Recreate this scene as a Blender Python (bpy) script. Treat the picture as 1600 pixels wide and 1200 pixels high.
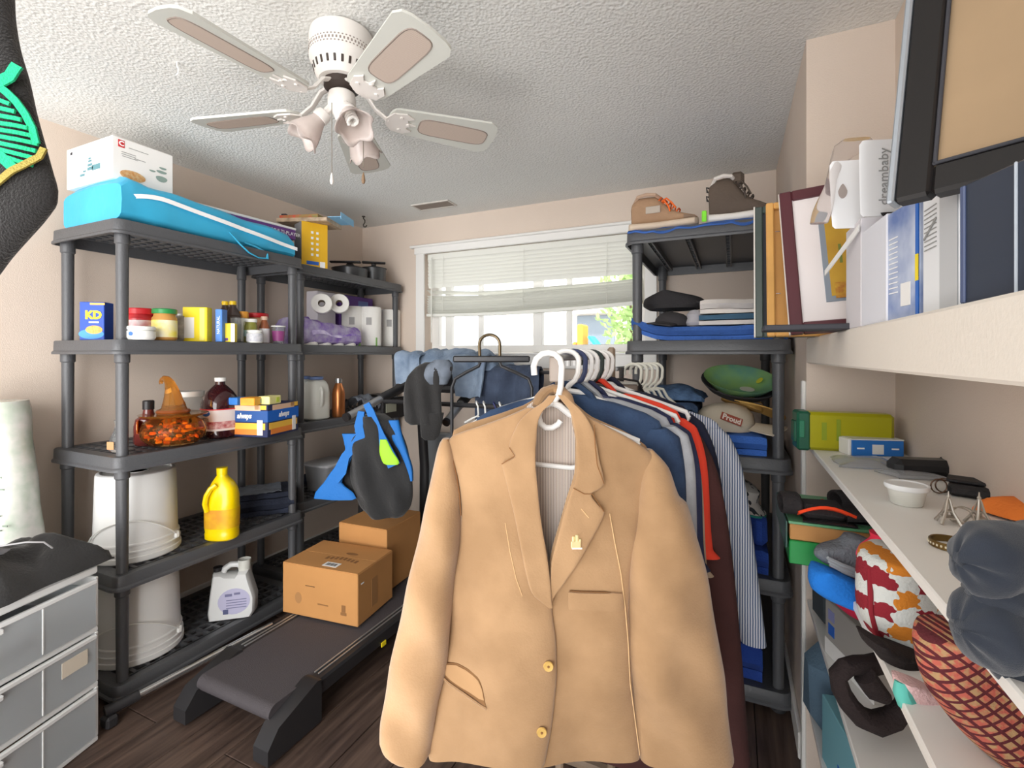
import bpy, bmesh, math, random
from mathutils import Vector, Matrix, noise
random.seed(7)
for o in list(bpy.data.objects): bpy.data.objects.remove(o)
scene = bpy.context.scene
PI = math.pi
# ---------------------------------------------------------------- camera, light, exposure
FOC, CX, HY, CAMZ, YAW = 751.0, 800.0, 555.0, 1.32, 24.7
cam = bpy.data.cameras.new('camera'); camo = bpy.data.objects.new('camera', cam)
scene.collection.objects.link(camo); scene.camera = camo
cam.sensor_width = 36; cam.lens = 36*FOC/1600; cam.clip_start = 0.02
cam.shift_y = -(600-HY)/1600
camo.location = (0, 0, CAMZ); camo.rotation_euler = (PI/2, 0, math.radians(YAW))
w = bpy.data.worlds.new('sky'); scene.world = w; w.use_nodes = True
wn = w.node_tree.nodes; wl = w.node_tree.links
bg = wn['Background']; bg.inputs['Strength'].default_value = 1.7
bg.inputs['Color'].default_value = (0.93, 0.97, 1.0, 1)
def area(name, loc, rot, sx, sy, power, col=(1, 1, 1)):
    l = bpy.data.lights.new(name, 'AREA'); l.shape = 'RECTANGLE'; l.size = sx; l.size_y = sy
    l.energy = power; l.color = col
    o = bpy.data.objects.new(name, l); scene.collection.objects.link(o)
    o.location = loc; o.rotation_euler = rot
    return o
area('rear_fill', (-1.3, -0.9, 2.05), (math.radians(62), 0, math.radians(8)), 1.8, 0.9, 4, (1.0, 0.96, 0.91))  # added soft fill behind the camera, not a lamp of the house
area('ceiling_fill', (-1.1, 0.2, 0.5), (math.radians(175), 0, 0), 1.2, 1.0, 9, (1.0, 0.98, 0.95))  # added upward fill, out of view, to brighten the ceiling
d_ = bpy.data.lights.new('rear_fill_sun', 'SUN'); d_.energy = 6.0; d_.angle = math.radians(75); d_.color = (1.0, 0.985, 0.965)  # added wide sun through the open back, for even fill at all depths
do = bpy.data.objects.new('rear_fill_sun', d_); scene.collection.objects.link(do); do.location = (0.5, -4, 1.6)
do.rotation_euler = Vector((-0.5, 1, 0.03)).to_track_quat('-Z', 'Y').to_euler()
sun = bpy.data.lights.new('sun', 'SUN'); sun.energy = 4.0; sun.angle = math.radians(4)
so = bpy.data.objects.new('sun', sun); scene.collection.objects.link(so)
so.rotation_euler = (math.radians(38), 0, math.radians(-35)); so.location = (0, 6, 8)
scene.view_settings.view_transform = 'Standard'; scene.view_settings.look = 'None'
scene.view_settings.gamma = 1; scene.view_settings.use_curve_mapping = False
scene.view_settings.exposure = 0.24
# ---------------------------------------------------------------- measuring helpers
YR = math.radians(YAW)
FW = Vector((-math.sin(YR), math.cos(YR), 0)); RT = Vector((math.cos(YR), math.sin(YR), 0))
CAM = Vector((0, 0, CAMZ))
def ray(px, py): return FW + RT*((px-CX)/FOC) + Vector((0, 0, (HY-py)/FOC))
def at(px, py, t): return CAM + ray(px, py)*t
def atX(px, py, X): d = ray(px, py); return CAM + d*(X/d.x)
def atY(px, py, Y): d = ray(px, py); return CAM + d*(Y/d.y)
def atZ(px, py, Z): d = ray(px, py); return CAM + d*((Z-CAMZ)/d.z)
def dep(p): return (Vector(p)-CAM).dot(FW)
# ---------------------------------------------------------------- materials
def lin(h):
    h = h.lstrip('#'); c = [int(h[i:i+2], 16)/255 for i in (0, 2, 4)]
    return tuple(((v+0.055)/1.055)**2.4 if v > 0.04045 else v/12.92 for v in c) + (1,)
MATS = {}
def mat(name, col, rough=0.6, metal=0.0, bump=0.0, bs=60, var=0.0, vs=8, trans=0.0, alpha=1.0, sheen=0.0, emis=0, col2=None, ior=1.45, coat=0):
    if name in MATS: return MATS[name]
    m = bpy.data.materials.new(name); m.use_nodes = True; MATS[name] = m
    nt = m.node_tree; n = nt.nodes; b = n['Principled BSDF']
    c = lin(col); b.inputs['Base Color'].default_value = c
    b.inputs['Roughness'].default_value = rough; b.inputs['Metallic'].default_value = metal
    b.inputs['Transmission Weight'].default_value = trans; b.inputs['Alpha'].default_value = alpha
    b.inputs['IOR'].default_value = ior; b.inputs['Coat Weight'].default_value = coat
    if sheen: b.inputs['Sheen Weight'].default_value = sheen
    if emis:
        b.inputs['Emission Color'].default_value = c; b.inputs['Emission Strength'].default_value = emis
    tc = n.new('ShaderNodeTexCoord')
    if var or col2:
        t = n.new('ShaderNodeTexNoise'); t.inputs['Scale'].default_value = vs; t.inputs['Detail'].default_value = 4
        r = n.new('ShaderNodeValToRGB'); r.color_ramp.elements[0].position = 0.35; r.color_ramp.elements[1].position = 0.68
        if col2: r.color_ramp.elements[0].color = c; r.color_ramp.elements[1].color = lin(col2)
        else:
            r.color_ramp.elements[0].color = tuple(v*(1-var) for v in c[:3])+(1,)
            r.color_ramp.elements[1].color = tuple(min(1, v*(1+var*0.6)) for v in c[:3])+(1,)
        nt.links.new(tc.outputs['Object'], t.inputs['Vector']); nt.links.new(t.outputs['Fac'], r.inputs['Fac'])
        nt.links.new(r.outputs['Color'], b.inputs['Base Color'])
    if bump:
        t = n.new('ShaderNodeTexNoise'); t.inputs['Scale'].default_value = bs; t.inputs['Detail'].default_value = 3
        bp = n.new('ShaderNodeBump'); bp.inputs['Strength'].default_value = bump; bp.inputs['Distance'].default_value = 0.01
        nt.links.new(tc.outputs['Object'], t.inputs['Vector']); nt.links.new(t.outputs['Fac'], bp.inputs['Height'])
        nt.links.new(bp.outputs['Normal'], b.inputs['Normal'])
    return m
def stripes(name, c1, c2, scale, axis='X', width=0.5, rough=0.8, dist=0.0):
    if name in MATS: return MATS[name]
    m = mat(name, c1, rough); nt = m.node_tree; n = nt.nodes
    tc = n.new('ShaderNodeTexCoord'); wv = n.new('ShaderNodeTexWave'); wv.bands_direction = axis
    wv.inputs['Scale'].default_value = scale; wv.inputs['Distortion'].default_value = dist
    r = n.new('ShaderNodeValToRGB'); r.color_ramp.interpolation = 'LINEAR'
    r.color_ramp.elements[0].position = width-0.08; r.color_ramp.elements[1].position = width+0.08
    r.color_ramp.elements[0].color = lin(c1); r.color_ramp.elements[1].color = lin(c2)
    nt.links.new(tc.outputs['Object'], wv.inputs['Vector']); nt.links.new(wv.outputs['Fac'], r.inputs['Fac'])
    nt.links.new(r.outputs['Color'], n['Principled BSDF'].inputs['Base Color'])
    return m
# ---------------------------------------------------------------- mesh builder
def lerp(a, b, t): return a+(b-a)*t
def interp(keys, x):
    # keys: [(x, v1, v2..)], returns tuple, smooth (Catmull-like cosine-free linear with Hermite)
    n = len(keys)
    if x <= keys[0][0]: return keys[0][1:]
    if x >= keys[-1][0]: return keys[-1][1:]
    for i in range(n-1):
        if keys[i][0] <= x <= keys[i+1][0]:
            a, b = keys[i], keys[i+1]; h = b[0]-a[0]; t = (x-a[0])/h if h else 0
            out = []
            for k in range(1, len(a)):
                d = (b[k]-a[k])/h if h else 0
                pm = keys[i-1] if i else None; pn = keys[i+2] if i+2 < n else None
                d0 = ((a[k]-pm[k])/(a[0]-pm[0]) if pm and a[0] != pm[0] else d); d1 = ((pn[k]-b[k])/(pn[0]-b[0]) if pn and pn[0] != b[0] else d)
                m0 = 0 if d0*d <= 0 else 2*d0*d/(d0+d); m1 = 0 if d1*d <= 0 else 2*d1*d/(d1+d)
                t2, t3 = t*t, t*t*t
                out.append((2*t3-3*t2+1)*a[k]+(t3-2*t2+t)*h*m0+(-2*t3+3*t2)*b[k]+(t3-t2)*h*m1)
            return tuple(out)
class MB:
    def __init__(s): s.v = []; s.f = []
    def add(s, vs, fs, M=None):
        b = len(s.v)
        for v in vs: s.v.append(M @ Vector(v) if M is not None else Vector(v))
        for f in fs: s.f.append(tuple(i+b for i in f))
        return s
    def box(s, c, d, bev=0.0, rz=0.0, M=None):
        hx, hy, hz = d[0]/2, d[1]/2, d[2]/2; b = min(bev, hx*.98, hy*.98, hz*.98)
        T = Matrix.Translation(c) @ Matrix.Rotation(rz, 4, 'Z')
        if M is not None: T = M @ T
        if b <= 0:
            vs = [(x*hx, y*hy, z*hz) for x in (-1, 1) for y in (-1, 1) for z in (-1, 1)]
            fs = [(0, 1, 3, 2), (4, 6, 7, 5), (0, 4, 5, 1), (2, 3, 7, 6), (0, 2, 6, 4), (1, 5, 7, 3)]
            return s.add(vs, fs, T)
        vs = []; idx = {}
        for x in (-1, 1):
            for y in (-1, 1):
                for z in (-1, 1):
                    for ax in range(3):
                        p = [x*(hx-b), y*(hy-b), z*(hz-b)]; p[ax] = (x*hx, y*hy, z*hz)[ax]
                        idx[(x, y, z, ax)] = len(vs); vs.append(p)
        fs = []
        for ax in range(3):
            o = [a for a in range(3) if a != ax]
            for sg in (-1, 1):
                q = []
                for (a, bb) in ((-1, -1), (1, -1), (1, 1), (-1, 1)):
                    k = [0, 0, 0]; k[ax] = sg; k[o[0]] = a; k[o[1]] = bb; q.append(idx[(k[0], k[1], k[2], ax)])
                fs.append(tuple(q))
        for ax in range(3):
            o = [a for a in range(3) if a != ax]
            for a in (-1, 1):
                for bb in (-1, 1):
                    def K(z, w):
                        k = [0, 0, 0]; k[ax] = z; k[o[0]] = a; k[o[1]] = bb; return idx[(k[0], k[1], k[2], w)]
                    fs.append((K(-1, o[0]), K(1, o[0]), K(1, o[1]), K(-1, o[1])))
        for x in (-1, 1):
            for y in (-1, 1):
                for z in (-1, 1): fs.append(tuple(idx[(x, y, z, a)] for a in range(3)))
        return s.add(vs, fs, T)
    def loft(s, rings, cap=True, closed=True, M=None, loop=False):
        n = len(rings[0]); vs = [p for r in rings for p in r]; fs = []
        R = len(rings)
        for i in range(R if loop else R-1):
            i2 = (i+1) % R
            for j in range(n if closed else n-1):
                k = (j+1) % n; fs.append((i*n+j, i*n+k, i2*n+k, i2*n+j))
        if cap and not loop:
            fs.append(tuple(range(n-1, -1, -1))); fs.append(tuple((R-1)*n+j for j in range(n)))
        return s.add(vs, fs, M)
    def lathe(s, prof, n=20, c=(0, 0, 0), M=None, cap=True, sq=1.0, wob=None):
        rings = []
        for r, z in prof:
            r = max(r, 0.0002)
            rings.append([(c[0]+r*math.cos(2*PI*j/n)*(1 if not wob else wob(j/n, z)), c[1]+r*sq*math.sin(2*PI*j/n)*(1 if not wob else wob(j/n, z)), c[2]+z) for j in range(n)])
        return s.loft(rings, cap, True, M)
    def tube(s, pts, r, n=8, M=None, loop=False, flat=1.0):
        pts = [Vector(p) for p in pts]; N = len(pts); rings = []
        up = None
        for i, p in enumerate(pts):
            if loop: t = pts[(i+1) % N]-pts[i-1]
            else: t = pts[min(i+1, N-1)]-pts[max(i-1, 0)]
            t = t.normalized() if t.length > 1e-9 else Vector((0, 0, 1))
            if up is None:
                up = Vector((0, 0, 1)) if abs(t.z) < .9 else Vector((1, 0, 0))
            a = t.cross(up)
            if a.length < 1e-6: a = t.cross(Vector((0, 1, 0)))
            a.normalize(); up = a.cross(t).normalized()
            rr = r[i] if isinstance(r, (list, tuple)) else r
            rings.append([p+a*rr*math.cos(2*PI*j/n)+up*rr*flat*math.sin(2*PI*j/n) for j in range(n)])
        return s.loft(rings, True, True, M, loop)
    def prism(s, poly, th, M=None, z0=0.0):
        n = len(poly); vs = [(x, y, z0) for x, y in poly]+[(x, y, z0+th) for x, y in poly]
        fs = [tuple(range(n-1, -1, -1)), tuple(range(n, 2*n))]+[(i, (i+1) % n, n+(i+1) % n, n+i) for i in range(n)]
        return s.add(vs, fs, M)
    def sheet(s, fn, nu, nv, th=0.004, M=None):
        # fn(u,v)->(x,y,z) mid surface; closed solid of thickness th
        P = [[Vector(fn(i/nu, j/nv)) for j in range(nv+1)] for i in range(nu+1)]
        top = []; bot = []
        for i in range(nu+1):
            for j in range(nv+1):
                du = P[min(i+1, nu)][j]-P[max(i-1, 0)][j]; dv = P[i][min(j+1, nv)]-P[i][max(j-1, 0)]
                nn = du.cross(dv); nn = nn.normalized() if nn.length > 1e-12 else Vector((0, 0, 1))
                top.append(P[i][j]+nn*th/2); bot.append(P[i][j]-nn*th/2)
        W = nv+1; K = len(top); fs = []
        for i in range(nu):
            for j in range(nv):
                a = i*W+j; fs.append((a, a+W, a+W+1, a+1)); fs.append((K+a, K+a+1, K+a+W+1, K+a+W))
        for i in range(nu):
            a = i*W; fs.append((a, K+a, K+a+W, a+W)); a = i*W+nv; fs.append((a, a+W, K+a+W, K+a))
        for j in range(nv):
            a = j; fs.append((a, a+1, K+a+1, K+a)); a = nu*W+j; fs.append((a, K+a, K+a+1, a+1))
        return s.add(top+bot, fs, M)
    def panel(s, rows, th, yf=None, nseg=14, nrow=None, pw=8.0, M=None, wr=0.0, seed=0, thk=None):
        # rows: (z, xl, xr) sorted any; closed pillow, front at -y
        rows = sorted(rows, key=lambda r: r[0]); z0, z1 = rows[0][0], rows[-1][0]
        nrow = nrow or max(6, int((z1-z0)/0.02))
        zs = sorted(set([z0+(z1-z0)*i/nrow for i in range(nrow+1)]+[r[0] for r in rows])); rings = []
        for z in zs:
            xl, xr = interp(rows, z)[:2]; f = []; b = []
            T = th if thk is None else th*thk((z-z0)/(z1-z0))
            for i in range(nseg+1):
                q = 0.5-0.5*math.cos(PI*i/nseg); x = lerp(xl, xr, q)
                pr = max(0.0, 1-abs(2*q-1)**pw)**0.5
                yc = (yf(x, z) if yf else 0)
                if wr: yc += wr*noise.noise(Vector((x*7+seed, z*3.2, seed*1.7)))+wr*.5*noise.noise(Vector((x*19, z*8, seed*2.9+5)))
                f.append((x, yc-T/2*pr, z)); b.append((x, yc+T/2*pr, z))
            rings.append(f+b[::-1][1:-1])
        return s.loft(rings, True, True, M)
    def noise(s, amp, sc, seed=0, zamp=1.0, zmin=None):
        for v in s.v:
            if zmin is not None and v.z < zmin: continue
            d = noise.noise_vector(Vector((v.x*sc+seed*3.1, v.y*sc+seed*1.3, v.z*sc)))
            v.x += d.x*amp; v.y += d.y*amp; v.z += d.z*amp*zamp
        return s
    def floor(s, z=0.0):
        for v in s.v: v.z = max(v.z, z)
        return s
COL = scene.collection
def build(name, mb, m, parent=None, ang=35, sub=0):
    me = bpy.data.meshes.new(name); me.from_pydata([tuple(v) for v in mb.v], [], mb.f)
    bm = bmesh.new(); bm.from_mesh(me); bmesh.ops.recalc_face_normals(bm, faces=bm.faces); bm.to_mesh(me); bm.free()
    me.shade_smooth(); me.set_sharp_from_angle(angle=math.radians(ang))
    me.materials.append(m); o = bpy.data.objects.new(name, me); COL.objects.link(o)
    if parent: o.parent = parent
    if sub:
        md = o.modifiers.new('s', 'SUBSURF'); md.levels = md.render_levels = sub
    return o
def tag(o, label=None, cat=None, group=None, kind=None):
    if label: o['label'] = label
    if cat: o['category'] = cat
    if group: o['group'] = group
    if kind: o['kind'] = kind
    return o
def thing(name, label, cat, loc=(0, 0, 0), rz=0.0, group=None, tilt=None):
    o = bpy.data.objects.new(name, None); o.empty_display_size = 0.05; COL.objects.link(o)
    o.location = loc; o.rotation_euler = (tilt[0], tilt[1], rz) if tilt else (0, 0, rz)
    return tag(o, label, cat, group)
def struct(name, mb, m, label=None, **k): return tag(build(name, mb, m, **k), label, None, None, 'structure')
def dup(root, loc=None, rz=None, label=None, group=None):
    r = root.copy(); COL.objects.link(r)
    if loc is not None: r.location = loc
    if rz is not None: r.rotation_euler = (r.rotation_euler[0], r.rotation_euler[1], rz)
    if label: r['label'] = label
    if group: r['group'] = group
    for ch in list(root.children):
        c = ch.copy(); COL.objects.link(c); c.parent = r
        for g in ch.children:
            d = g.copy(); COL.objects.link(d); d.parent = c
    return r
def text(name, s, size, m, parent, loc, rot, ext=0.0004, sx=1.0, align='CENTER', shear=0.0, bold=0.0):
    cu = bpy.data.curves.new(name, 'FONT'); cu.body = s; cu.size = size; cu.extrude = ext; cu.align_x = align; cu.align_y = 'CENTER'
    cu.shear = shear; cu.offset = bold; cu.resolution_u = 2
    t = bpy.data.objects.new(name, cu); COL.objects.link(t)
    dg = bpy.context.evaluated_depsgraph_get(); me = bpy.data.meshes.new_from_object(t.evaluated_get(dg))
    bpy.data.objects.remove(t); me.materials.clear(); me.materials.append(m)
    o = bpy.data.objects.new(name, me); COL.objects.link(o); o.parent = parent; o.location = loc; o.rotation_euler = rot; o.scale = (sx, 1, 1)
    return o
FRONT = (PI/2, 0, 0)       # text facing local -y
LEFT = (PI/2, 0, -PI/2)    # text facing local -x
RIGHT = (PI/2, 0, PI/2)
TOPF = (0, 0, 0)
def edge(pl, pr):
    pl, pr = Vector(pl), Vector(pr); d = pr-pl
    return (pl+pr)/2, math.atan2(d.y, d.x), Vector((d.x, d.y, 0)).length
def carton(name, label, cat, pl, pr, h, d, m, bev=0.002, group=None, part='body'):
    c, rz, wd = edge(pl, pr); t = thing(name, label, cat, (c.x, c.y, min(pl[2], pr[2])), rz, group)
    build(part, MB().box((0, d/2, h/2), (wd, d, h), bev), m, t); return t, wd
def plate(parent, name, m, x, z, wd, h, y=-0.0006, th=0.001):
    return build(name, MB().box((x, y, z), (wd, th, h)), m, parent)
def sideplate(parent, name, m, x, y, z, d, h, th=0.001):
    return build(name, MB().box((x, y, z), (th, d, h)), m, parent)
def topplate(parent, name, m, x, y, z, wd, d, th=0.001):
    return build(name, MB().box((x, y, z), (wd, d, th)), m, parent)
def jar(name, label, cat, p, prof, m, lid=None, lm=None, band=None, bm_=None, n=20, group=None, rz=0):
    t = thing(name, label, cat, p, rz, group); build('body', MB().lathe(prof, n), m, t)
    if lid: build('lid', MB().lathe(lid, n), lm, t)
    if band: build('paper_label', MB().lathe(band, n, cap=False), bm_, t)
    return t
def serp(mb, wd, d, layers, th, seed=0, amp=0.004, M=None, curl=0.0):
    # cloth folded back and forth: folds face -y ; width along x
    pts = []; gap = th*1.04
    for L in range(layers):
        z = th/2+L*gap; ys = [0.006+(d-0.012)*i/6 for i in range(7)]
        if L % 2: ys = ys[::-1]
        for y in ys: pts.append((y, z))
        if L < layers-1:
            ye = ys[-1]; sg = 1 if L % 2 == 0 else -1
            pts.append((ye+sg*gap*.5, z+gap/2))
    prof_f = []; prof_b = []
    for i, p in enumerate(pts):
        a = pts[max(i-1, 0)]; b = pts[min(i+1, len(pts)-1)]; dx, dz = b[0]-a[0], b[1]-a[1]; l = math.hypot(dx, dz) or 1
        nx, nz = -dz/l, dx/l; prof_f.append((p[0]+nx*th*.46, p[1]+nz*th*.46)); prof_b.append((p[0]-nx*th*.46, p[1]-nz*th*.46))
    ring = prof_f+prof_b[::-1]; rings = []; nx_ = 12
    for k in range(nx_+1):
        x = -wd/2+wd*k/nx_; e = 0.92 if k in (0, nx_) else 1.0; r = []
        for (y, z) in ring:
            zz = z*(e if k in (0, nx_) else 1)
            dy = amp*noise.noise(Vector((x*9+seed, z*40, seed))); dz = amp*.8*noise.noise(Vector((x*7, y*9+seed, 3)))*min(1, z/th)
            c = curl*max(0, (-x/wd*2-0.55))**1.5 if curl else 0
            r.append((x, y+dy, zz+dz+c))
        rings.append(r)
    return mb.loft(rings, True, True, M)
# ================================================================ SETTING
XL, XR, YB, ZC, XN = -2.6, 0.207, 2.89, 2.30, 0.43   # left wall, right wall, back wall, ceiling, niche back
Y0, YN = -1.3, 1.74
wallm = mat('painted_wall', '#dacabc', 0.85, bump=0.12, bs=260, var=0.02, vs=3)
def tex_ceiling():
    m = mat('stipple_ceiling', '#e9e9e6', 0.95); nt = m.node_tree; n = nt.nodes; b = n['Principled BSDF']
    tc = n.new('ShaderNodeTexCoord'); t = n.new('ShaderNodeTexNoise'); t.inputs['Scale'].default_value = 80; t.inputs['Detail'].default_value = 5; t.inputs['Roughness'].default_value = .65
    v = n.new('ShaderNodeTexVoronoi'); v.inputs['Scale'].default_value = 105; v.feature = 'SMOOTH_F1'
    mx = n.new('ShaderNodeMath'); mx.operation = 'ADD'
    nt.links.new(tc.outputs['Object'], t.inputs['Vector']); nt.links.new(tc.outputs['Object'], v.inputs['Vector'])
    nt.links.new(t.outputs['Fac'], mx.inputs[0]); nt.links.new(v.outputs['Distance'], mx.inputs[1])
    bp = n.new('ShaderNodeBump'); bp.inputs['Strength'].default_value = 0.42; bp.inputs['Distance'].default_value = 0.012
    nt.links.new(mx.outputs[0], bp.inputs['Height']); nt.links.new(bp.outputs['Normal'], b.inputs['Normal'])
    return m
white_trim = mat('white_trim', '#eceae6', 0.45)
whitem = mat('white_paint', '#efede9', 0.5)
floorm = mat('dark_laminate', '#54443d', 0.42, bump=0.1, bs=30)
nt = floorm.node_tree; n_ = nt.nodes
tc = n_.new('ShaderNodeTexCoord'); mp = n_.new('ShaderNodeMapping'); mp.inputs['Scale'].default_value = (14, 1.2, 1)
nz = n_.new('ShaderNodeTexNoise'); nz.inputs['Scale'].default_value = 3.0; nz.inputs['Detail'].default_value = 8
rp = n_.new('ShaderNodeValToRGB'); rp.color_ramp.elements[0].color = lin('#3b2e29'); rp.color_ramp.elements[1].color = lin('#6a574d')
rp.color_ramp.elements[0].position = .3; rp.color_ramp.elements[1].position = .7
nt.links.new(tc.outputs['Object'], mp.inputs['Vector']); nt.links.new(mp.outputs['Vector'], nz.inputs['Vector'])
nt.links.new(nz.outputs['Fac'], rp.inputs['Fac']); nt.links.new(rp.outputs['Color'], n_['Principled BSDF'].inputs['Base Color'])

fl = struct('floor', MB().box(((XL+XN)/2, (Y0+YB)/2, -0.06), (XN-XL+.2, YB-Y0+.1, 0.1)), mat('subfloor', '#2a2220', .9), 'dark wood-look laminate floor')
pi_ = 0
for i in range(17):       # laminate planks, joints recessed
    x0 = XL+0.004+i*0.178
    if x0 > XN-.03: break
    y = Y0-random.random()*0.9
    while y < YB:
        ya, yb = max(y, Y0), min(y+1.2, YB-.002); y += 1.2
        if yb-ya < .05: continue
        xw = min(0.175, XN-x0)
        if x0 > 0.02 and ya > 1.4: continue
        build('plank', MB().box((x0+xw/2, (ya+yb)/2, -0.0055), (xw, yb-ya-.003, 0.011), 0.0015), floorm, fl)
struct('ceiling', MB().box(((XL+XN)/2, (Y0+YB)/2, ZC+.05), (XN-XL+.2, YB-Y0+.2, 0.1)), tex_ceiling(), 'white stippled ceiling')
struct('wall_left', MB().box((XL-.05, (Y0+YB)/2, ZC/2), (0.1, YB-Y0, ZC)), wallm, 'beige left wall behind the shelving')
# window opening
wx0, wx1, wz0, wz1 = -2.02, -0.47, 1.335, 2.05
b = MB(); th = .22
b.box(((XL+wx0)/2, YB+th/2, ZC/2), (wx0-XL, th, ZC)); b.box(((wx1+.6)/2, YB+th/2, ZC/2), (.6-wx1, th, ZC))
b.box(((wx0+wx1)/2, YB+th/2, wz0/2), (wx1-wx0, th, wz0)); b.box(((wx0+wx1)/2, YB+th/2, (wz1+ZC)/2), (wx1-wx0, th, ZC-wz1))
struct('wall_back', b, wallm, 'beige far wall with the window')
struct('wall_right', MB().box((XR+.15, (YN+YB)/2, ZC/2), (.3, YB-YN, ZC)), wallm, 'beige right wall beyond the niche')
struct('wall_niche', MB().box((XN+.05, (Y0+YN)/2, ZC/2), (.1, YN-Y0, ZC)), wallm, 'beige back of the shelf niche')
struct('trim_1', MB().box(((XR+XN)/2, (Y0+YN)/2, 1.3335), (XN-XR, YN-Y0, .077), .004), mat('ledge_plaster', '#ebe3d8', .85, bump=.1, bs=150), 'thick pale plaster ledge across the niche')
for z, nme in ((1.045, 'trim_2'), (.845, 'trim_3'), (.56, 'trim_4'), (.25, 'trim_5')):
    struct(nme, MB().box(((XR+XN)/2+.001, (Y0+YN)/2, z-.004), (XN-XR-.002, YN-Y0-.002, .016), .002), whitem, {'trim_2': 'white niche shelf, upper', 'trim_3': 'white niche shelf, middle', 'trim_4': 'white niche shelf, lower', 'trim_5': 'white niche shelf, lowest'}[nme])
struct('trim_6', MB().box((XR-.006, YN+.016, .62), (.012, .032, 1.24), .003), whitem, 'narrow white corner strip')
struct('baseboard_left', MB().box((XL+.007, (Y0+YB)/2, .045), (.014, YB-Y0, .09), .004), white_trim, 'white baseboard along the left wall')
struct('baseboard_back', MB().box(((XL+XR)/2, YB-.007, .045), (XR-XL-.03, .014, .09), .004), white_trim, 'white baseboard under the window')
struct('baseboard_right', MB().box((XR-.007, (YN+.05+YB)/2, .045), (.014, YB-YN-.1, .09), .004), white_trim, 'white baseboard along the right wall')
# window
wt = MB()
wt.box((wx0-.035, YB-.009, (wz0+wz1)/2-.02), (.07, .018, wz1-wz0+.1), .003).box((wx1+.035, YB-.009, (wz0+wz1)/2-.02), (.07, .018, wz1-wz0+.1), .003)
wt.box(((wx0+wx1)/2, YB-.012, wz1+.022), (wx1-wx0+.16, .024, .05), .004).box(((wx0+wx1)/2, YB-.02, wz1+.052), (wx1-wx0+.22, .04, .018), .005)
wt.box(((wx0+wx1)/2, YB-.01, wz0-.055), (wx1-wx0+.14, .02, .09), .003).box(((wx0+wx1)/2, YB+.02, wz0-.006), (wx1-wx0-.002, .1, .014), .003)
win = struct('window_1', wt, white_trim, 'white framed sliding window with trim in the far wall')
gl = mat('window_glass', '#ffffff', 0.0, trans=1.0, ior=1.02)
yg = YB+.11
vx = [atY(p, 500, yg).x for p in (703, 752, 842, 890)]
frm = MB()
for x, wd in ((wx0+.03, .06), (vx[0], .05), (vx[2], .065), (wx1-.02, .04)): frm.box((x, yg, (wz0+wz1)/2), (wd, .05, wz1-wz0-.004), .004)
build('sash', frm, white_trim, win)
for z in (wz0+.028, wz1-.028): build('sash_rail', MB().box(((wx0+wx1)/2, yg-.004, z), (wx1-wx0-.004, .052, .05), .003), white_trim, win)
build('mullion', MB().box((vx[1], yg, (wz0+wz1)/2), (.035, .03, wz1-wz0-.1), .003), white_trim, win)
build('mullion', MB().box((vx[3], yg, (wz0+wz1)/2), (.035, .03, wz1-wz0-.1), .003), white_trim, win)
xs = [wx0+.06, vx[0], vx[1], vx[2], vx[3], wx1-.03]
for a, c in zip(xs, xs[1:]): build('pane', MB().box(((a+c)/2, yg, (wz0+wz1)/2), (c-a-.02, .004, wz1-wz0-.08)), gl, win)
# blind
bl = thing('window_blind', 'white horizontal slat blind, half raised and sagging, in the window', 'blind', ((wx0+wx1)/2, YB+.02, wz1-.04))
slm = mat('blind_slat', '#e6e6de', .5); W = wx1-wx0-.03
build('headrail', MB().box((0, .01, .015), (W, .045, .045), .004), slm, bl)
def slat(z, tilt, sag, dep_=.05, lift=0.0, yo=0.0):
    ct, st = math.cos(tilt), math.sin(tilt)
    def fn(u, v):
        x = -W/2+W*u; s = sag*4*u*(1-u)*(1+.25*math.sin(7*u))+lift*u
        c = (v-.5)*dep_; h = .003*(1-(2*v-1)**2)
        return (x, yo+c*ct, z-s+c*st+h)
    return MB().sheet(fn, 24, 4, .0016)
for i in range(8): build('slat', slat(-.022-i*.024, math.radians(-66), .0, .034, 0), slm, bl)
zz = [(-.232, -22, .028, .012), (-.275, -30, .022, -.01), (-.296, -34, .016, -.012), (-.315, -36, .012, -.014), (-.334, -36, .012, -.016), (-.350, -36, .012, -.018), (-.364, -36, .012, -.02), (-.376, -30, .014, -.022), (-.386, -24, .016, -.024)]
for z, t_, sg, lf in zz: build('slat', slat(z, math.radians(t_), sg, .05, lf), slm, bl)
def brl(u, v): return (-W/2+W*u, (v-.5)*.05, -.402-.018*4*u*(1-u)+.026*u)
build('bottom_rail', MB().sheet(brl, 24, 3, .018), slm, bl)
for x in (-.62, 0.0, .55): build('cord', MB().tube([(x, -.02, .01), (x, -.03, -.2), (x, -.03, -.38)], .0012, 5), slm, bl)
build('tilt_wand', MB().tube([(-W/2+.055, -.045, 0), (-W/2+.06, -.05, -.6)], .004, 6), slm, bl)
# outdoors
struct('ground', MB().box((-1, 9, .85), (24, 11.6, .1)), mat('pale_concrete', '#d9d8d2', .9, var=.05), 'pale paved yard outside the window')
hs = MB().box((-.8, 12.2, 3.0), (9, 2.4, 4.2)).box((-.8, 10.9, 2.35), (9.4, .5, .14))
h_ = tag(build('neighbouring_house', hs, mat('pale_siding', '#d8d2cc', .8)), 'pale sided house across the yard outside the window', 'house')
for k in range(3): build('window', MB().box((-2.9+k*1.9, 10.98, 1.9), (.9, .04, .7), .01), mat('dark_pane', '#76808a', .2), h_)
sl = thing('toy_slide', 'orange and turquoise plastic toy slide outside behind the window', 'toy', (atY(935, 500, 6.4).x, 6.4, .9))
build('slide_chute', MB().sheet(lambda u, v: (-.1+.5*u, (v-.5)*.3, .62-.5*u+.05*math.cos(6*u)), 8, 4, .03), mat('turquoise_plastic', '#35b6d6', .4), sl)
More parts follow.
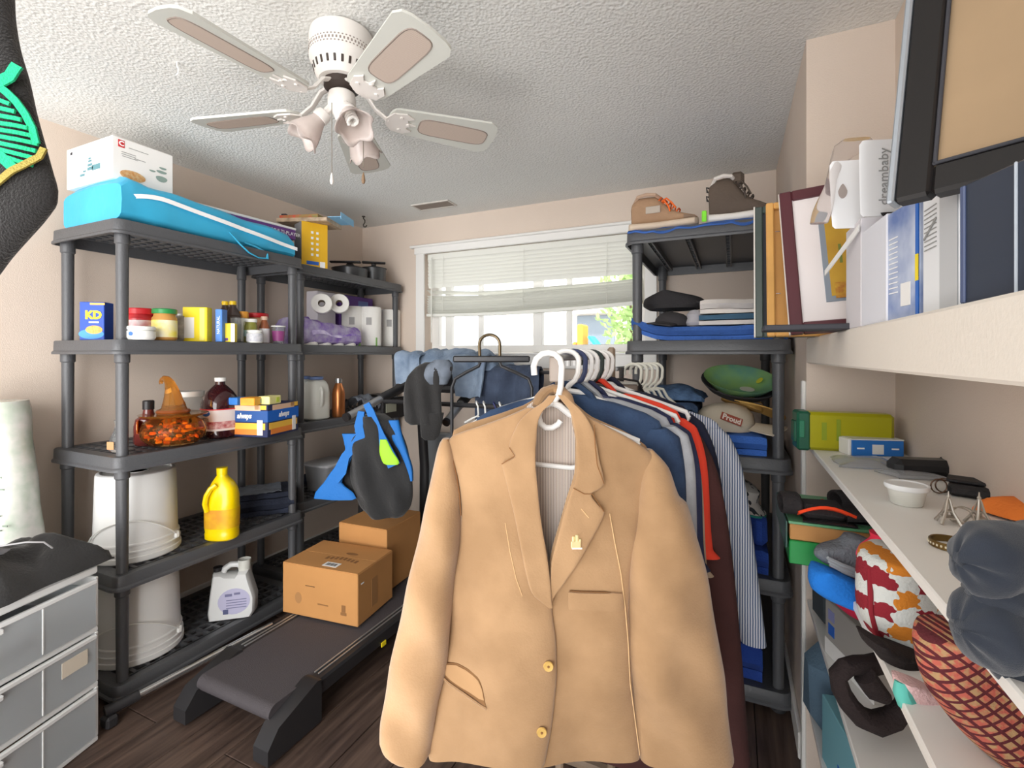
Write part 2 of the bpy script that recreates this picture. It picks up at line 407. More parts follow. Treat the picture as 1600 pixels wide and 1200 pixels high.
build('ladder', MB().box((-.22, 0, .42), (.08, .3, .84), .02).box((-.3, 0, .3), (.05, .3, .6), .02), mat('orange_plastic', '#f0a040', .4), sl)
sh = thing('leafy_shrub', 'light green shrub outside at the right of the window', 'shrub', (atY(985, 440, 7.5).x, 7.5, .9))
lf = MB(); rr = random.Random(3)
for k in range(900):
    a, b2, r = rr.random()*6.28, rr.random()*3.1, rr.random()**.4
    c = Vector((.55*r*math.cos(a)*math.sin(b2), .5*r*math.sin(a)*math.sin(b2), 1.4+1.1*r*math.cos(b2)))
    d = Vector((rr.uniform(-1, 1), rr.uniform(-1, 1), rr.uniform(-1, 1))).normalized()*.07; e = d.cross(Vector((.3, .8, .5))).normalized()*.035
    lf.add([c-d, c+e, c+d, c-e], [(0, 1, 2, 3)])
tag(build('foliage', lf, mat('leaf', '#a3bf7c', .6), sh), None, None, None, 'stuff'); build('stem', MB().tube([(0, 0, 0), (.02, 0, 1.4)], .03, 6), mat('bark', '#6b5a48', .9), sh)
# ceiling vent and hook
p = atZ(678, 320, ZC); v = thing('ceiling_vent', 'flat grey-brown ceiling vent grille near the window', 'vent', (p.x, p.y, ZC), math.radians(2))
vm = mat('vent_metal', '#8f837a', .5, .3)
build('frame', MB().box((0, -.055, -.004), (.28, .012, .008), .002).box((0, .055, -.004), (.28, .012, .008), .002).box((-.135, 0, -.004), (.012, .12, .008), .002).box((.135, 0, -.004), (.012, .12, .008), .002), mat('vent_rim', '#cfc9c2', .5), v)
for k in range(7): build('louvre', MB().box((0, -.042+k*.014, -.004), (.258, .011, .004), .0015), vm, v)
p = atZ(568, 338, ZC); hk = [(0, 0, 0), (0, 0, -.015), (.012, 0, -.03), (.012, 0, -.045), (-.002, 0, -.06), (.004, 0, -.075), (.02, 0, -.078), (.03, 0, -.066)]
tag(build('ceiling_hook', MB().tube(hk, .004, 6).lathe([(.012, 0), (.012, -.004)], 12), mat('dark_metal', '#3b3833', .4, .6)), 'small dark curved hook screwed in the ceiling above the corner shelf', 'hook').location = (p.x, p.y, ZC)
p = atZ(277, 97, ZC)
tag(build('ceiling_hook', MB().tube([(0, 0, 0), (0, 0, -.015), (.008, 0, -.025), (.006, 0, -.04), (-.006, 0, -.042)], .003, 6), whitem), 'small white hook screwed in the ceiling left of the fan', 'hook').location = (p.x, p.y, ZC)
# ================================================================ CEILING FAN
fan = thing('ceiling_fan', 'white five-blade ceiling fan with cane inset blades and three glass shades', 'ceiling fan', (-1.0787, 1.1099, ZC))
fm = mat('fan_white', '#e4dfda', .35); fbm = mat('fan_blade', '#cfd0c9', .45); dkm = mat('fan_dark', '#3a2f2a', .5); canem = stripes('cane', '#cbbcb0', '#b3a196', 90, 'X', .5, .8, 1.0)
build('motor_housing', MB().lathe([(.075, -.001), (.09, -.012), (.0935, -.03), (.0935, -.085), (.091, -.10), (.084, -.108), (.076, -.138), (.066, -.152), (.04, -.154)], 48), fm, fan)
vt = MB()
for k in range(24):
    a = 2*PI*k/24
    for rad, z, l in ((.0805, -.123, .020),): vt.box((0, 0, 0), (.003, .007, l), .001, M=Matrix.Rotation(a, 4, 'Z') @ Matrix.Translation((rad, 0, z)) @ Matrix.Rotation(math.radians(15), 4, 'Y'))
tag(build('vent_slots', vt, dkm, fan), kind='stuff')
vt = MB()
for k in range(56):
    a = 2*PI*k/56
    for j in range(3): vt.box((0, 0, 0), (.002, .005, .008 if j == 1 else .004), .001, M=Matrix.Rotation(a+(j % 2)*.05, 4, 'Z') @ Matrix.Translation((.0935, 0, -.062-j*.0095)))
tag(build('vent_perforations', vt, mat('perforation', '#8d827b', .6), fan), kind='stuff')
build('rotor', MB().lathe([(.052, -.153), (.052, -.172), (.035, -.182)], 24), dkm, fan)
build('switch_housing', MB().lathe([(.024, -.178), (.038, -.188), (.041, -.205), (.041, -.225), (.033, -.24), (.024, -.255), (.018, -.27), (.004, -.276)], 32), fm, fan)
BZ = -.235
for k in range(5):
    A = Matrix.Rotation(math.radians(120.7-72*k), 4, 'Z'); P = A @ Matrix.Translation((0, 0, BZ)) @ Matrix.Rotation(math.radians(-12), 4, 'X')
    r0, r1 = .165, .49; poly = []
    hw = lambda x: lerp(.055, .079, (x-r0)/(r1-r0))
    poly += [(r0+.03*math.cos(a)*-1, hw(r0)*math.sin(a)) for a in [PI/2*(-1+2*i/8) for i in range(9)]][::1]
    poly = [(r0-.028*math.cos(a), hw(r0)*math.sin(a)) for a in [PI/2*(1-2*i/8) for i in range(9)]]
    poly += [(r1-.03, -hw(r1)), (r1-.008, -hw(r1)*.85), (r1, -hw(r1)*.6), (r1+.004, 0), (r1, hw(r1)*.6), (r1-.008, hw(r1)*.85), (r1-.03, hw(r1))]
    bo = build('blade', MB().prism(poly, .007, P, -.0035), fbm, fan, ang=25)
    ins = []
    for i in range(24):
        a = 2*PI*i/24; cx = .35; ex = .115*math.copysign(abs(math.cos(a))**.35, math.cos(a)); ey = .038*math.copysign(abs(math.sin(a))**.5, math.sin(a)); ins.append((cx+ex, ey))
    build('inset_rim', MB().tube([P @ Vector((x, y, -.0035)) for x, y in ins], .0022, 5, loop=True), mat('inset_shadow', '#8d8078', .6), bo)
    build('cane_inset', MB().prism(ins, .0012, P, -.0048), canem, bo)
    br = MB().tube([A @ Vector(q) for q in ((.045, 0, -.165), (.07, 0, -.175), (.1, 0, -.215), (.14, 0, BZ-.006))], [.014, .012, .011, .012], 8, flat=.45)
    br.prism([(.13, .012), (.15, .04), (.19, .046), (.215, .03), (.196, .02), (.2, .006), (.225, 0), (.2, -.006), (.196, -.02), (.215, -.03), (.19, -.046), (.15, -.04), (.13, -.012)], .005, P, -.0095)
    for q in ((.175, .028), (.175, -.028), (.2, 0)): br.lathe([(.006, -.0095), (.005, -.013)], 8, (q[0], q[1], 0), P)
    build('blade_bracket', br, fm, fan)
shade = mat('frosted_glass', '#f3e7e2', .25, trans=.55, alpha=1); bulbm = mat('bulb_glass', '#fbfbf7', .2)
sock = [(.018, 0), (.024, .008), (.024, .02), (.03, .035), (.042, .06), (.05, .085), (.053, .098), (.062, .11)]
for ang, tl in ((218, 0), (332, 0), (95, 0)):
    a = math.radians(ang); T = Matrix.Translation((.035*math.cos(a), .035*math.sin(a), -.235)) @ Matrix.Rotation(a, 4, 'Z') @ Matrix.Rotation(math.radians(140), 4, 'Y')
    arm = build('light_arm', MB().tube([(0, 0, -.02), (0, 0, .03)], .012, 8, T).lathe([(.02, .02), (.024, .03), (.024, .045), (.019, .05)], 16, (0, 0, 0), T), fm, fan)
    T2 = T @ Matrix.Translation((0, 0, .035)) @ Matrix.Scale(.84, 4); wob = lambda q, z: 1+(.09*max(0, (z-.07)/.04))*math.cos(2*PI*q*5)
    m_ = MB(); rg = []
    for r, z in sock: rg.append([(r*wob(j/40, z)*math.cos(2*PI*j/40), r*wob(j/40, z)*math.sin(2*PI*j/40), z+.01*max(0, (z-.09)/.02)*math.cos(2*PI*j/40*5)) for j in range(40)])
    m_.loft(rg, False, True, T2); so_ = build('glass_shade', m_, shade, fan)
    md = so_.modifiers.new('t', 'SOLIDIFY'); md.thickness = .002
    bu = MB().lathe([(.012, .0), (.013, .02), (.012, .024)], 12, (0, 0, 0), T2)
    for q in range(3): bu.tube([(.017*math.cos(x*.7), .017*math.sin(x*.7), .03+q*.016+x*.0018) for x in range(9)], .006, 6, T2, loop=False)
    build('bulb', bu, bulbm, fan)
chm = mat('chain', '#8a8378', .4, .5)
for (q, z1) in (((.035, -.035), -.475), ((.05, .03), -.455)):
    c = RT*(-.012 if q[0] == .035 else .065)+FW*(-.05 if q[0] == .035 else .0)
    ch = MB(); ch.tube([(c.x, c.y, -.24), (c.x, c.y, z1+.045 if q[0] != .035 else z1+.02)], .0013, 5)
    co = build('pull_chain', ch, chm, fan)
    build('chain_bob', MB().lathe([(.001, z1+.03), (.004, z1+.02), (.006, z1+.005), (.004, z1-.003), (.001, z1-.005)], 10, (c.x, c.y, 0)), fm if q[0] == .035 else mat('wood_bob', '#8a6f55', .5), co)
# ================================================================ SHELVING UNITS
blk = mat('black_plastic', '#525356', .4, bump=.12, bs=160)
def shelving(name, label, x0, x1, y0, y1, solid=False, long='y'):
    cx, cy = (x0+x1)/2, (y0+y1)/2; hx, hy = (x1-x0)/2, (y1-y0)/2
    t = thing(name, label, 'shelf', (cx, cy, 0), 0, 'black plastic shelving units')
    levels = [.085, .493, .938, 1.379, 1.83]
    def ring(ex, z, r=.035):
        out = []
        for sx, sy, a0 in ((1, 1, 0), (-1, 1, 90), (-1, -1, 180), (1, -1, 270)):
            for i in range(5):
                a = math.radians(a0+i*22.5); out.append((sx*(hx-r)+sx*0+(r+ex)*math.cos(a) if False else sx*(hx-r)+(r+ex)*math.cos(a), sy*(hy-r)+(r+ex)*math.sin(a), z))
        return out
    for L in levels:
        m_ = MB(); w_ = .045
        m_.loft([ring(-.004, L), ring(-.001, L-.004), ring(.0, L-.04), ring(.006, L-.046), ring(.006, L-.055), ring(-.003, L-.055), ring(-.006, L-.012), ring(-w_, L-.008), ring(-w_, L)], False, True, loop=True)
        sh_ = build('shelf', m_, blk, t, ang=40)
        g = MB(); ix, iy = hx-w_+.001, hy-w_+.001
        if solid:
            g.box((0, 0, L-.005), (2*ix, 2*iy, .008))
            for k in range(4):
                x = -ix+.03+(2*ix-.06)*k/3
                g.box((x, 0, L-.022), (.006, 2*iy, .03)).box((x+.02, 0, L-.022), (.006, 2*iy, .03))
                for q in range(12): g.box((x+.01, -iy+.04+(2*iy-.08)*q/11, L-.022), (.02, .008, .02))
        else:
            nx = max(4, round(2*ix/.05)); ny = max(6, round(2*iy/.047))
            for i in range(nx+1): g.box((-ix+2*ix*i/nx, 0, L-.008), (.013, 2*iy, .016))
            for j in range(ny+1): g.box((0, -iy+2*iy*j/ny, L-.0082), (2*ix, .013, .0155))
        tag(build('grid', g, blk, sh_), kind='stuff')
    for sx in (-1, 1):
        for sy in (-1, 1):
            m_ = MB(); px_, py_ = sx*(hx-.042), sy*(hy-.042); R = .0205
            pts = [(R+.004, 0), (R+.004, .02)]
            for a, c in zip([.0]+levels[:-1], levels): pts += [(R*.93, max(a, .02)+.001), (R, c-.09), (R+.004, c-.085), (R+.004, c-.05)]
            m_.lathe(pts+[(R, 1.825)], 16, (px_, py_, 0)); build('post', m_, blk, t)
    return t
R1 = shelving('shelving_unit', 'black plastic shelving unit nearest on the left, holding jars, pumpkin bowl and buckets', -2.55, -2.07, 1.0, 1.86)
R2 = shelving('shelving_unit', 'black plastic shelving unit in the far left corner, holding toilet paper and the copper bottle', -2.585, -2.18, 1.925, 2.85)
R3 = shelving('shelving_unit', 'black plastic shelving unit right of the window, with shoes on top', -.405, .195, 2.0, 2.87, True)
LV = [.085, .493, .938, 1.379, 1.83]
# ================================================================ THINGS ON THE LEFT SHELVES
white = mat('white_card', '#f1efec', .6); yel = mat('yellow_card', '#f6dc1e', .5); blue = mat('blue_card', '#2f66c4', .5)
red = mat('red_plastic', '#c8232b', .4); purple = mat('purple_card', '#6d3f86', .6); clear = mat('clear_plastic', '#f6f8f8', .08, trans=.92, ior=1.15)
glass = mat('clear_glass', '#ffffff', .03, trans=1, ior=1.3); gold = mat('yellow_cap', '#e9c21a', .35); orangec = mat('orange_print', '#f08a24', .55)
whp = mat('white_plastic', '#eeeeea', .4); milky = mat('milky_plastic', '#e8e8e0', .4, trans=.12); blackc = mat('black_cap', '#262324', .4)
inkk = mat('dark_ink', '#3a3a40', .7); grink = mat('grey_ink', '#9a9a98', .7); whink = mat('white_ink', '#fbfbfb', .6); teal = mat('teal_print', '#5f8e98', .6)
Z1, Z2, Z3, Z4, Z5 = LV[4], LV[3], LV[2], LV[1], LV[0]
Z1 += .001; Z2 += .001; Z3 += .001; Z4 += .001; Z5 += .001
# --- long blue bag
cy = mat('cyan_bag', '#3fb2dc', .4, bump=.25, bs=14, var=.12, vs=4)
t = thing('gift_bag', 'long bright blue shiny bag with a white band lying on the top shelf', 'bag', (-2.3, 1.43, Z1))
def bagring(y, h, w0, w1, k):
    r = []
    for i in range(20):
        a = 2*PI*i/20; c, s_ = math.cos(a), math.sin(a)
        x = math.copysign(abs(c)**.35, c); z = math.copysign(abs(s_)**.35, s_)
        xx = lerp(w0, w1, (x+1)/2); zz_ = h*(z+1)/2
        n1 = noise.noise(Vector((xx*6, y*6, zz_*9)))
        r.append((xx+.012*n1, y, max(0, zz_+.012*n1*(z+1)/2)))
    return r
m_ = MB(); rg = []
for i in range(25):
    u = i/24; y = -.405+.80*u; e = .82 if i in (0, 24) else 1
    rg.append(bagring(y, lerp(.172, .128, u)*e*(1.0+.10*math.exp(-((u-.06)/.06)**2)), -.2, lerp(.215, .20, u), u))
build('body', m_.loft(rg), cy, t)
wb = MB(); wb.sheet(lambda u, v: (.222+.006*noise.noise(Vector((3, u*5, 0)))-.02*max(0, .08-u)*10, -.40+.79*u, (.085+.045*math.sin(min(1, u*5)*PI/2)-.085*u+(v-.5)*.017)), 40, 2, .004)
build('white_band', wb, whink, t)
build('handle', MB().tube([(.215, .02, .05), (.235, .06, .0), (.240, .10, -.03), (.240, .15, -.045), (.238, .2, -.04), (.225, .21, -.01), (.215, .15, .012), (.21, .10, .02)], [.006, .009, .009, .008, .008, .007, .006, .005], 8, flat=.4), cy, t)
# --- glass container box
pl = Vector((-2.50, 1.035, Z1+.171)); pr = Vector((-2.165, 1.035, Z1+.171))
t, wd = carton('carton', 'white kitchenware box with food photos and red square emblem, on the blue bag', 'box', pl, pr, .165, .22, white, .002)
pale = mat('pale_side_card', '#d9d2cc', .6)
build('flap', MB().box((wd/2*.35, .11, .1665), (wd*.62, .21, .003), .001).box((-wd/2*.62, .11, .1655), (wd*.36, .21, .002), .001), white, t)
sideplate(t, 'red_emblem', red, wd/2+.0006, .03, .142, .022, .028)
text('emblem_mark', 'C', .026, whink, t, (wd/2+.0013, .03, .142), RIGHT, bold=.001)
for k, (y, z, l) in enumerate(((.09, .135, .07), (.055, .112, .05), (.055, .104, .05), (.06, .096, .055), (.095, .10, .04))): sideplate(t, 'print_line', grink, wd/2+.0006, y, z, l, .0022)
food = mat('food_photo', '#c98a4b', .6, col2='#d9bb8d', vs=90)
build('food_picture', MB().prism([(.03+.045*math.cos(a)+.05, .028+.02*math.sin(a)) for a in [2*PI*i/20 for i in range(20)]], .001, Matrix.Translation((wd/2+.0002, -.01, 0)) @ Matrix(((0, 0, 1, 0), (1, 0, 0, 0), (0, 1, 0, 0), (0, 0, 0, 1)))), food, t)
gb = mat('glass_bowl_print', '#8fa39b', .5)
for (y, z, a_, b_) in ((.175, .055, .022, .016), (.175, .082, .02, .008), (.18, .098, .014, .006), (.14, .075, .012, .005)):
    build('bowl_picture', MB().prism([(y+a_*math.cos(a), z+b_*math.sin(a)*(1 if math.sin(a) < 0 else .5)) for a in [2*PI*i/16 for i in range(16)]], .0012, Matrix.Translation((wd/2+.0002, 0, 0)) @ Matrix(((0, 0, 1, 0), (1, 0, 0, 0), (0, 1, 0, 0), (0, 0, 0, 1)))), gb, t)
for k, (x, z, a_, b_) in enumerate(((.01, .075, .018, .006), (.01, .09, .014, .005), (.012, .06, .024, .008), (.055, .06, .034, .014), (-.045, .042, .02, .006), (-.03, .055, .012, .004), (.06, .042, .028, .005), (.008, .10, .009, .005))):
    plate(t, 'container_picture', teal if k != 6 else mat('pale_teal', '#b9c9ca', .6), x, z, a_*1.7, b_*1.5)
plate(t, 'dark_mark', inkk, -.13, .143, .014, .01)
# --- white and purple long box behind the bag
pl = atX(272, 290, -2.27); pr = atX(462, 345, -2.22)
t, wd = carton('carton', 'long purple game box with a white lid behind the blue bag', 'box', (pl.x, pl.y, Z1+.132), (pr.x, pr.y, Z1+.132), .062, .26, purple)
build('lid', MB().box((0, .13, .060), (wd+.004, .264, .012), .002), white, t)
text('title_print', 'GAME COMPANION  MULTI-PLAYER', .027, whink, t, (.12, -.001, .028), FRONT)
# game boxes and yellow box on corner shelf
pl = atX(472, 415, -2.175); pr = atX(520, 417, -2.2)
pl = Vector((-2.26, 1.955, Z1)); pr = Vector((-2.14, 2.0, Z1))
a_ = atX(482, 350, -2.24); c_ = atX(520, 352, -2.16)
t, wd = carton('carton', 'tall yellow box with white icon rows standing in front of the pots', 'box', (-2.232, 1.985, Z1), (-2.178, 2.125, Z1), .255, .11, mat('grey_side_card', '#8f8f93', .6))
plate(t, 'yellow_face', mat('amber_card', '#f5bf2c', .5), 0, .1275, wd, .255)
for i in range(5):
    for j in range(2): plate(t, 'icon', whink, -.015+j*.03, .07+i*.032, .014, .014, y=-.0018)
plate(t, 'blue_strip', blue, -.012, .022, .07, .02, y=-.0018); plate(t, 'white_corner', whink, .045, .018, .03, .034, y=-.0018)
yb_top = Z1+.256
for k, (dx, dy, rz, wdx, dpt, hh, mm, lab) in enumerate(((-.02, .05, .35, .30, .20, .022, mat('tan_game', '#cfb79b', .6, col2='#9f8870', vs=30), 'flat tan board game box lying on the yellow box'), (-.06, .06, .3, .24, .17, .028, mat('red_game', '#d8604a', .6, col2='#7f9a5a', vs=25), 'flat red and green patterned game box on top of the tan one'))):
    t = thing('game_box', lab, 'box', (-2.26+dx, 2.04+dy, yb_top+k*.023), rz, 'game boxes in the corner')
    build('body', MB().box((0, 0, hh/2), (wdx, dpt, hh), .002), mm, t)
    if k == 0: build('open_flap', MB().box((wdx/2+.04, -.0, hh/2+.014), (.08, dpt*.9, .002)).box((wdx/2+.079, -.0, hh/2+.02), (.002, dpt*.9, .04)), mat('light_blue_card', '#8cc4ea', .6), t)
    else: build('dark_clip', MB().box((-wdx/2+.02, -dpt/2+.02, hh+.006), (.03, .02, .012), .002), inkk, t)
# pots
potm = mat('dark_pan', '#4d4e50', .35, .4)
for k, (px, r, h, lab) in enumerate(((547, .115, .062, 'wide dark frying pan with black handles behind the yellow box'), (584, .085, .095, 'dark cooking pot with a flared black lid at the right end of the corner shelf'))):
    p = atX(px, 430, -2.33 if k == 0 else -2.30)
    t = thing('pan' if k == 0 else 'cooking_pot', lab, 'pan', (p.x, p.y, Z1), .4)
    build('bowl', MB().lathe([(r*.85, 0), (r*.96, .008), (r, h), (r+.005, h+.003), (r-.004, h+.002), (r*.9, .01), (.001, .006)], 32), potm, t)
    if k == 0:
        build('handle', MB().box((-.02, -.03, h+.045), (.2, .035, .012), .004, .1).box((.0, 0, h+.02), (.05, .04, .045), .01), blackc, t)
        build('lid', MB().lathe([(r+.002, h+.003), (r*.6, h+.018), (.02, h+.026), (.001, h+.026)], 32), potm, t)
    else:
        build('lid', MB().lathe([(r, h+.003), (r*.5, h+.015), (.02, h+.02), (.001, h+.02)], 28), potm, t)
        build('handle', MB().box((0, 0, h+.045), (.16, .045, .012), .004, .3).box((0, 0, h+.03), (.03, .03, .03), .008), blackc, t)
        build('clip', MB().box((-.10, .0, h+.005), (.05, .035, .012), .003), mat('steel', '#cfd0d2', .25, .9), t)
# --- second shelf
def bottleprof(r, h, neck, nh, sh=.7): return [(r*.9, 0), (r, .006), (r, h*sh), (r*.9, h*(sh+.06)), (neck*1.3, h-nh-.01), (neck, h-nh), (neck, h)]
t, wd = carton('carton', 'blue pasta dinner box standing open-topped at the left end of the second shelf', 'box', (-2.372, 1.022, Z2), (-2.30, 1.072, Z2), .154, .06, mat('royal_blue_card', '#1f4aa8', .5))
plate(t, 'orange_top_print', mat('amber_print', '#efb35c', .6), .02, .146, wd*.6, .008)
text('logo', 'KD', .044, yel, t, (.006, -.001, .100), FRONT, bold=.0025, sx=.95)
plate(t, 'caption', whink, .008, .072, .035, .006, y=-.0012)
build('pasta_picture', MB().prism([(.008+.03*math.cos(a), .042+.017*math.sin(a)) for a in [2*PI*i/18 for i in range(18)]], .001, Matrix.Rotation(PI/2, 4, 'X')), mat('pasta', '#e8923a', .5, col2='#f2b964', vs=120), t)
build('plate_picture', MB().prism([(-.002+.045*math.cos(a), .025+.02*math.sin(a)) for a in [2*PI*i/18 for i in range(18)]], .0006, Matrix.Rotation(PI/2, 4, 'X')), mat('light_blue_print', '#3f8fe0', .5), t)
peanut = mat('peanut_butter', '#c8924c', .5); redj = mat('red_jar', '#b02a30', .3)
def J(name, lab, px, X, z, r, h, m, lidm=None, lidh=.018, lr=None, bandm=None, bz=(.2, .8), cat='jar', prof=None, n=20):
    p = atX(px, 500, X); lr = lr or r*.92
    pf = prof or [(r*.88, 0), (r, .008), (r, h*.82), (r*.86, h*.9), (r*.84, h)]
    t = thing(name, lab, cat, (p.x, p.y, z), 0, None)
    build('body', MB().lathe(pf, n), m, t)
    if lidm: build('lid', MB().lathe([(lr, h-.002), (lr*1.02, h), (lr*1.02, h+lidh-.003), (lr*.95, h+lidh), (.001, h+lidh)], n), lidm, t)
    if bandm: build('paper_label', MB().lathe([(r+.0008, h*bz[0]), (r+.0008, h*bz[1])], n, cap=False), bandm, t)
    return t
J('jar', 'red-lidded jar with red and white label behind the low white tub', 221, -2.20, Z2, .052, .108, redj, red, .022, .051, mat('red_white_label', '#d8cfd0', .5, col2='#b8343a', vs=18), (.35, .75))
t = J('tub', 'low round white plastic tub with a small blue dot, in front of the red-lidded jar', 219, -2.10, Z2, .050, .040, whp, whp, .012, .049, cat='tub')
p_ = Vector((1, -1.9, 0)).normalized(); build('blue_dot', MB().lathe([(.008, 0), (.008, .0015)], 14, (0, 0, 0), Matrix.Translation((p_.x*.0498, p_.y*.0498, .022)) @ Matrix.Rotation(math.atan2(p_.y, p_.x), 4, 'Z') @ Matrix.Rotation(PI/2, 4, 'Y')), blue, t)
J('jar', 'peanut butter jar with green lid and yellow and white label', 257, -2.13, Z2, .044, .112, peanut, mat('green_plastic', '#2f8a4a', .4), .018, .043, mat('yellow_label', '#f0e04a', .5, col2='#efece4', vs=14), (.12, .74))
J('can', 'tall silver can beside the green-lidded peanut butter jar', 284, -2.2, Z2, .032, .120, mat('brushed_can', '#a9a7a4', .3, .6), None, bandm=mat('can_label', '#c9c5bf', .5, col2='#77706a', vs=22), bz=(.08, .92), cat='can')
J('can', 'thin white can half hidden behind the tall yellow box', 293, -2.24, Z2, .028, .115, whp, None, cat='can')
t, wd = carton('carton', 'tall yellow box with a blue spine on the second shelf', 'box', (-2.175, 1.30, Z2), (-2.09, 1.352, Z2), .150, .045, yel)
plate(t, 'white_print', white, -.025, .06, .045, .09); plate(t, 'yellow_print', mat('pale_yellow', '#f4ea7a', .5), .03, .075, .02, .14)
t, wd = carton('carton', 'narrow blue upright packet beside the tall yellow box', 'box', (-2.10, 1.395, Z2), (-2.075, 1.41, Z2), .146, .05, mat('mid_blue_card', '#4f86d8', .5))
text('spine_print', 'NATURAL', .018, whink, t, (0, -.001, .075), (PI/2, -PI/2, 0))
for px, X, lab in ((352, -2.24, 'dark juice bottle with yellow cap, left of the pair'), (364, -2.20, 'dark juice bottle with yellow cap, right of the pair')):
    J('bottle', lab, px, X, Z2, .036, .185, mat('dark_bottle', '#3d302c', .15, coat=.5), gold, .016, .015, mat('green_can_label', '#7f9a80', .5, col2='#b9b2a8', vs=20), (.1, .5), 'bottle', [(.032, 0), (.036, .006), (.036, .115), (.038, .12), (.035, .126), (.037, .132), (.034, .14), (.016, .17), (.014, .185)]).get('group')
t, wd = carton('carton', 'small yellow and white carton in front of the dark bottles', 'box', (-2.095, 1.43, Z2), (-2.06, 1.46, Z2), .085, .04, yel)
plate(t, 'white_side', white, wd*.32, .042, wd*.34, .084); plate(t, 'fruit_print', purple, -.01, .012, .012, .012)
J('glass', 'clear drinking glass with a red print in front of the dark bottles', 371, -2.12, Z2, .03, .115, clear, None, cat='glass', prof=[(.026, 0), (.03, .115), (.028, .115), (.024, .006), (.001, .005)])
t = J('jar', 'narrow jar with a yellow lid left of the red-lidded spice jar', 380, -2.2, Z2, .022, .125, mat('cream_jar', '#e9dfc4', .4), mat('amber_lid', '#e8a13c', .4), .03, .024)
J('jar', 'wide jar with a bright red lid behind the small jars', 401, -2.25, Z2, .055, .135, mat('tan_powder', '#cfa27c', .4), red, .022, .055)
J('jar', 'small glass jar with white lid and turquoise label', 392, -2.13, Z2, .028, .102, mat('spice_green', '#8a8a3e', .3), whp, .014, .027, mat('turquoise_label', '#bfe3e6', .5), (.3, .6))
t = J('pill_bottle', 'short white pill bottle with grey text label', 398, -2.085, Z2, .036, .052, whp, whp, .008, .034, mat('grey_text_label', '#d6d6da', .5, col2='#b4b6bf', vs=60), (.1, .85), cat='bottle')
t = J('bottle', 'slim bottle with brown top and white blue-dotted label', 413, -2.14, Z2, .024, .118, mat('brown_shaker', '#9a5a3a', .3), mat('clear_brown_cap', '#cfae98', .3), .016, .016, mat('white_blue_label', '#efeef2', .5), (.02, .62), 'bottle', [(.022, 0), (.024, .006), (.024, .08), (.014, .11), (.012, .118)])
J('cup', 'small clear tapered cup with a magenta label at the shelf end', 435, -2.1, Z2, .032, .085, clear, whp, .004, .034, cat='cup', prof=[(.024, 0), (.032, .085), (.03, .085), (.022, .005), (.001, .004)])
c_ = bpy.context.scene.collection.objects
p = atX(433, 500, -2.1); build('magenta_label', MB().lathe([(.0262, .012), (.0305, .062)], 20, (0, 0, 0), cap=False), mat('magenta_label', '#8c3f78', .5), [o for o in COL.objects if o.name.startswith('cup')][0])
# --- third shelf
t = thing('plastic_bag', 'small clear twisted plastic bag at the left end of the third shelf', 'bag', (atX(185, 690, -2.2).x, atX(185, 690, -2.2).y, Z3))
build('body', MB().lathe([(.035, 0), (.045, .012), (.04, .05), (.025, .085), (.012, .105), (.02, .125), (.004, .13)], 14, sq=.6).noise(.008, 25, 2).floor(), clear, t)
build('paper_label', MB().box((.01, -.032, .03), (.03, .001, .03), 0, .3), mat('tan_label', '#b98c62', .6), t)
p = atX(232, 680, -2.27)
t = thing('syrup_bottle', 'dark red syrup bottle with black cap behind the pumpkin jar', 'bottle', (p.x, p.y, Z3))
build('body', MB().lathe([(.045, 0), (.052, .01), (.052, .08), (.045, .11), (.022, .128), (.018, .15)], 24), mat('syrup', '#6b2b26', .12, coat=.6), t)
build('cap', MB().lathe([(.021, .15), (.021, .185), (.018, .188), (.001, .188)], 18), blackc, t)
p = atX(296, 680, -2.35)
t = thing('jar', 'tall clear empty jar with white lid behind the pumpkin jar', 'jar', (p.x, p.y, Z3))
build('body', MB().lathe([(.06, 0), (.064, .01), (.064, .17), (.055, .185), (.052, .185), (.06, .165), (.06, .012), (.001, .008)], 28), clear, t); build('lid', MB().lathe([(.062, .186), (.062, .21), (.001, .211)], 28), whp, t)
# pumpkin witch jar
p = atX(271, 690, -2.17)
pk = thing('pumpkin_jar', 'orange glass pumpkin jar with curled witch hat lid, filled with sweets', 'jar', (p.x, p.y, Z3), .2)
amber = mat('amber_glass', '#ffc47a', .03, trans=.97, ior=1.15); rg = []
prof = [(.05, 0), (.09, .008), (.118, .035), (.125, .065), (.112, .098), (.08, .118), (.062, .124), (.058, .128)]
wob = lambda q, z: 1-.035*abs(math.sin(PI*q*10))*min(1, (0.13-z)/.03) if z < .12 else 1
build('bowl', MB().lathe([(r, z) for r, z in prof]+[(.054, .126), (.075, .113), (.105, .095), (.117, .065), (.11, .037), (.085, .014), (.001, .010)], 60, wob=wob), amber, pk)
cand = MB(); rr = random.Random(5)
cm = [mat('candy_orange', '#f58a2c', .4), mat('candy_yellow', '#f0b22a', .4), mat('candy_brown', '#a8642c', .4), mat('candy_dark', '#2e2a2a', .5)]
cg = [MB() for _ in cm]
for k in range(210):
    a = rr.random()*6.28; z = .02+rr.random()*.075; R = .098*math.sqrt(max(.05, 1-((z-.06)/.075)**2)); r = R*math.sqrt(rr.random())
    T = Matrix.Translation((r*math.cos(a), r*math.sin(a), z)) @ Matrix.Rotation(rr.random()*6, 4, 'Z') @ Matrix.Rotation(rr.random()*3, 4, 'X')
    cg[rr.randrange(4)].box((0, 0, 0), (.022, .014, .009), .003, M=T)
for g, q in zip(cg, cm): tag(build('sweets', g, q, pk), kind='stuff')
amb2 = mat('amber_lid_glass', '#f2a84a', .06, trans=.85, ior=1.25, coat=.5)
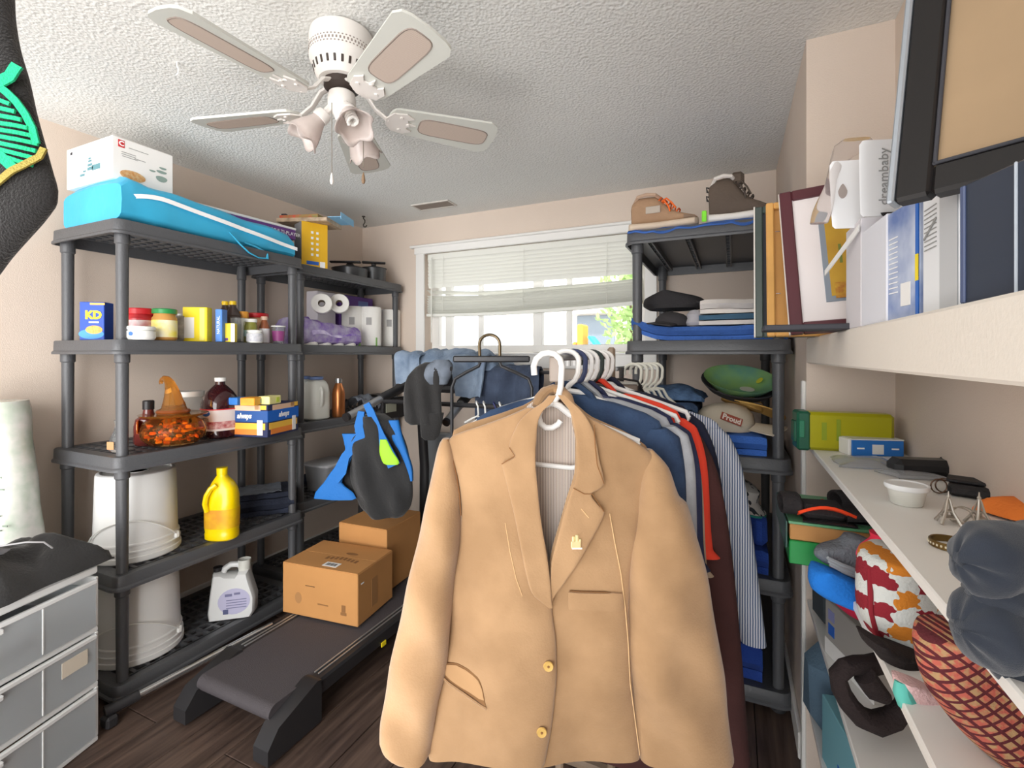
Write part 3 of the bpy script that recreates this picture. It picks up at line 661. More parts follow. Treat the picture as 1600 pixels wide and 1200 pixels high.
build('hat_brim', MB().lathe([(.058, .124), (.09, .118), (.12, .128), (.125, .134), (.118, .134), (.085, .127), (.055, .134)], 48, wob=lambda q, z: 1+.05*math.sin(PI*q*6)), amb2, pk)
hat = []; hr = []
for x, z, r in ((0, .132, .06), (.002, .145, .056), (.004, .158, .045), (.002, .172, .042), (-.002, .19, .036), (-.006, .215, .03), (-.014, .24, .024), (-.026, .262, .019), (-.044, .277, .015), (-.062, .281, .012), (-.078, .276, .0095), (-.086, .265, .008), (-.084, .256, .007)):
    hat.append((x, -x*.2, z)); hr.append(r)
build('hat_cone', MB().tube(hat, hr, 24), amb2, pk)
build('hat_band', MB().lathe([(.060, .136), (.062, .142), (.058, .150), (.055, .150)], 32), mat('band_brown', '#8a4a1e', .3), pk)
oc = mat('orange_tag', '#ef7a20', .6)
tg = build('gift_tag', MB().box((-.085, -.085, .085), (.085, .003, .05), .001, -.75), oc, pk)
build('tag_panel', MB().box((-.0865, -.0865, .087), (.06, .003, .024), .001, -.75), mat('cream_tag', '#f2d9a8', .6), tg)
# juice jug
p = atX(344, 690, -2.19)
jj = thing('juice_jug', 'large dark juice jug with white cap and cranberry label on the third shelf', 'bottle', (p.x, p.y, Z3), -.1)
jm = mat('dark_juice', '#38161a', .1, coat=.6)
rg = []
def sqr(r, z, k=.55, n=28, fx=1.0):
    return [(fx*r*math.copysign(abs(math.cos(2*PI*i/n))**k, math.cos(2*PI*i/n)), r*math.copysign(abs(math.sin(2*PI*i/n))**k, math.sin(2*PI*i/n)), z) for i in range(n)]
for r, z, k in ((.066, 0, .7), (.072, .006, .7), (.073, .03, .7), (.073, .13, .7), (.073, .155, .75), (.068, .185, .85), (.054, .21, .95), (.034, .232, 1), (.021, .244, 1), (.02, .258, 1)): rg.append(sqr(r, z, k))
build('body', MB().loft(rg), jm, jj)
build('grip', MB().tube([(-.066, -.02, .19), (-.083, -.03, .17), (-.084, -.03, .14), (-.073, -.03, .12)], .009, 8), jm, jj)
build('cap', MB().lathe([(.023, .258), (.024, .276), (.001, .278)], 20), whp, jj)
lb = build('paper_label', MB().loft([sqr(.0745, .035, .7), sqr(.0745, .135, .7)], False), mat('cranberry_label', '#e6dcd9', .5), jj)
lb2 = build('fruit_print', MB().loft([sqr(.0752, .045, .7), sqr(.0752, .078, .7)], False), mat('cranberry_print', '#a8323c', .5, col2='#e0b8b4', vs=45), jj)
build('red_stripe', MB().loft([sqr(.0752, .130, .7), sqr(.0752, .135, .7)], False), red, jj)
q = build('oval_logo', MB().prism([(.022*math.cos(a), .013*math.sin(a)) for a in [2*PI*i/20 for i in range(20)]], .002, Matrix.Translation((.022, -.0735, .115)) @ Matrix.Rotation(.3, 4, 'Z') @ Matrix.Rotation(PI/2, 4, 'X')), blue, jj)
build('print_line', MB().box((.02, -.0755, .092), (.05, .001, .004)).box((.02, -.0755, .083), (.06, .001, .003)), grink, jj)
J('cup', 'pale green cup behind the juice jug', 371, -2.27, Z3, .03, .12, mat('pale_green', '#c4dccb', .4), None, cat='cup')
# pads box
lp = atZ(376, 676, Z3); mp_ = atZ(418, 684, Z3); rp_ = atZ(466, 672, Z3)
nav = mat('navy_card', '#232b52', .5)
c2, rz2, wd2 = edge(mp_, rp_)
bxh = .150
t = thing('carton', 'navy and blue pads box reading always at the right end of the third shelf', 'box', (mp_.x, mp_.y, Z3), rz2)
d2 = (Vector(lp)-Vector(mp_)).length*.95
build('body', MB().box((wd2/2, d2/2, bxh/2), (wd2, d2, bxh), .002), nav, t)
lb_ = mat('logo_blue', '#1667cc', .45); org = mat('orange_band', '#ee8b3c', .5); ylw = mat('yellow_band', '#f6c24a', .5); pch = mat('peach_print', '#e9c3a4', .5)
for side in (0, 1):
    if side == 0: w0, fx = wd2, lambda x, z, w, h, m, n, y=0: build(n, MB().box((x, -.0006-y, z), (w, .001, h)), m, t)
    else: w0, fx = d2, lambda x, z, w, h, m, n, y=0: build(n, MB().box((-.0006-y, w0-x, z), (.001, w, h)), m, t)
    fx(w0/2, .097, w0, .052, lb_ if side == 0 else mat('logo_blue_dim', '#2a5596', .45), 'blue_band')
    fx(w0/2, .050, w0*.9, .03, ylw, 'yellow_band'); fx(w0/2, .024, w0*.8, .026, org, 'orange_band'); fx(w0/2, .135, w0*.7, .024, pch, 'flower_print'); fx(w0*.85, .138, w0*.25, .02, ylw, 'gold_print')
    fx(w0*.84, .045, w0*.12, .07, white, 'pad_picture', .001)
    text('logo', 'always', .034, whink, t, (w0/2, -.002, .098) if side == 0 else (-.002, w0/2, .098), FRONT if side == 0 else LEFT, bold=.0012, shear=.25, sx=.85)
tp = Vector((mp_.x, mp_.y, Z3+bxh+.001)); R_ = Matrix.Rotation(rz2, 3, 'Z')
for k, (x, y, wdx, dy, hh, mm, lab) in enumerate(((.055, .03, .085, .06, .038, mat('pale_yellow_pack', '#efe9a0', .5), 'pale yellow small pack on top of the pads box'), (-.006, .075, .075, .07, .036, mat('orange_pack', '#f0931e', .45, col2='#e8b43c', vs=12), 'orange candy pack on top of the pads box'), (.0, .155, .06, .05, .034, mat('blue_pack', '#3b7fd0', .5), 'small blue pack at the left edge on the pads box'))):
    q = tp+R_ @ Vector((x, y, 0)); t = thing('small_pack', lab, 'pack', q, rz2+(.0, .1, -.1)[k])
    build('body', MB().box((0, 0, hh/2), (wdx, dy, hh), .003), mm, t); plate(t, 'print', [mat('lime_print', '#c8d84a', .5), mat('green_grey_print', '#8f9a80', .5), white][k], wdx*.2, hh/2, wdx*.25, hh*.6, y=-dy/2-.0006)
# --- buckets
bkm = mat('bucket_white', '#e9e9e7', .35)
def bucket(lab, px, py, z, r, h, X=-2.29):
    p = atX(px, py, X); t = thing('bucket', lab, 'bucket', (p.x, p.y, z), 0, 'upturned white buckets')
    pf = [(r*1.08, 0), (r*1.10, .004), (r*1.10, .022), (r*1.07, .024), (r*1.07, .038), (r*1.085, .04), (r*1.085, .046), (r*1.05, .048), (r*1.05, .064), (r*1.06, .066), (r*1.06, .072), (r*1.02, .076), (r*.97, h-.012), (r*.95, h-.004), (r*.90, h)]
    build('body', MB().lathe(pf+[(r*.86, h), (r*.84, h-.008), (.001, h-.008)], 48), bkm, t)
    build('base_ring', MB().lathe([(r*.3, h-.0075), (r*.3, h-.005), (r*.27, h-.005), (r*.27, h-.0075)], 32), bkm, t)
    hd = [(r*1.075*math.cos(a), r*1.075*math.sin(a), .060+.11*math.sin((a+2.0)/2.6*PI)*1) for a in [-2.0+2.6*i/16 for i in range(17)]]
    build('handle', MB().tube([(x*1.02, y*1.02, z_) for x, y, z_ in hd], .003, 6), whp, t)
    [build('handle_lug', MB().box((q[0], q[1], .06), (.02, .02, .03), .005), whp, t) for q in (hd[0], hd[-1])]
bucket('upturned white bucket on the fourth shelf, beside the yellow jug', 214, 800, Z4, .141, .345)
bucket('upturned white bucket on the bottom shelf, beside the detergent jug', 216, 980, Z5, .146, .34)
# --- yellow oil jug
def ovalring(a, b, z, k=.8, n=28, ox=0, oy=0): return [(ox+a*math.copysign(abs(math.cos(2*PI*i/n))**k, math.cos(2*PI*i/n)), oy+b*math.copysign(abs(math.sin(2*PI*i/n))**k, math.sin(2*PI*i/n)), z) for i in range(n)]
p = atZ(337, 848, Z4)
t = thing('oil_jug', 'bright yellow jug with moulded handle on the fourth shelf', 'jug', (p.x-.03, p.y+.05, Z4), .42)
ym = mat('yellow_jug', '#f5d400', .3, coat=.3)
rg = [ovalring(a, b, z, .75, ox=ox) for a, b, z, ox in ((.062, .045, 0, 0), (.068, .050, .006, 0), (.069, .051, .03, 0), (.067, .050, .034, 0), (.069, .051, .05, 0), (.070, .051, .15, 0), (.066, .048, .19, .004), (.058, .042, .225, .006), (.045, .034, .252, .004), (.028, .026, .272, 0), (.02, .02, .284, 0), (.018, .018, .296, 0))]
build('body', MB().loft(rg), ym, t)
build('handle', MB().tube([(.0, -.043, .25), (-.02, -.052, .235), (-.035, -.058, .205), (-.04, -.06, .17), (-.035, -.053, .135)], .011, 8), ym, t)
build('cap', MB().lathe([(.022, .288), (.023, .318), (.001, .32)], 20), ym, t)
build('paper_label', MB().loft([ovalring(.0702, .0518, .055, .75), ovalring(.0712, .0525, .14, .75)], False), mat('amber_label', '#d9962a', .5, col2='#f5d400', vs=9), t)
# jeans on fourth shelf
denim = mat('dark_denim', '#2b3142', .9, bump=.5, bs=90, var=.3, vs=14)
p = atZ(424, 808, Z4)
t = thing('folded_clothes', 'dark navy folded clothes in clear wrap on the fourth shelf', 'clothes', (p.x-.06, p.y-.02, Z4), .9)
build('cloth', serp(MB(), .32, .22, 4, .028, 3, .012), denim, t)
build('wrap', MB().sheet(lambda u, v: (-.1+.2*u, -.012-.0*v+.19*v, .122+.012*noise.noise(Vector((u*6, v*6, 1)))), 14, 12, .0015), mat('crinkled_wrap', '#aab0bc', .2, trans=.5, ior=1.1), t)
# detergent jug
p = atZ(350, 978, Z5)
t = thing('detergent_jug', 'white detergent jug with dark cap and lilac label on the bottom shelf', 'jug', (p.x-.02, p.y+.045, Z5), .70)
wj = mat('jug_white', '#e6e7e6', .35)
m_ = MB()
outer = [(-.095, 0), (.085, 0), (.1, .02), (.102, .09), (.085, .15), (.074, .19), (.070, .215), (.03, .215), (.02, .2), (-.03, .205), (-.05, .218), (-.078, .218), (-.082, .19), (-.092, .11), (-.1, .03)]
rg = []
for i, (a, s_) in enumerate(((.0, .90), (.012, .98), (.03, 1.0), (.06, 1.0), (.078, .98), (.09, .90))): rg.append([(x*s_, a, .11+(z-.11)*s_ if z > .001 else (z if s_ > .95 else .004)) for x, z in outer])
build('body', MB().loft(rg), wj, t)
build('handle', MB().tube([(-.045, .045, .2), (-.035, .045, .225), (-.01, .045, .242), (.02, .045, .24), (.04, .045, .225), (.055, .045, .2)], .014, 10), wj, t)
build('cap', MB().lathe([(.019, .214), (.02, .236), (.001, .238)], 18, (-.064, .045, 0)), blackc, t)
build('measuring_cup', MB().lathe([(.026, .21), (.028, .262), (.026, .262), (.024, .214), (.001, .214)], 20, (.048, .045, 0)), milky, t)
lilac = mat('lilac_label', '#c3c0dc', .5)
q = build('paper_label', MB().prism([(.015+.068*math.cos(a), .085+.06*math.sin(a)) for a in [2*PI*i/22 for i in range(22)]], .0012, Matrix.Rotation(PI/2, 4, 'X')), lilac, t)
build('brand_print', MB().box((-.008, -.0016, .116), (.03, .0008, .012)).box((.028, -.0016, .12), (.026, .0008, .010)), mat('violet_ink', '#7d7ca0', .6), q)
for k in range(4): build('print_line', MB().box((.025, -.0016, .092-k*.012), (.085, .0008, .0035)), mat('violet_ink', '#7d7ca0', .6), q)
build('dark_square', MB().box((-.02, -.0018, .04), (.022, .0008, .022)), mat('slate_ink', '#5a5f86', .6), q)
# ---------------------------------------------------------------- corner shelf goods
tissue = mat('tissue_paper', '#f3f1ec', .95, bump=.2, bs=60)
for px, lab in ((503, 'left toilet roll on top of the purple wrapped pack'), (530, 'right toilet roll on top of the purple wrapped pack')):
    p = atX(px, 475, -2.28); t = thing('toilet_roll', lab, 'toilet roll', (p.x, p.y, p.z), 0, 'loose toilet rolls')
    T = Matrix.Rotation(math.radians(44), 4, 'Z') @ Matrix.Rotation(PI/2, 4, 'X')
    build('paper', MB().lathe([(.021, 0), (.056, 0), (.06, -.004), (.06, -.09), (.058, -.094), (.021, -.094), (.021, 0)], 32, (0, 0, .047), T, False), tissue, t)
    build('core', MB().lathe([(.0195, -.001), (.0195, -.093), (.0175, -.093), (.0175, -.001)], 24, (0, 0, .047), T, False), mat('cardboard_core', '#b9a893', .9), t)
lavw = mat('lilac_film', '#cfc8e0', .25, trans=.25, col2='#8f6cc4', vs=16, ior=1.1)
p1 = atX(476, 540, -2.21); p2 = atX(560, 545, -2.21)
t = thing('tissue_pack', 'clear and purple wrapped pack of toilet rolls lying on the corner shelf', 'pack', ((p1.x-.1), (p1.y+p2.y)/2, Z2))
L_ = p2.y-p1.y
for i in range(4):
    for j in range(2): build('roll', MB().lathe([(.02, 0), (.054, 0), (.054, .1), (.02, .1)], 24, (-.045+j*.105, -L_/2+.06+i*(L_-.12)/3, 0)), tissue, t)
m_ = MB(); rg = []
for i in range(17):
    u = i/16; y = -L_/2-.03+(L_+.06)*u; e = .55 if i in (0, 16) else 1; hh = (.165-.055*u)*e
    rg.append([(x*.125*e+.012*noise.noise(Vector((x*3, y*14, z*3))), y, max(.0005, hh*(z+1)/2+.014*noise.noise(Vector((x*4+3, y*18, z*4)))*(z+1)/2)) for x, y_, z in [(math.copysign(abs(math.cos(a))**.5, math.cos(a)), 0, math.copysign(abs(math.sin(a))**.5, math.sin(a))) for a in [2*PI*k/20 for k in range(20)]]])
build('film', m_.loft(rg), lavw, t)
build('purple_print', MB().sheet(lambda u, v: (.128+.0-.04*v*v, -L_/2+.03+L_*.9*u, .055+.075*v-.05*u*v+.01*math.sin(u*9)), 14, 5, .0015), mat('violet_print', '#6b3fae', .4, col2='#e6def2', vs=13), t)
vio = mat('violet_film', '#6a3aa6', .3, var=.15, vs=8, coat=.4)
for px, X, wd_, h, lab in ((447, -2.3, .14, .165, 'purple wrapped bundle seen between the two shelving units, front'), (437, -2.45, .12, .155, 'darker purple bundle behind the front purple one, by the wall')):
    p = atX(px, 520, X); t = thing('tissue_pack', lab, 'pack', (p.x, max(p.y, 1.99+wd_*.0), Z2))
    build('body', MB().box((0, .05, h/2), (wd_, .12, h), .035).noise(.006, 18, 4).floor(), vio, t)
    if X == -2.3: build('white_label', MB().box((wd_/2+.004, .06, .08), (.003, .05, .07), .002), white, t)
for px, X, lab in ((552, -2.36, 'paper towel roll half hidden at the back of the corner shelf'), (578, -2.28, 'middle upright paper towel roll on the corner shelf'), (609, -2.29, 'rightmost upright paper towel roll on the corner shelf')):
    p = atX(px, 540, X); t = thing('paper_towel_roll', lab, 'paper towel', (p.x, p.y, Z2), 0, 'upright paper towel rolls')
    build('roll', MB().lathe([(.05, 0), (.074, .004), (.076, .01), (.076, .262), (.072, .27), (.02, .266)], 32), tissue, t)
    build('paper_label', MB().box((.045, -.062, .17), (.035, .002, .05), 0, .6), mat('grey_label', '#a9a7a5', .6), t)
    build('green_corner', MB().box((.0756, -.02, .03), (.002, .02, .06), 0, .2), mat('lime', '#8fc46a', .6), t)
for y0, w_, mm, lab in ((2.30, .17, mat('grey_white_pack', '#dcd6dc', .5), 'pale box behind the toilet rolls'), (2.50, .34, mat('violet_box', '#6f4a9c', .5), 'long violet carton at the back behind the paper towels')):
    t = thing('carton', lab, 'box', (-2.50, y0+w_/2, Z2)); build('body', MB().box((0, 0, .18), (.10, w_-.01, .36), .004), mm, t)
    if w_ > .2: build('blue_print', MB().box((.051, .06, .28), (.002, .10, .10)), mat('soft_blue', '#7f92cf', .5), t)
# third shelf of the corner unit
for px, X, lab in ((494, -2.27, 'white jug with a blue lid beside the copper bottle'), (474, -2.40, 'white jug with a blue cap half hidden behind the shelf post')):
    p = atX(px, 650, X); t = thing('milk_jug', lab, 'jug', (p.x, p.y, Z3), 0, 'white jugs on the corner shelf')
    build('body', MB().loft([ovalring(a, b_, z, .7) for a, b_, z in ((.06, .06, 0), (.068, .068, .008), (.068, .068, .16), (.062, .062, .20), (.045, .05, .225), (.03, .03, .235))]), milky, t)
    build('handle', MB().tube([(.058, -.02, .19), (.078, -.03, .17), (.078, -.03, .11), (.062, -.02, .08)], .010, 8), milky, t)
    build('lid', MB().lathe([(.04, .236), (.042, .252), (.001, .255)], 20), mat('slate_blue', '#6277a6', .5), t)
p = atX(529, 655, -2.23); t = thing('flask', 'copper coloured metal bottle with silver cap', 'bottle', (p.x, p.y, Z3))
build('body', MB().lathe([(.036, 0), (.039, .006), (.039, .14), (.034, .17), (.022, .2), (.019, .208)], 32), mat('copper', '#c07a4a', .28, .75), t)
build('cap', MB().lathe([(.021, .208), (.022, .214), (.022, .236), (.001, .238)], 24), mat('steel', '#cfd0d2', .25, .9), t)
p = atX(562, 640, -2.28); t = thing('plastic_bag', 'crumpled clear plastic bag beside the copper bottle', 'bag', (p.x, p.y, Z3), .2)
build('body', MB().sheet(lambda u, v: (-.09+.2*v, -.09+.19*u, .075*math.sin(PI*min(.98, v))+.03+.03*noise.noise(Vector((u*7, v*7, 0)))), 14, 14, .002).floor(), mat('crinkled_wrap', '#aab0bc', .2, trans=.5, ior=1.1), t)
p = atX(600, 650, -2.38); t = thing('plastic_tub', 'small dark lidded tub at the far end of the corner shelf', 'tub', (p.x, p.y-.05, Z3)); build('body', MB().box((0, 0, .04), (.14, .14, .08), .012), mat('slate_tub', '#55565c', .4), t); build('lid', MB().box((0, 0, .087), (.15, .15, .012), .004), blackc, t)
# fourth shelf of the corner unit
p = atX(512, 720, -2.26); t = thing('storage_box', 'clear plastic box with grey lid on the fourth shelf of the corner unit', 'box', (p.x-.04, p.y+.04, Z4))
build('body', MB().loft([ovalring(.085, .095, 0, .3), ovalring(.1, .11, .15, .3)]), mat('frosted_box', '#a8aaae', .3, trans=.4), t)
build('lid', MB().loft([ovalring(.104, .115, .15, .3), ovalring(.106, .117, .162, .3), ovalring(.098, .108, .168, .3)]), mat('grey_lid', '#b9babd', .4), t)
t.location.z = Z4
p = atX(466, 755, -2.27); t = thing('spray_bottle', 'clear squeeze bottle standing left of the clear plastic box', 'bottle', (p.x-.03, p.y+.02, Z4))
build('body', MB().lathe([(.03, 0), (.033, .008), (.033, .11), (.014, .14), (.012, .15)], 18), milky, t); build('nozzle', MB().lathe([(.016, .15), (.016, .17), (.008, .18), (.006, .21)], 14), whp, t)
p = atX(470, 790, -2.3)
t = thing('folded_clothes', 'small dark folded garment beside the squeeze bottle on the corner unit', 'clothes', (-2.33, 2.35, Z4), 1.4); build('cloth', serp(MB(), .28, .16, 3, .022, 8, .01), denim, t)
t = thing('storage_bin', 'round black bin standing on the corner unit behind the boxes', 'bin', (-2.36, 2.66, Z4)); build('body', MB().lathe([(.11, 0), (.14, .2), (.145, .21), (.135, .21), (.105, .008), (.001, .006)], 28), mat('black_bin', '#2b2b2d', .5), t); build('rim', MB().tube([(.143*math.cos(a), .143*math.sin(a), .208) for a in [2*PI*i/24 for i in range(24)]], .006, 6, loop=True), mat('black_bin', '#2b2b2d', .5), t)
# ---------------------------------------------------------------- drawer tower, clothes and bag at lower left
D = Vector((-.287, .969, 0)).normalized(); rzD = math.atan2(-D.y, -D.x)  # local +x from far end to near end
dx, dh = .62, .605
t = thing('drawer_tower', 'white framed plastic drawer tower with three clear drawers', 'drawer unit', (-1.975, .905, 0), rzD)
wfr = mat('drawer_frame', '#eceeee', .35); fr = mat('frosted_drawer', '#e6ebee', .32, trans=.6, ior=1.1)
# local: x along face (0..dx), y: away from room? face at y=0 , body toward -y
SG = -1
def dbx(m, x0, x1, y0, y1, z0, z1, bev=.003): return m.box(((x0+x1)/2, SG*(y0+y1)/2, (z0+z1)/2), (x1-x0, abs(y1-y0), z1-z0), bev)
m_ = MB(); dbx(m_, 0, dx, .0, .36, dh-.03, dh, .006); build('top', m_, wfr, t)
for k in range(3):
    z0 = .02+k*.187
    m_ = MB(); dbx(m_, 0, dx, 0, .36, z0-.018, z0, .004); dbx(m_, 0, .012, 0, .36, z0, z0+.17, .003); dbx(m_, dx-.012, dx, 0, .36, z0, z0+.17, .003); build('frame', m_, wfr, t)
    d_ = MB(); dbx(d_, .014, dx-.014, -.006, .0, z0+.004, z0+.165, .002); dbx(d_, .014, .018, .0, .33, z0+.004, z0+.14, .001); dbx(d_, .014, dx-.014, .0, .33, z0+.003, z0+.007, .001); dbx(d_, .014, dx-.014, .326, .33, z0+.004, z0+.14, .001)
    dr = build('drawer', d_, fr, t)
    m_ = MB(); dbx(m_, .012, dx-.012, -.010, .004, z0+.150, z0+.166, .003); build('drawer_rim', m_, wfr, dr)
    m_ = MB(); dbx(m_, .285, .40, -.02, -.006, z0+.135, z0+.152, .004); build('handle', m_, wfr, dr)
    m_ = MB(); dbx(m_, .175, .180, -.008, -.004, z0+.01, z0+.15, .001); build('moulded_rib', m_, wfr, dr)
    if k == 1: m_ = MB(); dbx(m_, .045, .125, -.009, -.0075, z0+.085, z0+.135, .0); q = build('sticker', m_, mat('sticker', '#e6dccb', .6), dr); 
cols = ['#a08478', '#555a66', '#7d8188']
for k in range(3):
    c = thing('folded_clothes', ['beige and brown clothes inside the lowest clear drawer', 'dark clothes inside the middle clear drawer', 'grey clothes inside the top clear drawer'][k], 'clothes', Vector((-1.985, .90, .029+k*.187))+Matrix.Rotation(rzD, 3, 'Z') @ Vector((.32, -.17, 0)), rzD)
    build('cloth', MB().box((0, 0, .05), (.5, .27, .1), .035).noise(.012, 16, k).floor(), mat('drawer_cloth_%d' % k, cols[k], .9, var=.4, vs=10), c)
RD = Matrix.Rotation(rzD, 3, 'Z')
def dloc(x, y, z): return Vector((-1.985, .90, z))+RD @ Vector((x, -y, 0))
q = dloc(.22, .14, dh+.001)
t = thing('jacket', 'black jacket with grey lining and white piping heaped on the drawer tower', 'clothes', q, rzD)
def heap(nu, nv, wx, wy, h, seed, th, ex=2.2):
    def fn(u, v):
        x = (u-.5)*wx; y = (v-.5)*wy; r = max(abs(2*u-1), abs(2*v-1)); e = max(0, 1-r**ex)
        n1 = noise.noise(Vector((x*7+seed, y*7, seed))); n2 = noise.noise(Vector((x*16, y*16+seed, 2)))
        return (x+.02*n2, y+.02*n1, th/2+.001+e**.6*h*(.72+.5*n1+.15*n2))
    return MB().sheet(fn, nu, nv, th).floor()
bkf = mat('black_fabric', '#2c2b2b', .92, bump=.3, bs=120, var=.2, sheen=.2)
build('body', heap(44, 30, .52, .33, .16, 4, .006), bkf, t, ang=80)
build('grey_lining', MB().sheet(lambda u, v: (.0+.24*u, -.09+.19*v, .135+.05*math.sin(PI*u)*math.sin(PI*v)+.02*noise.noise(Vector((u*5, v*5, 7)))), 14, 10, .004), mat('grey_lining', '#77767a', .8, var=.15), t)
build('piping', MB().tube([(-.10, .12, .10), (-.06, .14, .135), (-.02, .13, .15), (.03, .1, .155), (.08, .12, .14), (.14, .14, .135), (.22, .14, .10)], .0025, 6), mat('pale_piping', '#c9c9cc', .6), t)
q = dloc(.30, .035, dh+.001)
t = thing('folded_clothes', 'navy and green striped cloth at the edge of the drawer tower top', 'clothes', q, rzD)
build('cloth', MB().sheet(lambda u, v: (-.2+.36*u, .035-.09*v, .004+.028*math.sin(PI*u)**.5*(1-v)+.004), 16, 6, .006).floor(), mat('navy_fabric', '#2c3440', .9), t)
build('green_stripe', MB().sheet(lambda u, v: (-.16+.09*u, .035-.085*v, .0125+.028*math.sin(PI*(.11+.25*u))**.5*(1-v)), 6, 6, .003), mat('green_fabric', '#2fae85', .8), t)
t = thing('packaged_blanket', 'white and green printed roll in clear plastic leaning by the left wall', 'package', (-2.45, .83, .0), YR)
build('body', MB().panel([(0, -.14, .15), (.2, -.14, .14), (.6, -.135, .13), (.85, -.13, .10), (1.0, -.13, .075), (1.12, -.12, .06), (1.15, -.11, .05)], .16, None, 14, 24, 3, wr=.012, seed=3), mat('printed_pack', '#eceae4', .25, col2='#b5c9b4', vs=11, coat=.6), t)
pp = MB()
rr = random.Random(8)
for k in range(40): pp.box((rr.uniform(-.12, .09), -.082, rr.uniform(.62, 1.08)), (.018, .002, .005), 0)
tag(build('printed_marks', pp, mat('sage_print', '#7f8f80', .6), t), kind='stuff')
# ================================================================ TREADMILL AND WHAT IS ON IT
class Pl:
    # a camera-height local frame at a chosen real distance, for shapes seen face-on
    def __init__(s, px, py, t, z0=None):
        s.px, s.py, s.t = px, py, t; s.c = at(px, py, t); s.rz = YR
        if z0 is not None: s.c.z = z0
        s.zc = s.c.z
    def x(s, px): return (px-s.px)*s.t/FOC
    def z(s, py): return CAMZ+(HY-py)*s.t/FOC-s.zc
    def p(s, px, py, y=0.0): return (s.x(px), y, s.z(py))
    def rows(s, L): return [(s.z(py), s.x(a), s.x(b)) for py, a, b in L]
def drape(wx, R, fl, bl_, seed, th=.006, nu=22, nv=30, taper=0.0, amp=.015, flat=1.0):
    tot = fl+bl_+PI*R
    def fn(u, v):
        s_ = v*tot; x = (u-.5)*wx
        if s_ < bl_: y, z = R, -(bl_-s_)
        elif s_ < bl_+PI*R: a = (s_-bl_)/R; y, z = R*math.cos(a), R*math.sin(a)*flat
        else: y, z = -R, -(s_-bl_-PI*R)
        hang = max(0, -z); w = 1-taper*hang/max(fl, .01)
        n1 = noise.noise(Vector((x*11+seed, z*3, seed))); n2 = noise.noise(Vector((x*23, z*9+seed, y*8)))
        return (x*w+.3*amp*n2, y-(amp*1.6*n1 if y < 0 else -amp*n1), z+amp*n2*.6)
    return MB().sheet(fn, nu, nv, th)
tx0, tx1, ty0, ty1 = -1.82, -1.345, 1.09, 2.62
tm = thing('treadmill', 'black treadmill with silver edged rails and grey tubular handles', 'treadmill', ((tx0+tx1)/2, (ty0+ty1)/2, 0))
bx_, by_ = (tx0+tx1)/2, (ty0+ty1)/2
belt = mat('belt_rubber', '#4a4548', .75, bump=.3, bs=300); tb = mat('treadmill_black', '#2c2b2d', .45); sil = mat('satin_silver', '#b5b6b8', .3, .7)
def L_(x, y, z): return (x-bx_, y-by_, z)
L = (ty1-.1)-(ty0+.02); m_ = MB(); R = .028
path = [(ty0+.045+R*math.cos(a), .122+R*math.sin(a)) for a in [PI/2+PI*i/8 for i in range(9)]]
path = path+[(ty1-.12, .094), (ty1-.12, .15)]
rg = [[(x-bx_, y-by_, z) for y, z in path] for x in (tx0+.05, tx1-.05)]
build('belt', MB().loft(rg), belt, tm)
build('deck_frame', MB().box(L_(bx_, (ty0+ty1)/2+.1, .075), (tx1-tx0-.12, ty1-ty0-.35, .035), .004), tb, tm)
for x, s_ in ((tx0+.028, -1), (tx1-.028, 1)):
    build('side_rail', MB().box(L_(x, (ty0+ty1)/2+.06, .125), (.056, ty1-ty0-.22, .06), .008), tb, tm)
    for dxx in (-.012, .006): build('rail_trim', MB().box(L_(x-s_*.010+dxx, (ty0+ty1)/2+.06, .1565), (.007, ty1-ty0-.3, .004), .001), sil, tm)
    build('rear_foot', MB().loft([[(x-bx_+q*.034, ty0-by_-.03+y_, z_) for q, z_ in ((-1, .012), (1, .012), (1.0, h_), (-1.0, h_))] for y_, h_ in ((0, .06), (.04, .11), (.20, .163), (.22, .158))]), tb, tm)
    build('front_foot', MB().box(L_(x, ty1-.12, .05), (.06, .1, .098), .012), tb, tm)
    build('foot_pad', MB().box(L_(x, ty0+.05, .0125), (.05, .06, .022), .005), mat('rubber', '#1d1c1d', .8), tm)
build('motor_cover', MB().loft([[(q*(tx1-tx0)/2*.98, y-by_, z_) for q, z_ in ((-1, .04), (1, .04), (1, h), (.9, h+.02), (-.9, h+.02), (-1, h))] for y, h in ((ty1-.36, .15), (ty1-.30, .20), (ty1-.08, .22), (ty1, .14))]), tb, tm)
hL0 = atX(541, 652, -1.80); hR0 = atX(697, 660, -1.36)
for nm, x, h0 in (('left', -1.80, hL0), ('right', -1.36, hR0)):
    top = Vector((x, 2.5, 1.17))
    build('upright', MB().tube([L_(x, ty1-.06, .1), L_(x, ty1-.05, .6), L_(x, ty1-.1, 1.1)], .022, 12, flat=1.5), tb, tm)
    ha = build('handle', MB().tube([L_(*h0), L_(*(h0.lerp(top, .5))), L_(*top)], .021, 14), sil, tm)
    d = (top-h0).normalized()
    build('end_cap', MB().tube([L_(*(h0-d*.006)), L_(*(h0+d*.012))], .0225, 14), blackc, ha)
    build('foam_grip', MB().tube([L_(*h0.lerp(top, .42)), L_(*h0.lerp(top, .98))], .028, 12), tb, ha)
build('console', MB().box((0, 0, 0), (.50, .16, .05), .015, M=Matrix.Translation(L_(bx_, 2.47, 1.15)) @ Matrix.Rotation(math.radians(30), 4, 'X')), tb, tm)
build('console_arm', MB().box(L_(-1.79, 2.27, 1.015), (.02, .26, .12), .006), tb, tm)
build('sticker', MB().box(L_(-1.7775, 2.21, 1.02), (.002, .09, .05)), mat('silver_sticker', '#b9bba8', .5), tm)
build('yellow_mark', MB().box(L_(tx1+.002, 1.62, .10), (.006, .03, .02), .002), yel, tm)
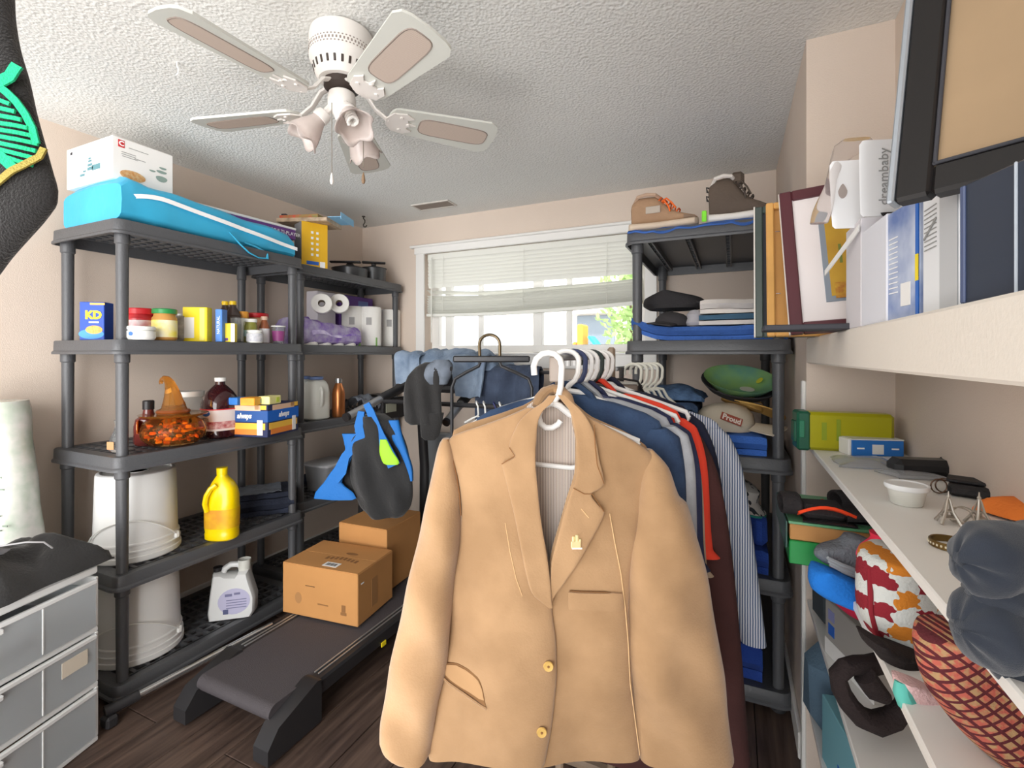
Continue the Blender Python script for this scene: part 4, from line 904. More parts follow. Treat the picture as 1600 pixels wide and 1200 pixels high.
# silver pole on the floor
a_, b_ = atZ(212, 1088, .06), atZ(425, 976, .10); a_.x += .0; d = (b_-a_).normalized(); e_ = a_-d*.09
t = thing('metal_pole', 'long silver pole with black end lying between the shelving unit and the treadmill', 'pole', (e_.x, e_.y, 0))
build('tube', MB().tube([a_-Vector((e_.x, e_.y, 0)), b_-Vector((e_.x, e_.y, 0))], .0125, 12), mat('chrome', '#d9d9d9', .2, .9), t)
build('end_cap', MB().tube([(0, 0, .055), a_-Vector((e_.x, e_.y, 0))+d*.01], .019, 12).box((0.01, 0.01, .022), (.05, .04, .042), .008), tb, t)
build('far_bracket', MB().box(b_-Vector((e_.x, e_.y, 0))-Vector((0, 0, .048)), (.03, .04, .10), .006), tb, t)
# cardboard boxes
kraft = mat('kraft_card', '#c08a52', .8, var=.06, vs=5, bump=.05, bs=40); kink = mat('kraft_ink', '#8a6038', .8); tape = mat('parcel_tape', '#b98a55', .35)
def kbox(lab, A, B, w_, d_, h, extras=True):
    # A front-bottom corner (nearest), B left-bottom corner
    A = Vector(A); B = Vector(B); dr = (A-B); rz = math.atan2(dr.y, dr.x)
    t = thing('cardboard_box', lab, 'box', A, rz)
    build('body', MB().box((-w_/2, d_/2, h/2), (w_, d_, h), .003), kraft, t)
    build('top_flap', MB().box((-w_/2, d_*.25, h+.0015), (w_-.004, d_*.5-.002, .003), .0008), kraft, t)
    build('top_flap', MB().box((-w_/2, d_*.75, h+.0015), (w_-.004, d_*.5-.002, .003), .0008), kraft, t)
    if extras:
        build('barcode_sticker', MB().box((-w_*.42, d_*.16, h+.0036), (.075, .04, .001)), white, t)
        for k in range(9): build('bar', MB().box((-w_*.42-.025+k*.006, d_*.16, h+.0044), (.0022+.001*(k % 3), .022, .0006)), inkk, t)
        ov = build('oval_print', MB().prism([(.032*math.cos(a), .012*math.sin(a)) for a in [2*PI*i/24 for i in range(24)]], .0008, Matrix.Translation((-w_*.38, d_*.62, h+.0032))), kink, t)
        [build('brand_print', MB().box((-w_*.40-.075+k*.022, d_*.42-.004*abs(k-3.5), h+.0036), (.014, .026, .0008)), kink, t) for k in range(8)]
        build('side_print', MB().box((-w_*.45, -.0006, h*.30), (.055, .001, .005)), kink, t)
        build('crease', MB().box((-w_*.62, -.0004, h*.62), (.05, .001, .003)), mat('dark_crease', '#5a4029', .9), t)
        build('round_print', MB().prism([(-w_*.78+.018*math.cos(a), h*.35+.025*math.sin(a)) for a in [2*PI*i/20 for i in range(20)]], .0008, Matrix.Rotation(PI/2, 4, 'X')), mat('faint_ink', '#a87a4c', .8), t)
        build('goblet_print', MB().box((-w_*.18, -.0006, h*.3), (.02, .001, .03)).box((-w_*.18, -.0006, h*.2), (.03, .001, .012)), kink, t)
        build('tape', MB().box((.0008, d_*.45, h*.45), (.001, .045, h*.55)), mat('faint_ink', '#a87a4c', .8), t)
        build('white_scuff', MB().box((.001, d_*.12, h*.78), (.001, .02, .006)), white, t)
    return t
kbox('nearer brown cardboard box with white barcode sticker, on the treadmill belt', (-1.452, 1.585, .160), (-1.85, 1.54, .160), .40, .27, .224)
kbox('plain brown cardboard box behind the barcoded one, on the treadmill', (-1.535, 1.875, .160), (-1.83, 1.86, .160), .295, .30, .305, False)
# grey board under the window
p = atY(677, 780, YB-.12)
t = thing('grey_board', 'tall flat grey panel standing under the window behind the treadmill', 'board', (-1.84, YB-.10, 0)); build('surface', MB().box((0, 0, .39), (.27, .05, .80), .008), mat('grey_panel', '#85888c', .5), t); build('edge_strip', MB().box((-.128, -.028, .39), (.014, .006, .78), .002), mat('grey_dark', '#5d6064', .5), t)
p = atZ(646, 872, .0); 
for k, (px, py) in enumerate(((645, 880),)):
    p = atZ(px, py+10, .0); t = thing('small_bottle', 'small white bottle lying on the floor right of the rear cardboard box', 'bottle', (p.x+.02, p.y, 0), .9); build('body', MB().lathe([(.018, 0), (.02, .006), (.02, .08), (.01, .09)], 14, M=Matrix.Translation((0, -.04, .021)) @ Matrix.Rotation(-PI/2, 4, 'X')), whp, t); build('cap', MB().lathe([(.011, .09), (.011, .108), (.001, .108)], 12, M=Matrix.Translation((0, -.04, .021)) @ Matrix.Rotation(-PI/2, 4, 'X')), mat('pink_cap', '#d99aa6', .5), t)
# --- backpack / sports bag hanging from the left handle
P = Pl(590, 640, 2.33); blu = mat('bright_blue_fabric', '#1b6cba', .7, bump=.2, bs=60); blkf2 = mat('charcoal_fabric', '#2a2a2b', .9, bump=.3, bs=90, var=.15, sheen=.2)
t = thing('drawstring_bag', 'black sports bag with bright blue straps and lime patch hanging from the left treadmill handle', 'bag', P.c, P.rz)
build('body', MB().panel(P.rows([(648, 570, 600), (660, 562, 618), (685, 552, 632), (715, 546, 640), (750, 548, 646), (775, 556, 645), (792, 564, 641), (804, 580, 632)]), .14, lambda x, z: .010*math.sin(x*55+z*16)+.006*math.sin(z*38+x*20), 30, 34, 2.6, wr=.03, seed=4), blkf2, t, ang=85)
build('lower_flap', MB().panel(P.rows([(700, 548, 566), (735, 520, 566), (760, 505, 568), (772, 500, 570), (776, 530, 566)]), .035, None, 10, 10, 4, wr=.015, seed=9), blkf2, t)
def ribbon(P, pts, w_, y, th=.006):
    pts = [Vector((P.x(a), y if len(q) < 3 else q[2], P.z(b))) for q in pts for a, b in ((q[0], q[1]),)]
    vs = []; n_p = len(pts); L1 = []; L2 = []
    for i, p in enumerate(pts):
        d = (pts[min(i+1, n_p-1)]-pts[max(i-1, 0)]); n = Vector((-d.z, 0, d.x)).normalized(); ww = w_[i] if isinstance(w_, list) else w_
        L1.append(p+n*ww/2); L2.append(p-n*ww/2)
    rg = [[a+Vector((0, -th/2, 0)), b+Vector((0, -th/2, 0)), b+Vector((0, th/2, 0)), a+Vector((0, th/2, 0))] for a, b in zip(L1, L2)]
    return MB().loft(rg)
build('strap', ribbon(P, [(580, 628), (586, 640), (592, 658), (600, 676), (612, 700), (622, 722)], [.03, .035, .045, .045, .05, .06], -.075, .012), blu, t)
build('strap', ribbon(P, [(572, 640), (568, 662), (571, 678), (560, 694), (548, 708), (540, 730), (530, 745)], [.03, .04, .045, .04, .04, .06, .05], -.07, .012), blu, t)
build('side_panel', MB().panel(P.rows([(655, 610, 626), (680, 614, 632), (705, 628, 640), (735, 640, 648), (748, 644, 648)]), .03, lambda x, z: -.035, 8, 8, 4), blu, t)
build('side_panel', MB().panel(P.rows([(675, 540, 566), (700, 545, 560), (735, 522, 545), (750, 512, 540), (764, 500, 556), (774, 497, 562), (776, 520, 558)]), .02, lambda x, z: -.05, 8, 10, 4), blu, t)
build('lime_patch', MB().panel(P.rows([(682, 601, 611), (700, 600, 620), (718, 606, 630), (720, 610, 628)]), .012, lambda x, z: -.082, 8, 8, 4), mat('lime_fabric', '#9fdc2c', .6), t)
build('pink_tag', MB().panel(P.rows([(683, 590, 600), (696, 592, 602)]), .006, lambda x, z: -.078, 4, 3, 6), mat('pink_tag', '#c98a86', .7), t)
# --- clothes on the console
ld = mat('light_denim', '#8f9fb3', .9, bump=.4, bs=110, col2='#66788f', vs=10); 
t = thing('jeans', 'faded light blue jeans heaped over the treadmill console', 'clothes', (-1.46, 2.46, 1.235), .1); build('body', heap(40, 30, .56, .34, .15, 11, .008).noise(.014, 12, 2).floor(-.0), ld, t, ang=80)
build('leg', drape(.17, .05, .13, .05, 3, .01, 20, 26, .25, .04), ld, t).location = (-.26, -.13, .05)
build('leg', drape(.20, .05, .17, .05, 8, .01, 20, 26, .2, .04), ld, t).location = (.14, -.17, .03)
P = Pl(665, 585, 2.36)
t = thing('black_shirt', 'black garment draped over the treadmill console with a sleeve hanging down', 'clothes', P.c, P.rz)
build('body', MB().panel(P.rows([(566, 664, 704), (575, 648, 708), (590, 637, 700), (615, 631, 690), (640, 630, 691), (657, 632, 691), (663, 642, 690)]), .06, lambda x, z: .010*math.sin(x*80+z*10), 28, 26, 3.5, wr=.02, seed=2), bkf, t, ang=85)
build('sleeve', MB().panel(P.rows([(645, 655, 694), (665, 657, 690), (682, 658, 685), (687, 664, 680)]), .05, None, 10, 8, 5, wr=.012, seed=6), bkf, t)
build('hood', MB().panel(P.rows([(562, 680, 702), (570, 668, 708), (585, 660, 706), (600, 672, 700)]), .06, lambda x, z: -.02, 10, 8, 4, wr=.03, seed=12), mat('grey_denim', '#6c7480', .9, var=.4, vs=14), t)
# rear clothes rail across
rzv = CAMZ-73*2.65/FOC
gr = thing('clothes_rail', 'low black clothes rail crossing behind the tan jacket with small white hooks', 'clothes rail', (-1.40, 2.15, 0))
build('rail', MB().tube([(-.46, 0, rzv), (.48, 0, rzv)], .012, 10), tb, gr)
for x in (-.46, .48):
    build('post', MB().tube([(x, 0, .02), (x, 0, rzv+.01)], .013, 10), tb, gr); build('foot', MB().box((x, 0, .012), (.04, .36, .024), .008), tb, gr)
for k, (px, lab) in enumerate(((746, 'leftmost small white plastic hook on the low black rail'), (757, 'second small white hook from the left on the low black rail'), (773, 'navy small hook on the low black rail'), (782, 'rightmost small white hook on the low black rail'))):
    x = atY(px, 630, 2.15).x
    hk = MB().tube([(0, .0, -.055), (.012, -.012, -.04), (.012, -.017, -.0), (.004, -.018, .016), (-.006, .0, .0225), (-.006, .018, .01), (-.004, .018, -.012)], .0045, 7)
    hk.tube([(-.075, 0, -.09), (-.03, 0, -.065), (0, 0, -.052), (.03, 0, -.065), (.075, 0, -.09)], .0045, 6)
    tag(build('hanger', hk, whp if k != 2 else mat('navy_plastic', '#2b2f66', .4)), lab, 'hanger').location = (x, 2.15, rzv)
for k, (px, mm, lab) in enumerate(((742, mat('terracotta', '#a97a63', .9), 'narrow terracotta cloth edge hanging behind the tan jacket shoulder'), (765, mat('yellow_fabric', '#e5b62e', .9), 'bit of yellow clothing just above the tan jacket shoulder'), (785, mat('navy_knit', '#2b2f45', .9), 'dark navy clothing hung at the right of the low rail'))):
    x = atY(px, 630, 2.15).x
    g = thing('hung_garment', lab, 'clothes', (x, 2.15, rzv-.095), 1.2+.1*k); build('body', MB().panel([(-.52, -.17, .17), (-.2, -.16, .16), (-.06, -.15, .15), (-.02, -.09, .09), (0.0, -.03, .03)], .035, None, 10, 14, 5, wr=.012, seed=k), mm, g)
P = Pl(795, 590, 2.62)
t = thing('denim_jeans', 'dark blue jeans folded over a bar below the window right of the light jeans', 'clothes', (P.c.x, P.c.y, P.c.z), 0.15)
# clothes valet
vl = thing('clothes_valet', 'black metal clothes valet with bronze loop top and flat trouser bar', 'valet stand', (atY(768, 560, 1.97).x, 1.97, 0), YR)
c = atY(768, 560, 1.97); T_ = dep(c); vx_ = lambda px: (px-768)*T_/FOC; vz_ = lambda py: CAMZ+(HY-py)*T_/FOC
brz = mat('bronze_metal', '#7a6a52', .3, .8); bkmtl = mat('black_metal', '#3a3a3c', .35, .4)
lp_ = [(vx_(750), 0, vz_(565)), (vx_(749), 0, vz_(540))]+[(vx_(765)+(vx_(781)-vx_(765))*1.0*math.cos(a), 0, vz_(538)+(vz_(523)-vz_(538))*math.sin(a)) for a in [PI-PI*i/10 for i in range(11)]]+[(vx_(781), 0, vz_(560))]
build('loop', MB().tube(lp_, .0075, 10), brz, vl)
build('trouser_bar', MB().box((0, -.008, vz_(561)), (vx_(828)-vx_(708), .018, .030), .006), bkmtl, vl)
for s_ in (-1, 1):
    x0 = vx_(750) if s_ < 0 else vx_(781); x1 = vx_(706) if s_ < 0 else vx_(831)
    build('frame_tube', MB().tube([(x0, 0, vz_(566)), (x0+s_*.006, 0, vz_(572)), ((x0+x1)/2, 0, vz_(582)), (x1-s_*.015, 0, vz_(592)), (x1, 0, vz_(606)), (x1, 0, vz_(640)), (x1, 0, .6), (x1, 0, .02)], .008, 10), bkmtl, vl)
    build('foot', MB().tube([(x1, -.2, .013), (x1, .2, .013)], .012, 8), bkmtl, vl)
# dark jeans folded over their own bar
jm_ = mat('mid_denim', '#48546a', .9, bump=.4, bs=110, col2='#363f52', vs=9)
build('body', drape(.36, .06, .24, .2, 5, .012, 26, 26, .06, .026), jm_, t); build('bar', MB().tube([(-.26, 0, .03), (.24, 0, .03)], .01, 8), tb, t)
# ================================================================ GARMENT RACK, HANGERS AND CLOTHES
rx, rz_ = -.345, 1.322
wood = mat('rack_wood', '#8d7a68', .5, var=.1, vs=20)
gk = thing('garment_rack', 'garment rack carrying the tan jacket and the row of shirts', 'garment rack', (rx, 1.2, 0))
railz = 1.325
build('rail', MB().tube([(0, -.22, railz-.010), (0, .29, railz-.010)], .0075, 10), mat('rail_steel', '#8c8a88', .35, .6), gk)
build('end_block', MB().box((0.0, -.225, railz-.035), (.026, .016, .055), .003), mat('taupe_plastic', '#a3968c', .5), gk)
build('post', MB().box((0.0, .292, (railz+.02)/2), (.024, .016, railz+.02), .006), wood, gk)
build('post', MB().box((0.0, -.20, (railz-.03)/2), (.018, .016, railz-.03), .004), wood, gk)
for y in (-.21, .292): build('foot', MB().box((0, y, .015), (.42, .035, .028), .008), wood, gk)
hw = mat('hanger_white', '#f4f3f1', .3)
def hanger(lab, y, rz, m=None, sh=.205, loops=False, x=rx, z=railz, r=.0052, drop=.085, bar=True, group='hangers on the garment rack'):
    t = thing('hanger', lab, 'hanger', (x, y, z), rz, group); m = m or hw
    h = [(-.0285*1.0+0, 0, -.032), (-.0285, 0, -.022)]+[(.0285*math.cos(a)*1.0, 0, -.0185+.0235*math.sin(a)) for a in [PI-PI*i/10 for i in range(11)]]+[(.027, 0, -.045), (.020, 0, -.062), (.006, 0, -.074), (0, 0, -drop)]
    hk_ = build('hook', MB().tube(h, r*1.15, 8), m, t)
    ar = [(-sh, 0, -drop-.085), (-sh*.97, 0, -drop-.070), (-sh*.5, 0, -drop-.032), (-.03, 0, -drop-.004), (0, 0, -drop), (.03, 0, -drop-.004), (sh*.5, 0, -drop-.032), (sh*.97, 0, -drop-.070), (sh, 0, -drop-.085)]
    build('arms', MB().tube(ar, r*1.2, 8, flat=1.0), m, t)
    if bar: build('bar', MB().tube([(-sh, 0, -drop-.085), (-sh*.98, 0, -drop-.097), (sh*.98, 0, -drop-.097), (sh, 0, -drop-.085)], r*.9, 8), m, t)
    return t
def garment(lab, y, rz, m, sh=.22, ln=.68, th=.05, sl=.52, flare=.05, drop=.088, collar=None, seed=1, x=rx, z=railz, name='shirt', cat='shirt', long_=False, open_=False, lowr=0.0, slw=.062):
    t = thing(name, lab, cat, (x, y, z), rz, 'clothes hung on the garment rack')
    d = drop+lowr
    rows = [(-d-.006, -.05, .05), (-d-.014, -.068, .068), (-d-.022, -.5*sh, .5*sh), (-d-.062, -sh*.95, sh*.95), (-d-.095, -sh, sh), (-d-.16, -sh*.98, sh*.98), (-d-.35, -sh*.92, sh*.92), (-ln+.05, -sh*.98, sh*.98), (-ln, -sh*.99, sh*.99)]
    build('body', MB().panel(rows, th, None, 22, 30, 3.2, wr=.016, seed=seed), m, t)
    for s_ in (-1, 1):
        R0 = [(-d-.078, .0), (-d-.10, .012), (-d-.2, .3), (-d-.2-.2, .6), (-d-sl, 1.0)]
        rr_ = []
        for z_, k in R0:
            xc = sh*.93+flare*k; w_ = slw*(1-.28*k)
            w_ = w_*(.35 if z_ > -d-.08 else (.8 if z_ > -d-.12 else 1)); rr_.append((z_, s_*xc-w_, s_*xc+w_))
        build('sleeve', MB().panel(rr_, th*1.05, lambda x_, z_: -.004, 10, 22, 2.6, wr=.012, seed=seed+s_*3), m, t)
    cm = collar or m
    build('collar', MB().tube([(-.075, -.012, -d-.03), (-.055, -.014, -d-.006), (-.03, .012, -d+.012), (0, .02, -d+.016), (.03, .012, -d+.012), (.055, -.014, -d-.006), (.075, -.012, -d-.03)], [.008, .013, .015, .015, .015, .013, .008], 8, flat=.5), cm, t)
    return t
navy = mat('navy_knit2', '#2c3252', .92, bump=.2, bs=120, var=.15); grey = mat('grey_marl', '#a9acb2', .9, bump=.15, bs=140, var=.12, vs=30)
denimj = mat('denim_blue', '#364c6c', .9, bump=.3, bs=130, col2='#283a57', vs=14); beige = mat('beige_cotton', '#b9a48e', .9, var=.08); redf = mat('coral_red_cotton', '#e8452e', .9, bump=.15, bs=120)
brown = mat('dark_brown_cloth', '#4a2a28', .9, bump=.25, bs=60, var=.25, vs=5); navy2 = mat('deep_navy', '#1d2238', .92, var=.15); royal = mat('royal_cotton', '#2a7fd8', .85)
strp = stripes('blue_stripe_shirt', '#e6e8ef', '#5e6f92', 44, 'X', .5, .85, .6)
D15 = math.radians
garment('navy denim jacket directly behind the tan jacket', 1.045, D15(17), denimj, .215, .66, .045, .5, .02, seed=2, collar=denimj, name='jacket', cat='jacket')
garment('light grey shirt hanging behind the denim jacket', 1.10, D15(14), grey, .225, .64, .04, .45, .03, seed=5)
garment('dark navy t-shirt third behind the tan jacket', 1.155, D15(11), navy, .225, .66, .04, .42, .05, seed=8)
garment('beige shirt with a white hanger showing on its shoulder', 1.21, D15(9), beige, .222, .66, .04, .42, .055, seed=11, lowr=.028)
garment('bright red-orange shirt in the hanging row', 1.262, D15(7), redf, .23, .62, .04, .42, .06, seed=14)
garment('long dark brown coat reaching the bottom of the row', 1.325, D15(5), brown, .228, 1.12, .055, .92, .125, seed=17, lowr=.026, name='coat', cat='coat', slw=.068)
garment('deep navy sweater behind the brown coat', 1.385, D15(4), navy2, .238, .86, .045, .72, .10, seed=20)
labs = ['second white hanger in the row, hooked behind the jacket hanger', 'navy hook of the third hanger on the rack', 'fourth white hanger hook from the front of the rack', 'white hanger lying along the beige shirt shoulder', 'dark green hanger hook in the middle of the row', 'white hanger lying along the brown coat shoulder', 'last white hanger before the wooden post']
mm_ = [hw, mat('hanger_navy', '#3a4366', .4), hw, hw, mat('hanger_green', '#2d3a38', .4), hw, hw]
for k, y in enumerate((1.045, 1.10, 1.155, 1.21, 1.262, 1.325, 1.385)): hanger(labs[k], y, D15((17, 14, 11, 9, 7, 5, 4)[k]), mm_[k], sh=(.2, .2, .2, .225, .2, .24, .21)[k])
# rear rail with striped shirt
x2, z2 = -.33, 1.285
g2 = thing('garment_rack', 'second rear rail with five pale hangers near the window shelf', 'garment rack', (x2, 1.74, 0))
build('rail', MB().tube([(-.02, -.17, z2-.010), (.0, .20, z2-.010)], .0075, 10), mat('rail_steel', '#8c8a88', .35, .6), g2)
for y in (-.17, .20): build('post', MB().tube([(0, y, .02), (0, y, z2-.005)], .008, 8), bkmtl, g2); build('foot', MB().box((0, y, .014), (.3, .03, .026), .008), bkmtl, g2)
garment('blue and white striped shirt with long sleeves, rearmost of the hanging clothes', 1.66, D15(2), strp, .25, .74, .05, .74, .11, seed=31, x=-.285, z=z2-.03, slw=.05)
garment('bright blue garment half hidden behind the striped shirt', 1.73, 0, royal, .24, .62, .04, .55, .05, seed=35, x=-.31, z=z2-.03)
for k, y in enumerate((1.66, 1.70, 1.74, 1.78, 1.82)): hanger(['first pale hanger on the rear rail, holding the striped shirt', 'second pale hanger on the rear rail', 'third pale hanger on the rear rail', 'fourth pale hanger on the rear rail', 'last pale hanger on the rear rail'][k], y, D15(2), mat('hanger_cream', '#e9e8dc', .35), sh=.09, bar=False, x=-.31+.012*k, z=z2, r=.0045, group='hangers on the rear rail')
P = Pl(973, 600, 1.52)
hb = thing('handbag', 'taupe box handbag with a black strap hanging between the two rows of clothes', 'bag', P.c, P.rz)
build('body', MB().box((-.005, 0, -.065), (.10, .045, .13), .006), mat('taupe_leather', '#8f7f74', .6), hb); build('top_edge', MB().box((-.005, 0, .003), (.10, .047, .008), .003), mat('cream_edge', '#d9d4cc', .5), hb)
build('strap', MB().tube([(-.05, -.026, .0), (-.05, -.03, .016), (0, -.03, .017), (.04, -.03, .01), (.055, -.03, -.02), (.085, -.02, -.06), (.12, 0, -.10)], .006, 8, flat=.6), blackc, hb)
build('side_strap', MB().box((.05, -.02, -.06), (.012, .01, .12), .003), blackc, hb)
# ================================================================ TAN JACKET
tan = mat('tan_suede', '#b08c66', .88, bump=.12, bs=220, col2='#9c7a56', vs=9, sheen=.35)
tan2 = mat('tan_edge', '#8a5f38', .9); lining = stripes('striped_lining', '#e3d6ca', '#9a8a84', 95, 'X', .55, .8, .3)
P = Pl(857, 552, 1.0)
jk = thing('suede_jacket', 'tan suede blazer facing the camera on a white hanger, front of the rack', 'jacket', P.c, P.rz)
def chest(x, z):
    b_ = -.055*(1-min(1, abs(x+.01)/.30)**2.2)
    b_ += -.008*math.sin(x*30+z*4)*max(0, min(1, (-.25-z)/.3))
    b_ += .006*noise.noise(Vector((x*9, z*4, 3)))+.004*noise.noise(Vector((x*22+z*9, z*12, 9)))
    return b_
# back / lining
build('back', MB().panel(P.rows([(611, 852, 880), (618, 846, 886), (636, 818, 906), (655, 762, 930), (676, 706, 978), (700, 702, 1015), (730, 712, 1030), (793, 722, 1000), (853, 718, 985), (1023, 700, 985), (1133, 676, 990), (1160, 674, 992)]), .012, lambda x, z: .035, 18, 30, 10), tan, jk)
build('lining', MB().panel(P.rows([(622, 842, 888), (640, 822, 900), (700, 815, 905), (780, 815, 900), (900, 830, 880)]), .006, lambda x, z: .022+.006*math.sin(x*60+z*10)*.4, 16, 20, 12), lining, jk)
build('collar', MB().tube([P.p(836, 634, -.012), P.p(843, 622, .0), P.p(853, 613, .018), P.p(866, 609, .024), P.p(878, 612, .016), P.p(887, 622, .0), P.p(893, 636, -.012)], [.008, .012, .013, .013, .013, .012, .008], 10, flat=.8), tan, jk)
build('neck_label', MB().box(P.p(880, 630, .017), (.02, .002, .012)), mat('brown_label', '#5a4636', .7), jk)
R_left = [(632, 821, 838), (645, 792, 836), (660, 752, 835), (675, 712, 834), (683, 704, 834), (700, 706, 834), (714, 711, 834), (740, 719, 836), (768, 723, 838), (793, 724, 841), (820, 722, 846), (853, 716, 853), (900, 711, 857), (940, 706, 860), (980, 702, 865), (1023, 697, 866), (1073, 683, 862), (1133, 674, 852), (1150, 673, 848), (1160, 676, 842)]
R_right = [(634, 893, 900), (646, 888, 912), (655, 889, 930), (668, 892, 955), (682, 894, 980), (707, 894, 1014), (727, 893, 1022), (768, 881, 1004), (800, 872, 994), (853, 858, 984), (900, 852, 978), (940, 848, 976), (1000, 846, 978), (1057, 842, 982), (1110, 836, 988), (1160, 834, 992)]
build('front_panel', MB().panel(P.rows(R_left), .016, lambda x, z: chest(x, z)-.006, 26, 60, 12), tan, jk)
build('front_panel', MB().panel(P.rows(R_right), .016, lambda x, z: chest(x, z)+.006, 26, 60, 12), tan, jk)
def slv(cx, cy, cz=0):
    return lambda x, z: cx+cy*z+.012*noise.noise(Vector((x*12, z*5, 8)))+.006*math.sin(z*34+x*40)
build('sleeve', MB().panel(P.rows([(680, 696, 706), (686, 692, 709), (700, 687, 713), (720, 682, 716), (768, 672, 726), (820, 661, 724), (893, 644, 714), (960, 630, 708), (1023, 616, 702), (1073, 608, 690), (1110, 603, 684), (1125, 603, 682), (1137, 608, 680), (1146, 622, 679), (1150, 640, 676)]), .085, slv(-.025, .02), 18, 60, 2.6, thk=lambda u: 1-.75*max(0, (u-.84)/.16)**1.5), tan, jk)
build('sleeve', MB().panel(P.rows([(700, 1008, 1016), (712, 1004, 1028), (727, 998, 1040), (770, 990, 1056), (780, 988, 1067), (827, 982, 1080), (893, 976, 1097), (940, 973, 1105), (990, 974, 1113), (1057, 980, 1124), (1133, 988, 1132), (1160, 992, 1134)]), .09, slv(-.018, .015), 18, 50, 2.4, thk=lambda u: 1-.75*max(0, (u-.84)/.16)**1.5), tan, jk)
lapf = lambda off: (lambda x, z: chest(x, z)-off)
build('lapel', MB().panel(P.rows([(613, 853, 864), (622, 845, 859), (635, 826, 845), (650, 811, 838), (665, 803, 836), (680, 797, 835), (689, 796, 834), (699, 804, 834), (703, 803, 834), (712, 785, 834), (725, 788, 835), (745, 793, 837), (768, 799, 839), (800, 806, 843), (830, 812, 848), (870, 820, 854), (900, 829, 857), (915, 845, 858), (922, 854, 859)]), .006, lapf(.021), 14, 70, 14), tan, jk)
build('lapel', MB().panel(P.rows([(613, 866, 877), (622, 873, 886), (635, 883, 900), (655, 889, 914), (680, 893, 923), (705, 894, 927), (730, 893, 933), (742, 890, 935), (748, 888, 931), (756, 885, 917), (760, 884, 916), (768, 881, 921), (776, 879, 928), (784, 876, 935), (800, 872, 929), (830, 864, 913), (863, 857, 893), (890, 856, 875), (908, 856, 861), (914, 857, 859)]), .006, lapf(.016), 14, 70, 14), tan, jk)
# seams, pockets, buttons, pin
def seam(name, pts, off, r=.0011, m=None): return build(name, MB().tube([(P.x(a), chest(P.x(a), P.z(b))-off, P.z(b)) for a, b in pts], r, 5), m or tan2, jk)
seam('armhole_seam', [(704, 680), (708, 695), (713, 714), (718, 735), (722, 760), (724, 793)], .013, .0012)
seam('dart_seam', [(790, 800), (797, 840), (806, 880), (815, 905)], .0145, .0006, mat('tan_light', '#e2bd8d', .9))
seam('back_seam', [(945, 790), (952, 830), (962, 880), (968, 930), (972, 980), (975, 1040), (985, 1110), (990, 1150)], .004, .0010, mat('tan_light', '#e2bd8d', .9))
seam('notch_edge', [(889, 748), (905, 757), (917, 757), (934, 783)], .020, .0009); seam('collar_edge', [(919, 656), (921, 690), (924, 715), (934, 742)], .0195, .0009); seam('notch_edge', [(796, 688), (804, 700), (785, 712)], .0255, .0009)
bp = MB().panel(P.rows([(931, 884, 964), (925, 883, 965), (908, 883, 964), (905, 884, 950)]), .005, lapf(.006), 10, 8, 10); build('breast_pocket', bp, tan, jk)
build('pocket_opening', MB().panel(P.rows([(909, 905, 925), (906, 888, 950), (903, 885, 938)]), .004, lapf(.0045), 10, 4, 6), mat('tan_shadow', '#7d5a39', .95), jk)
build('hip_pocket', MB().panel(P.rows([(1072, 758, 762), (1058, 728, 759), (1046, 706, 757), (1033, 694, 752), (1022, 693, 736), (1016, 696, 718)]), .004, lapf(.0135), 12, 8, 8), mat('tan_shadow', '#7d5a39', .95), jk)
build('pocket_lining', MB().panel(P.rows([(1062, 750, 759), (1050, 722, 757), (1034, 700, 750), (1024, 697, 733), (1018, 700, 716)]), .004, lapf(.0155), 12, 8, 8), mat('pocket_cloth', '#b08a62', .9), jk)
seam('pocket_welt', [(692, 1034), (706, 1046), (730, 1060), (752, 1071), (762, 1074)], .0165, .0024, tan)
bt = mat('horn_button', '#d9b267', .2, .1, coat=.6)
for a, b in ((853, 1008), (843, 1100)):
    x, z = P.x(a), P.z(b); y = chest(x, z)-.0155
    bo = build('button', MB().lathe([(.001, .0), (.009, .0), (.010, .0015), (.009, .004), (.006, .0035), (.001, .0032)], 20, M=Matrix.Translation((x, y, z)) @ Matrix.Rotation(PI/2, 4, 'X')), bt, jk)
    build('button_thread', MB().lathe([(.0025, .0034), (.0022, .0046), (.001, .0046)], 8, M=Matrix.Translation((x, y, z)) @ Matrix.Rotation(PI/2, 4, 'X')), tan2, bo)
x, z = P.x(893), P.z(827); y = chest(x, z)-.0205
pin = build('lapel_pin', MB().box((x, y, z-.004), (.019, .003, .014), .001, M=None).box((x-.005, y, z+.006), (.005, .003, .012), .001).box((x+.002, y, z+.008), (.006, .003, .014), .001).box((x+.008, y, z+.003), (.004, .003, .008), .001), mat('gold_pin', '#f6e6b0', .25, .6), jk)
build('pin_base', MB().box((x+.002, y-.001, z-.011), (.020, .003, .003), .0005), mat('white_pin', '#f6f4ee', .3), pin)
seam('lapel_buttonhole', [(901, 779), (912, 792)], .0195, .0009, mat('tan_light', '#e2bd8d', .9))
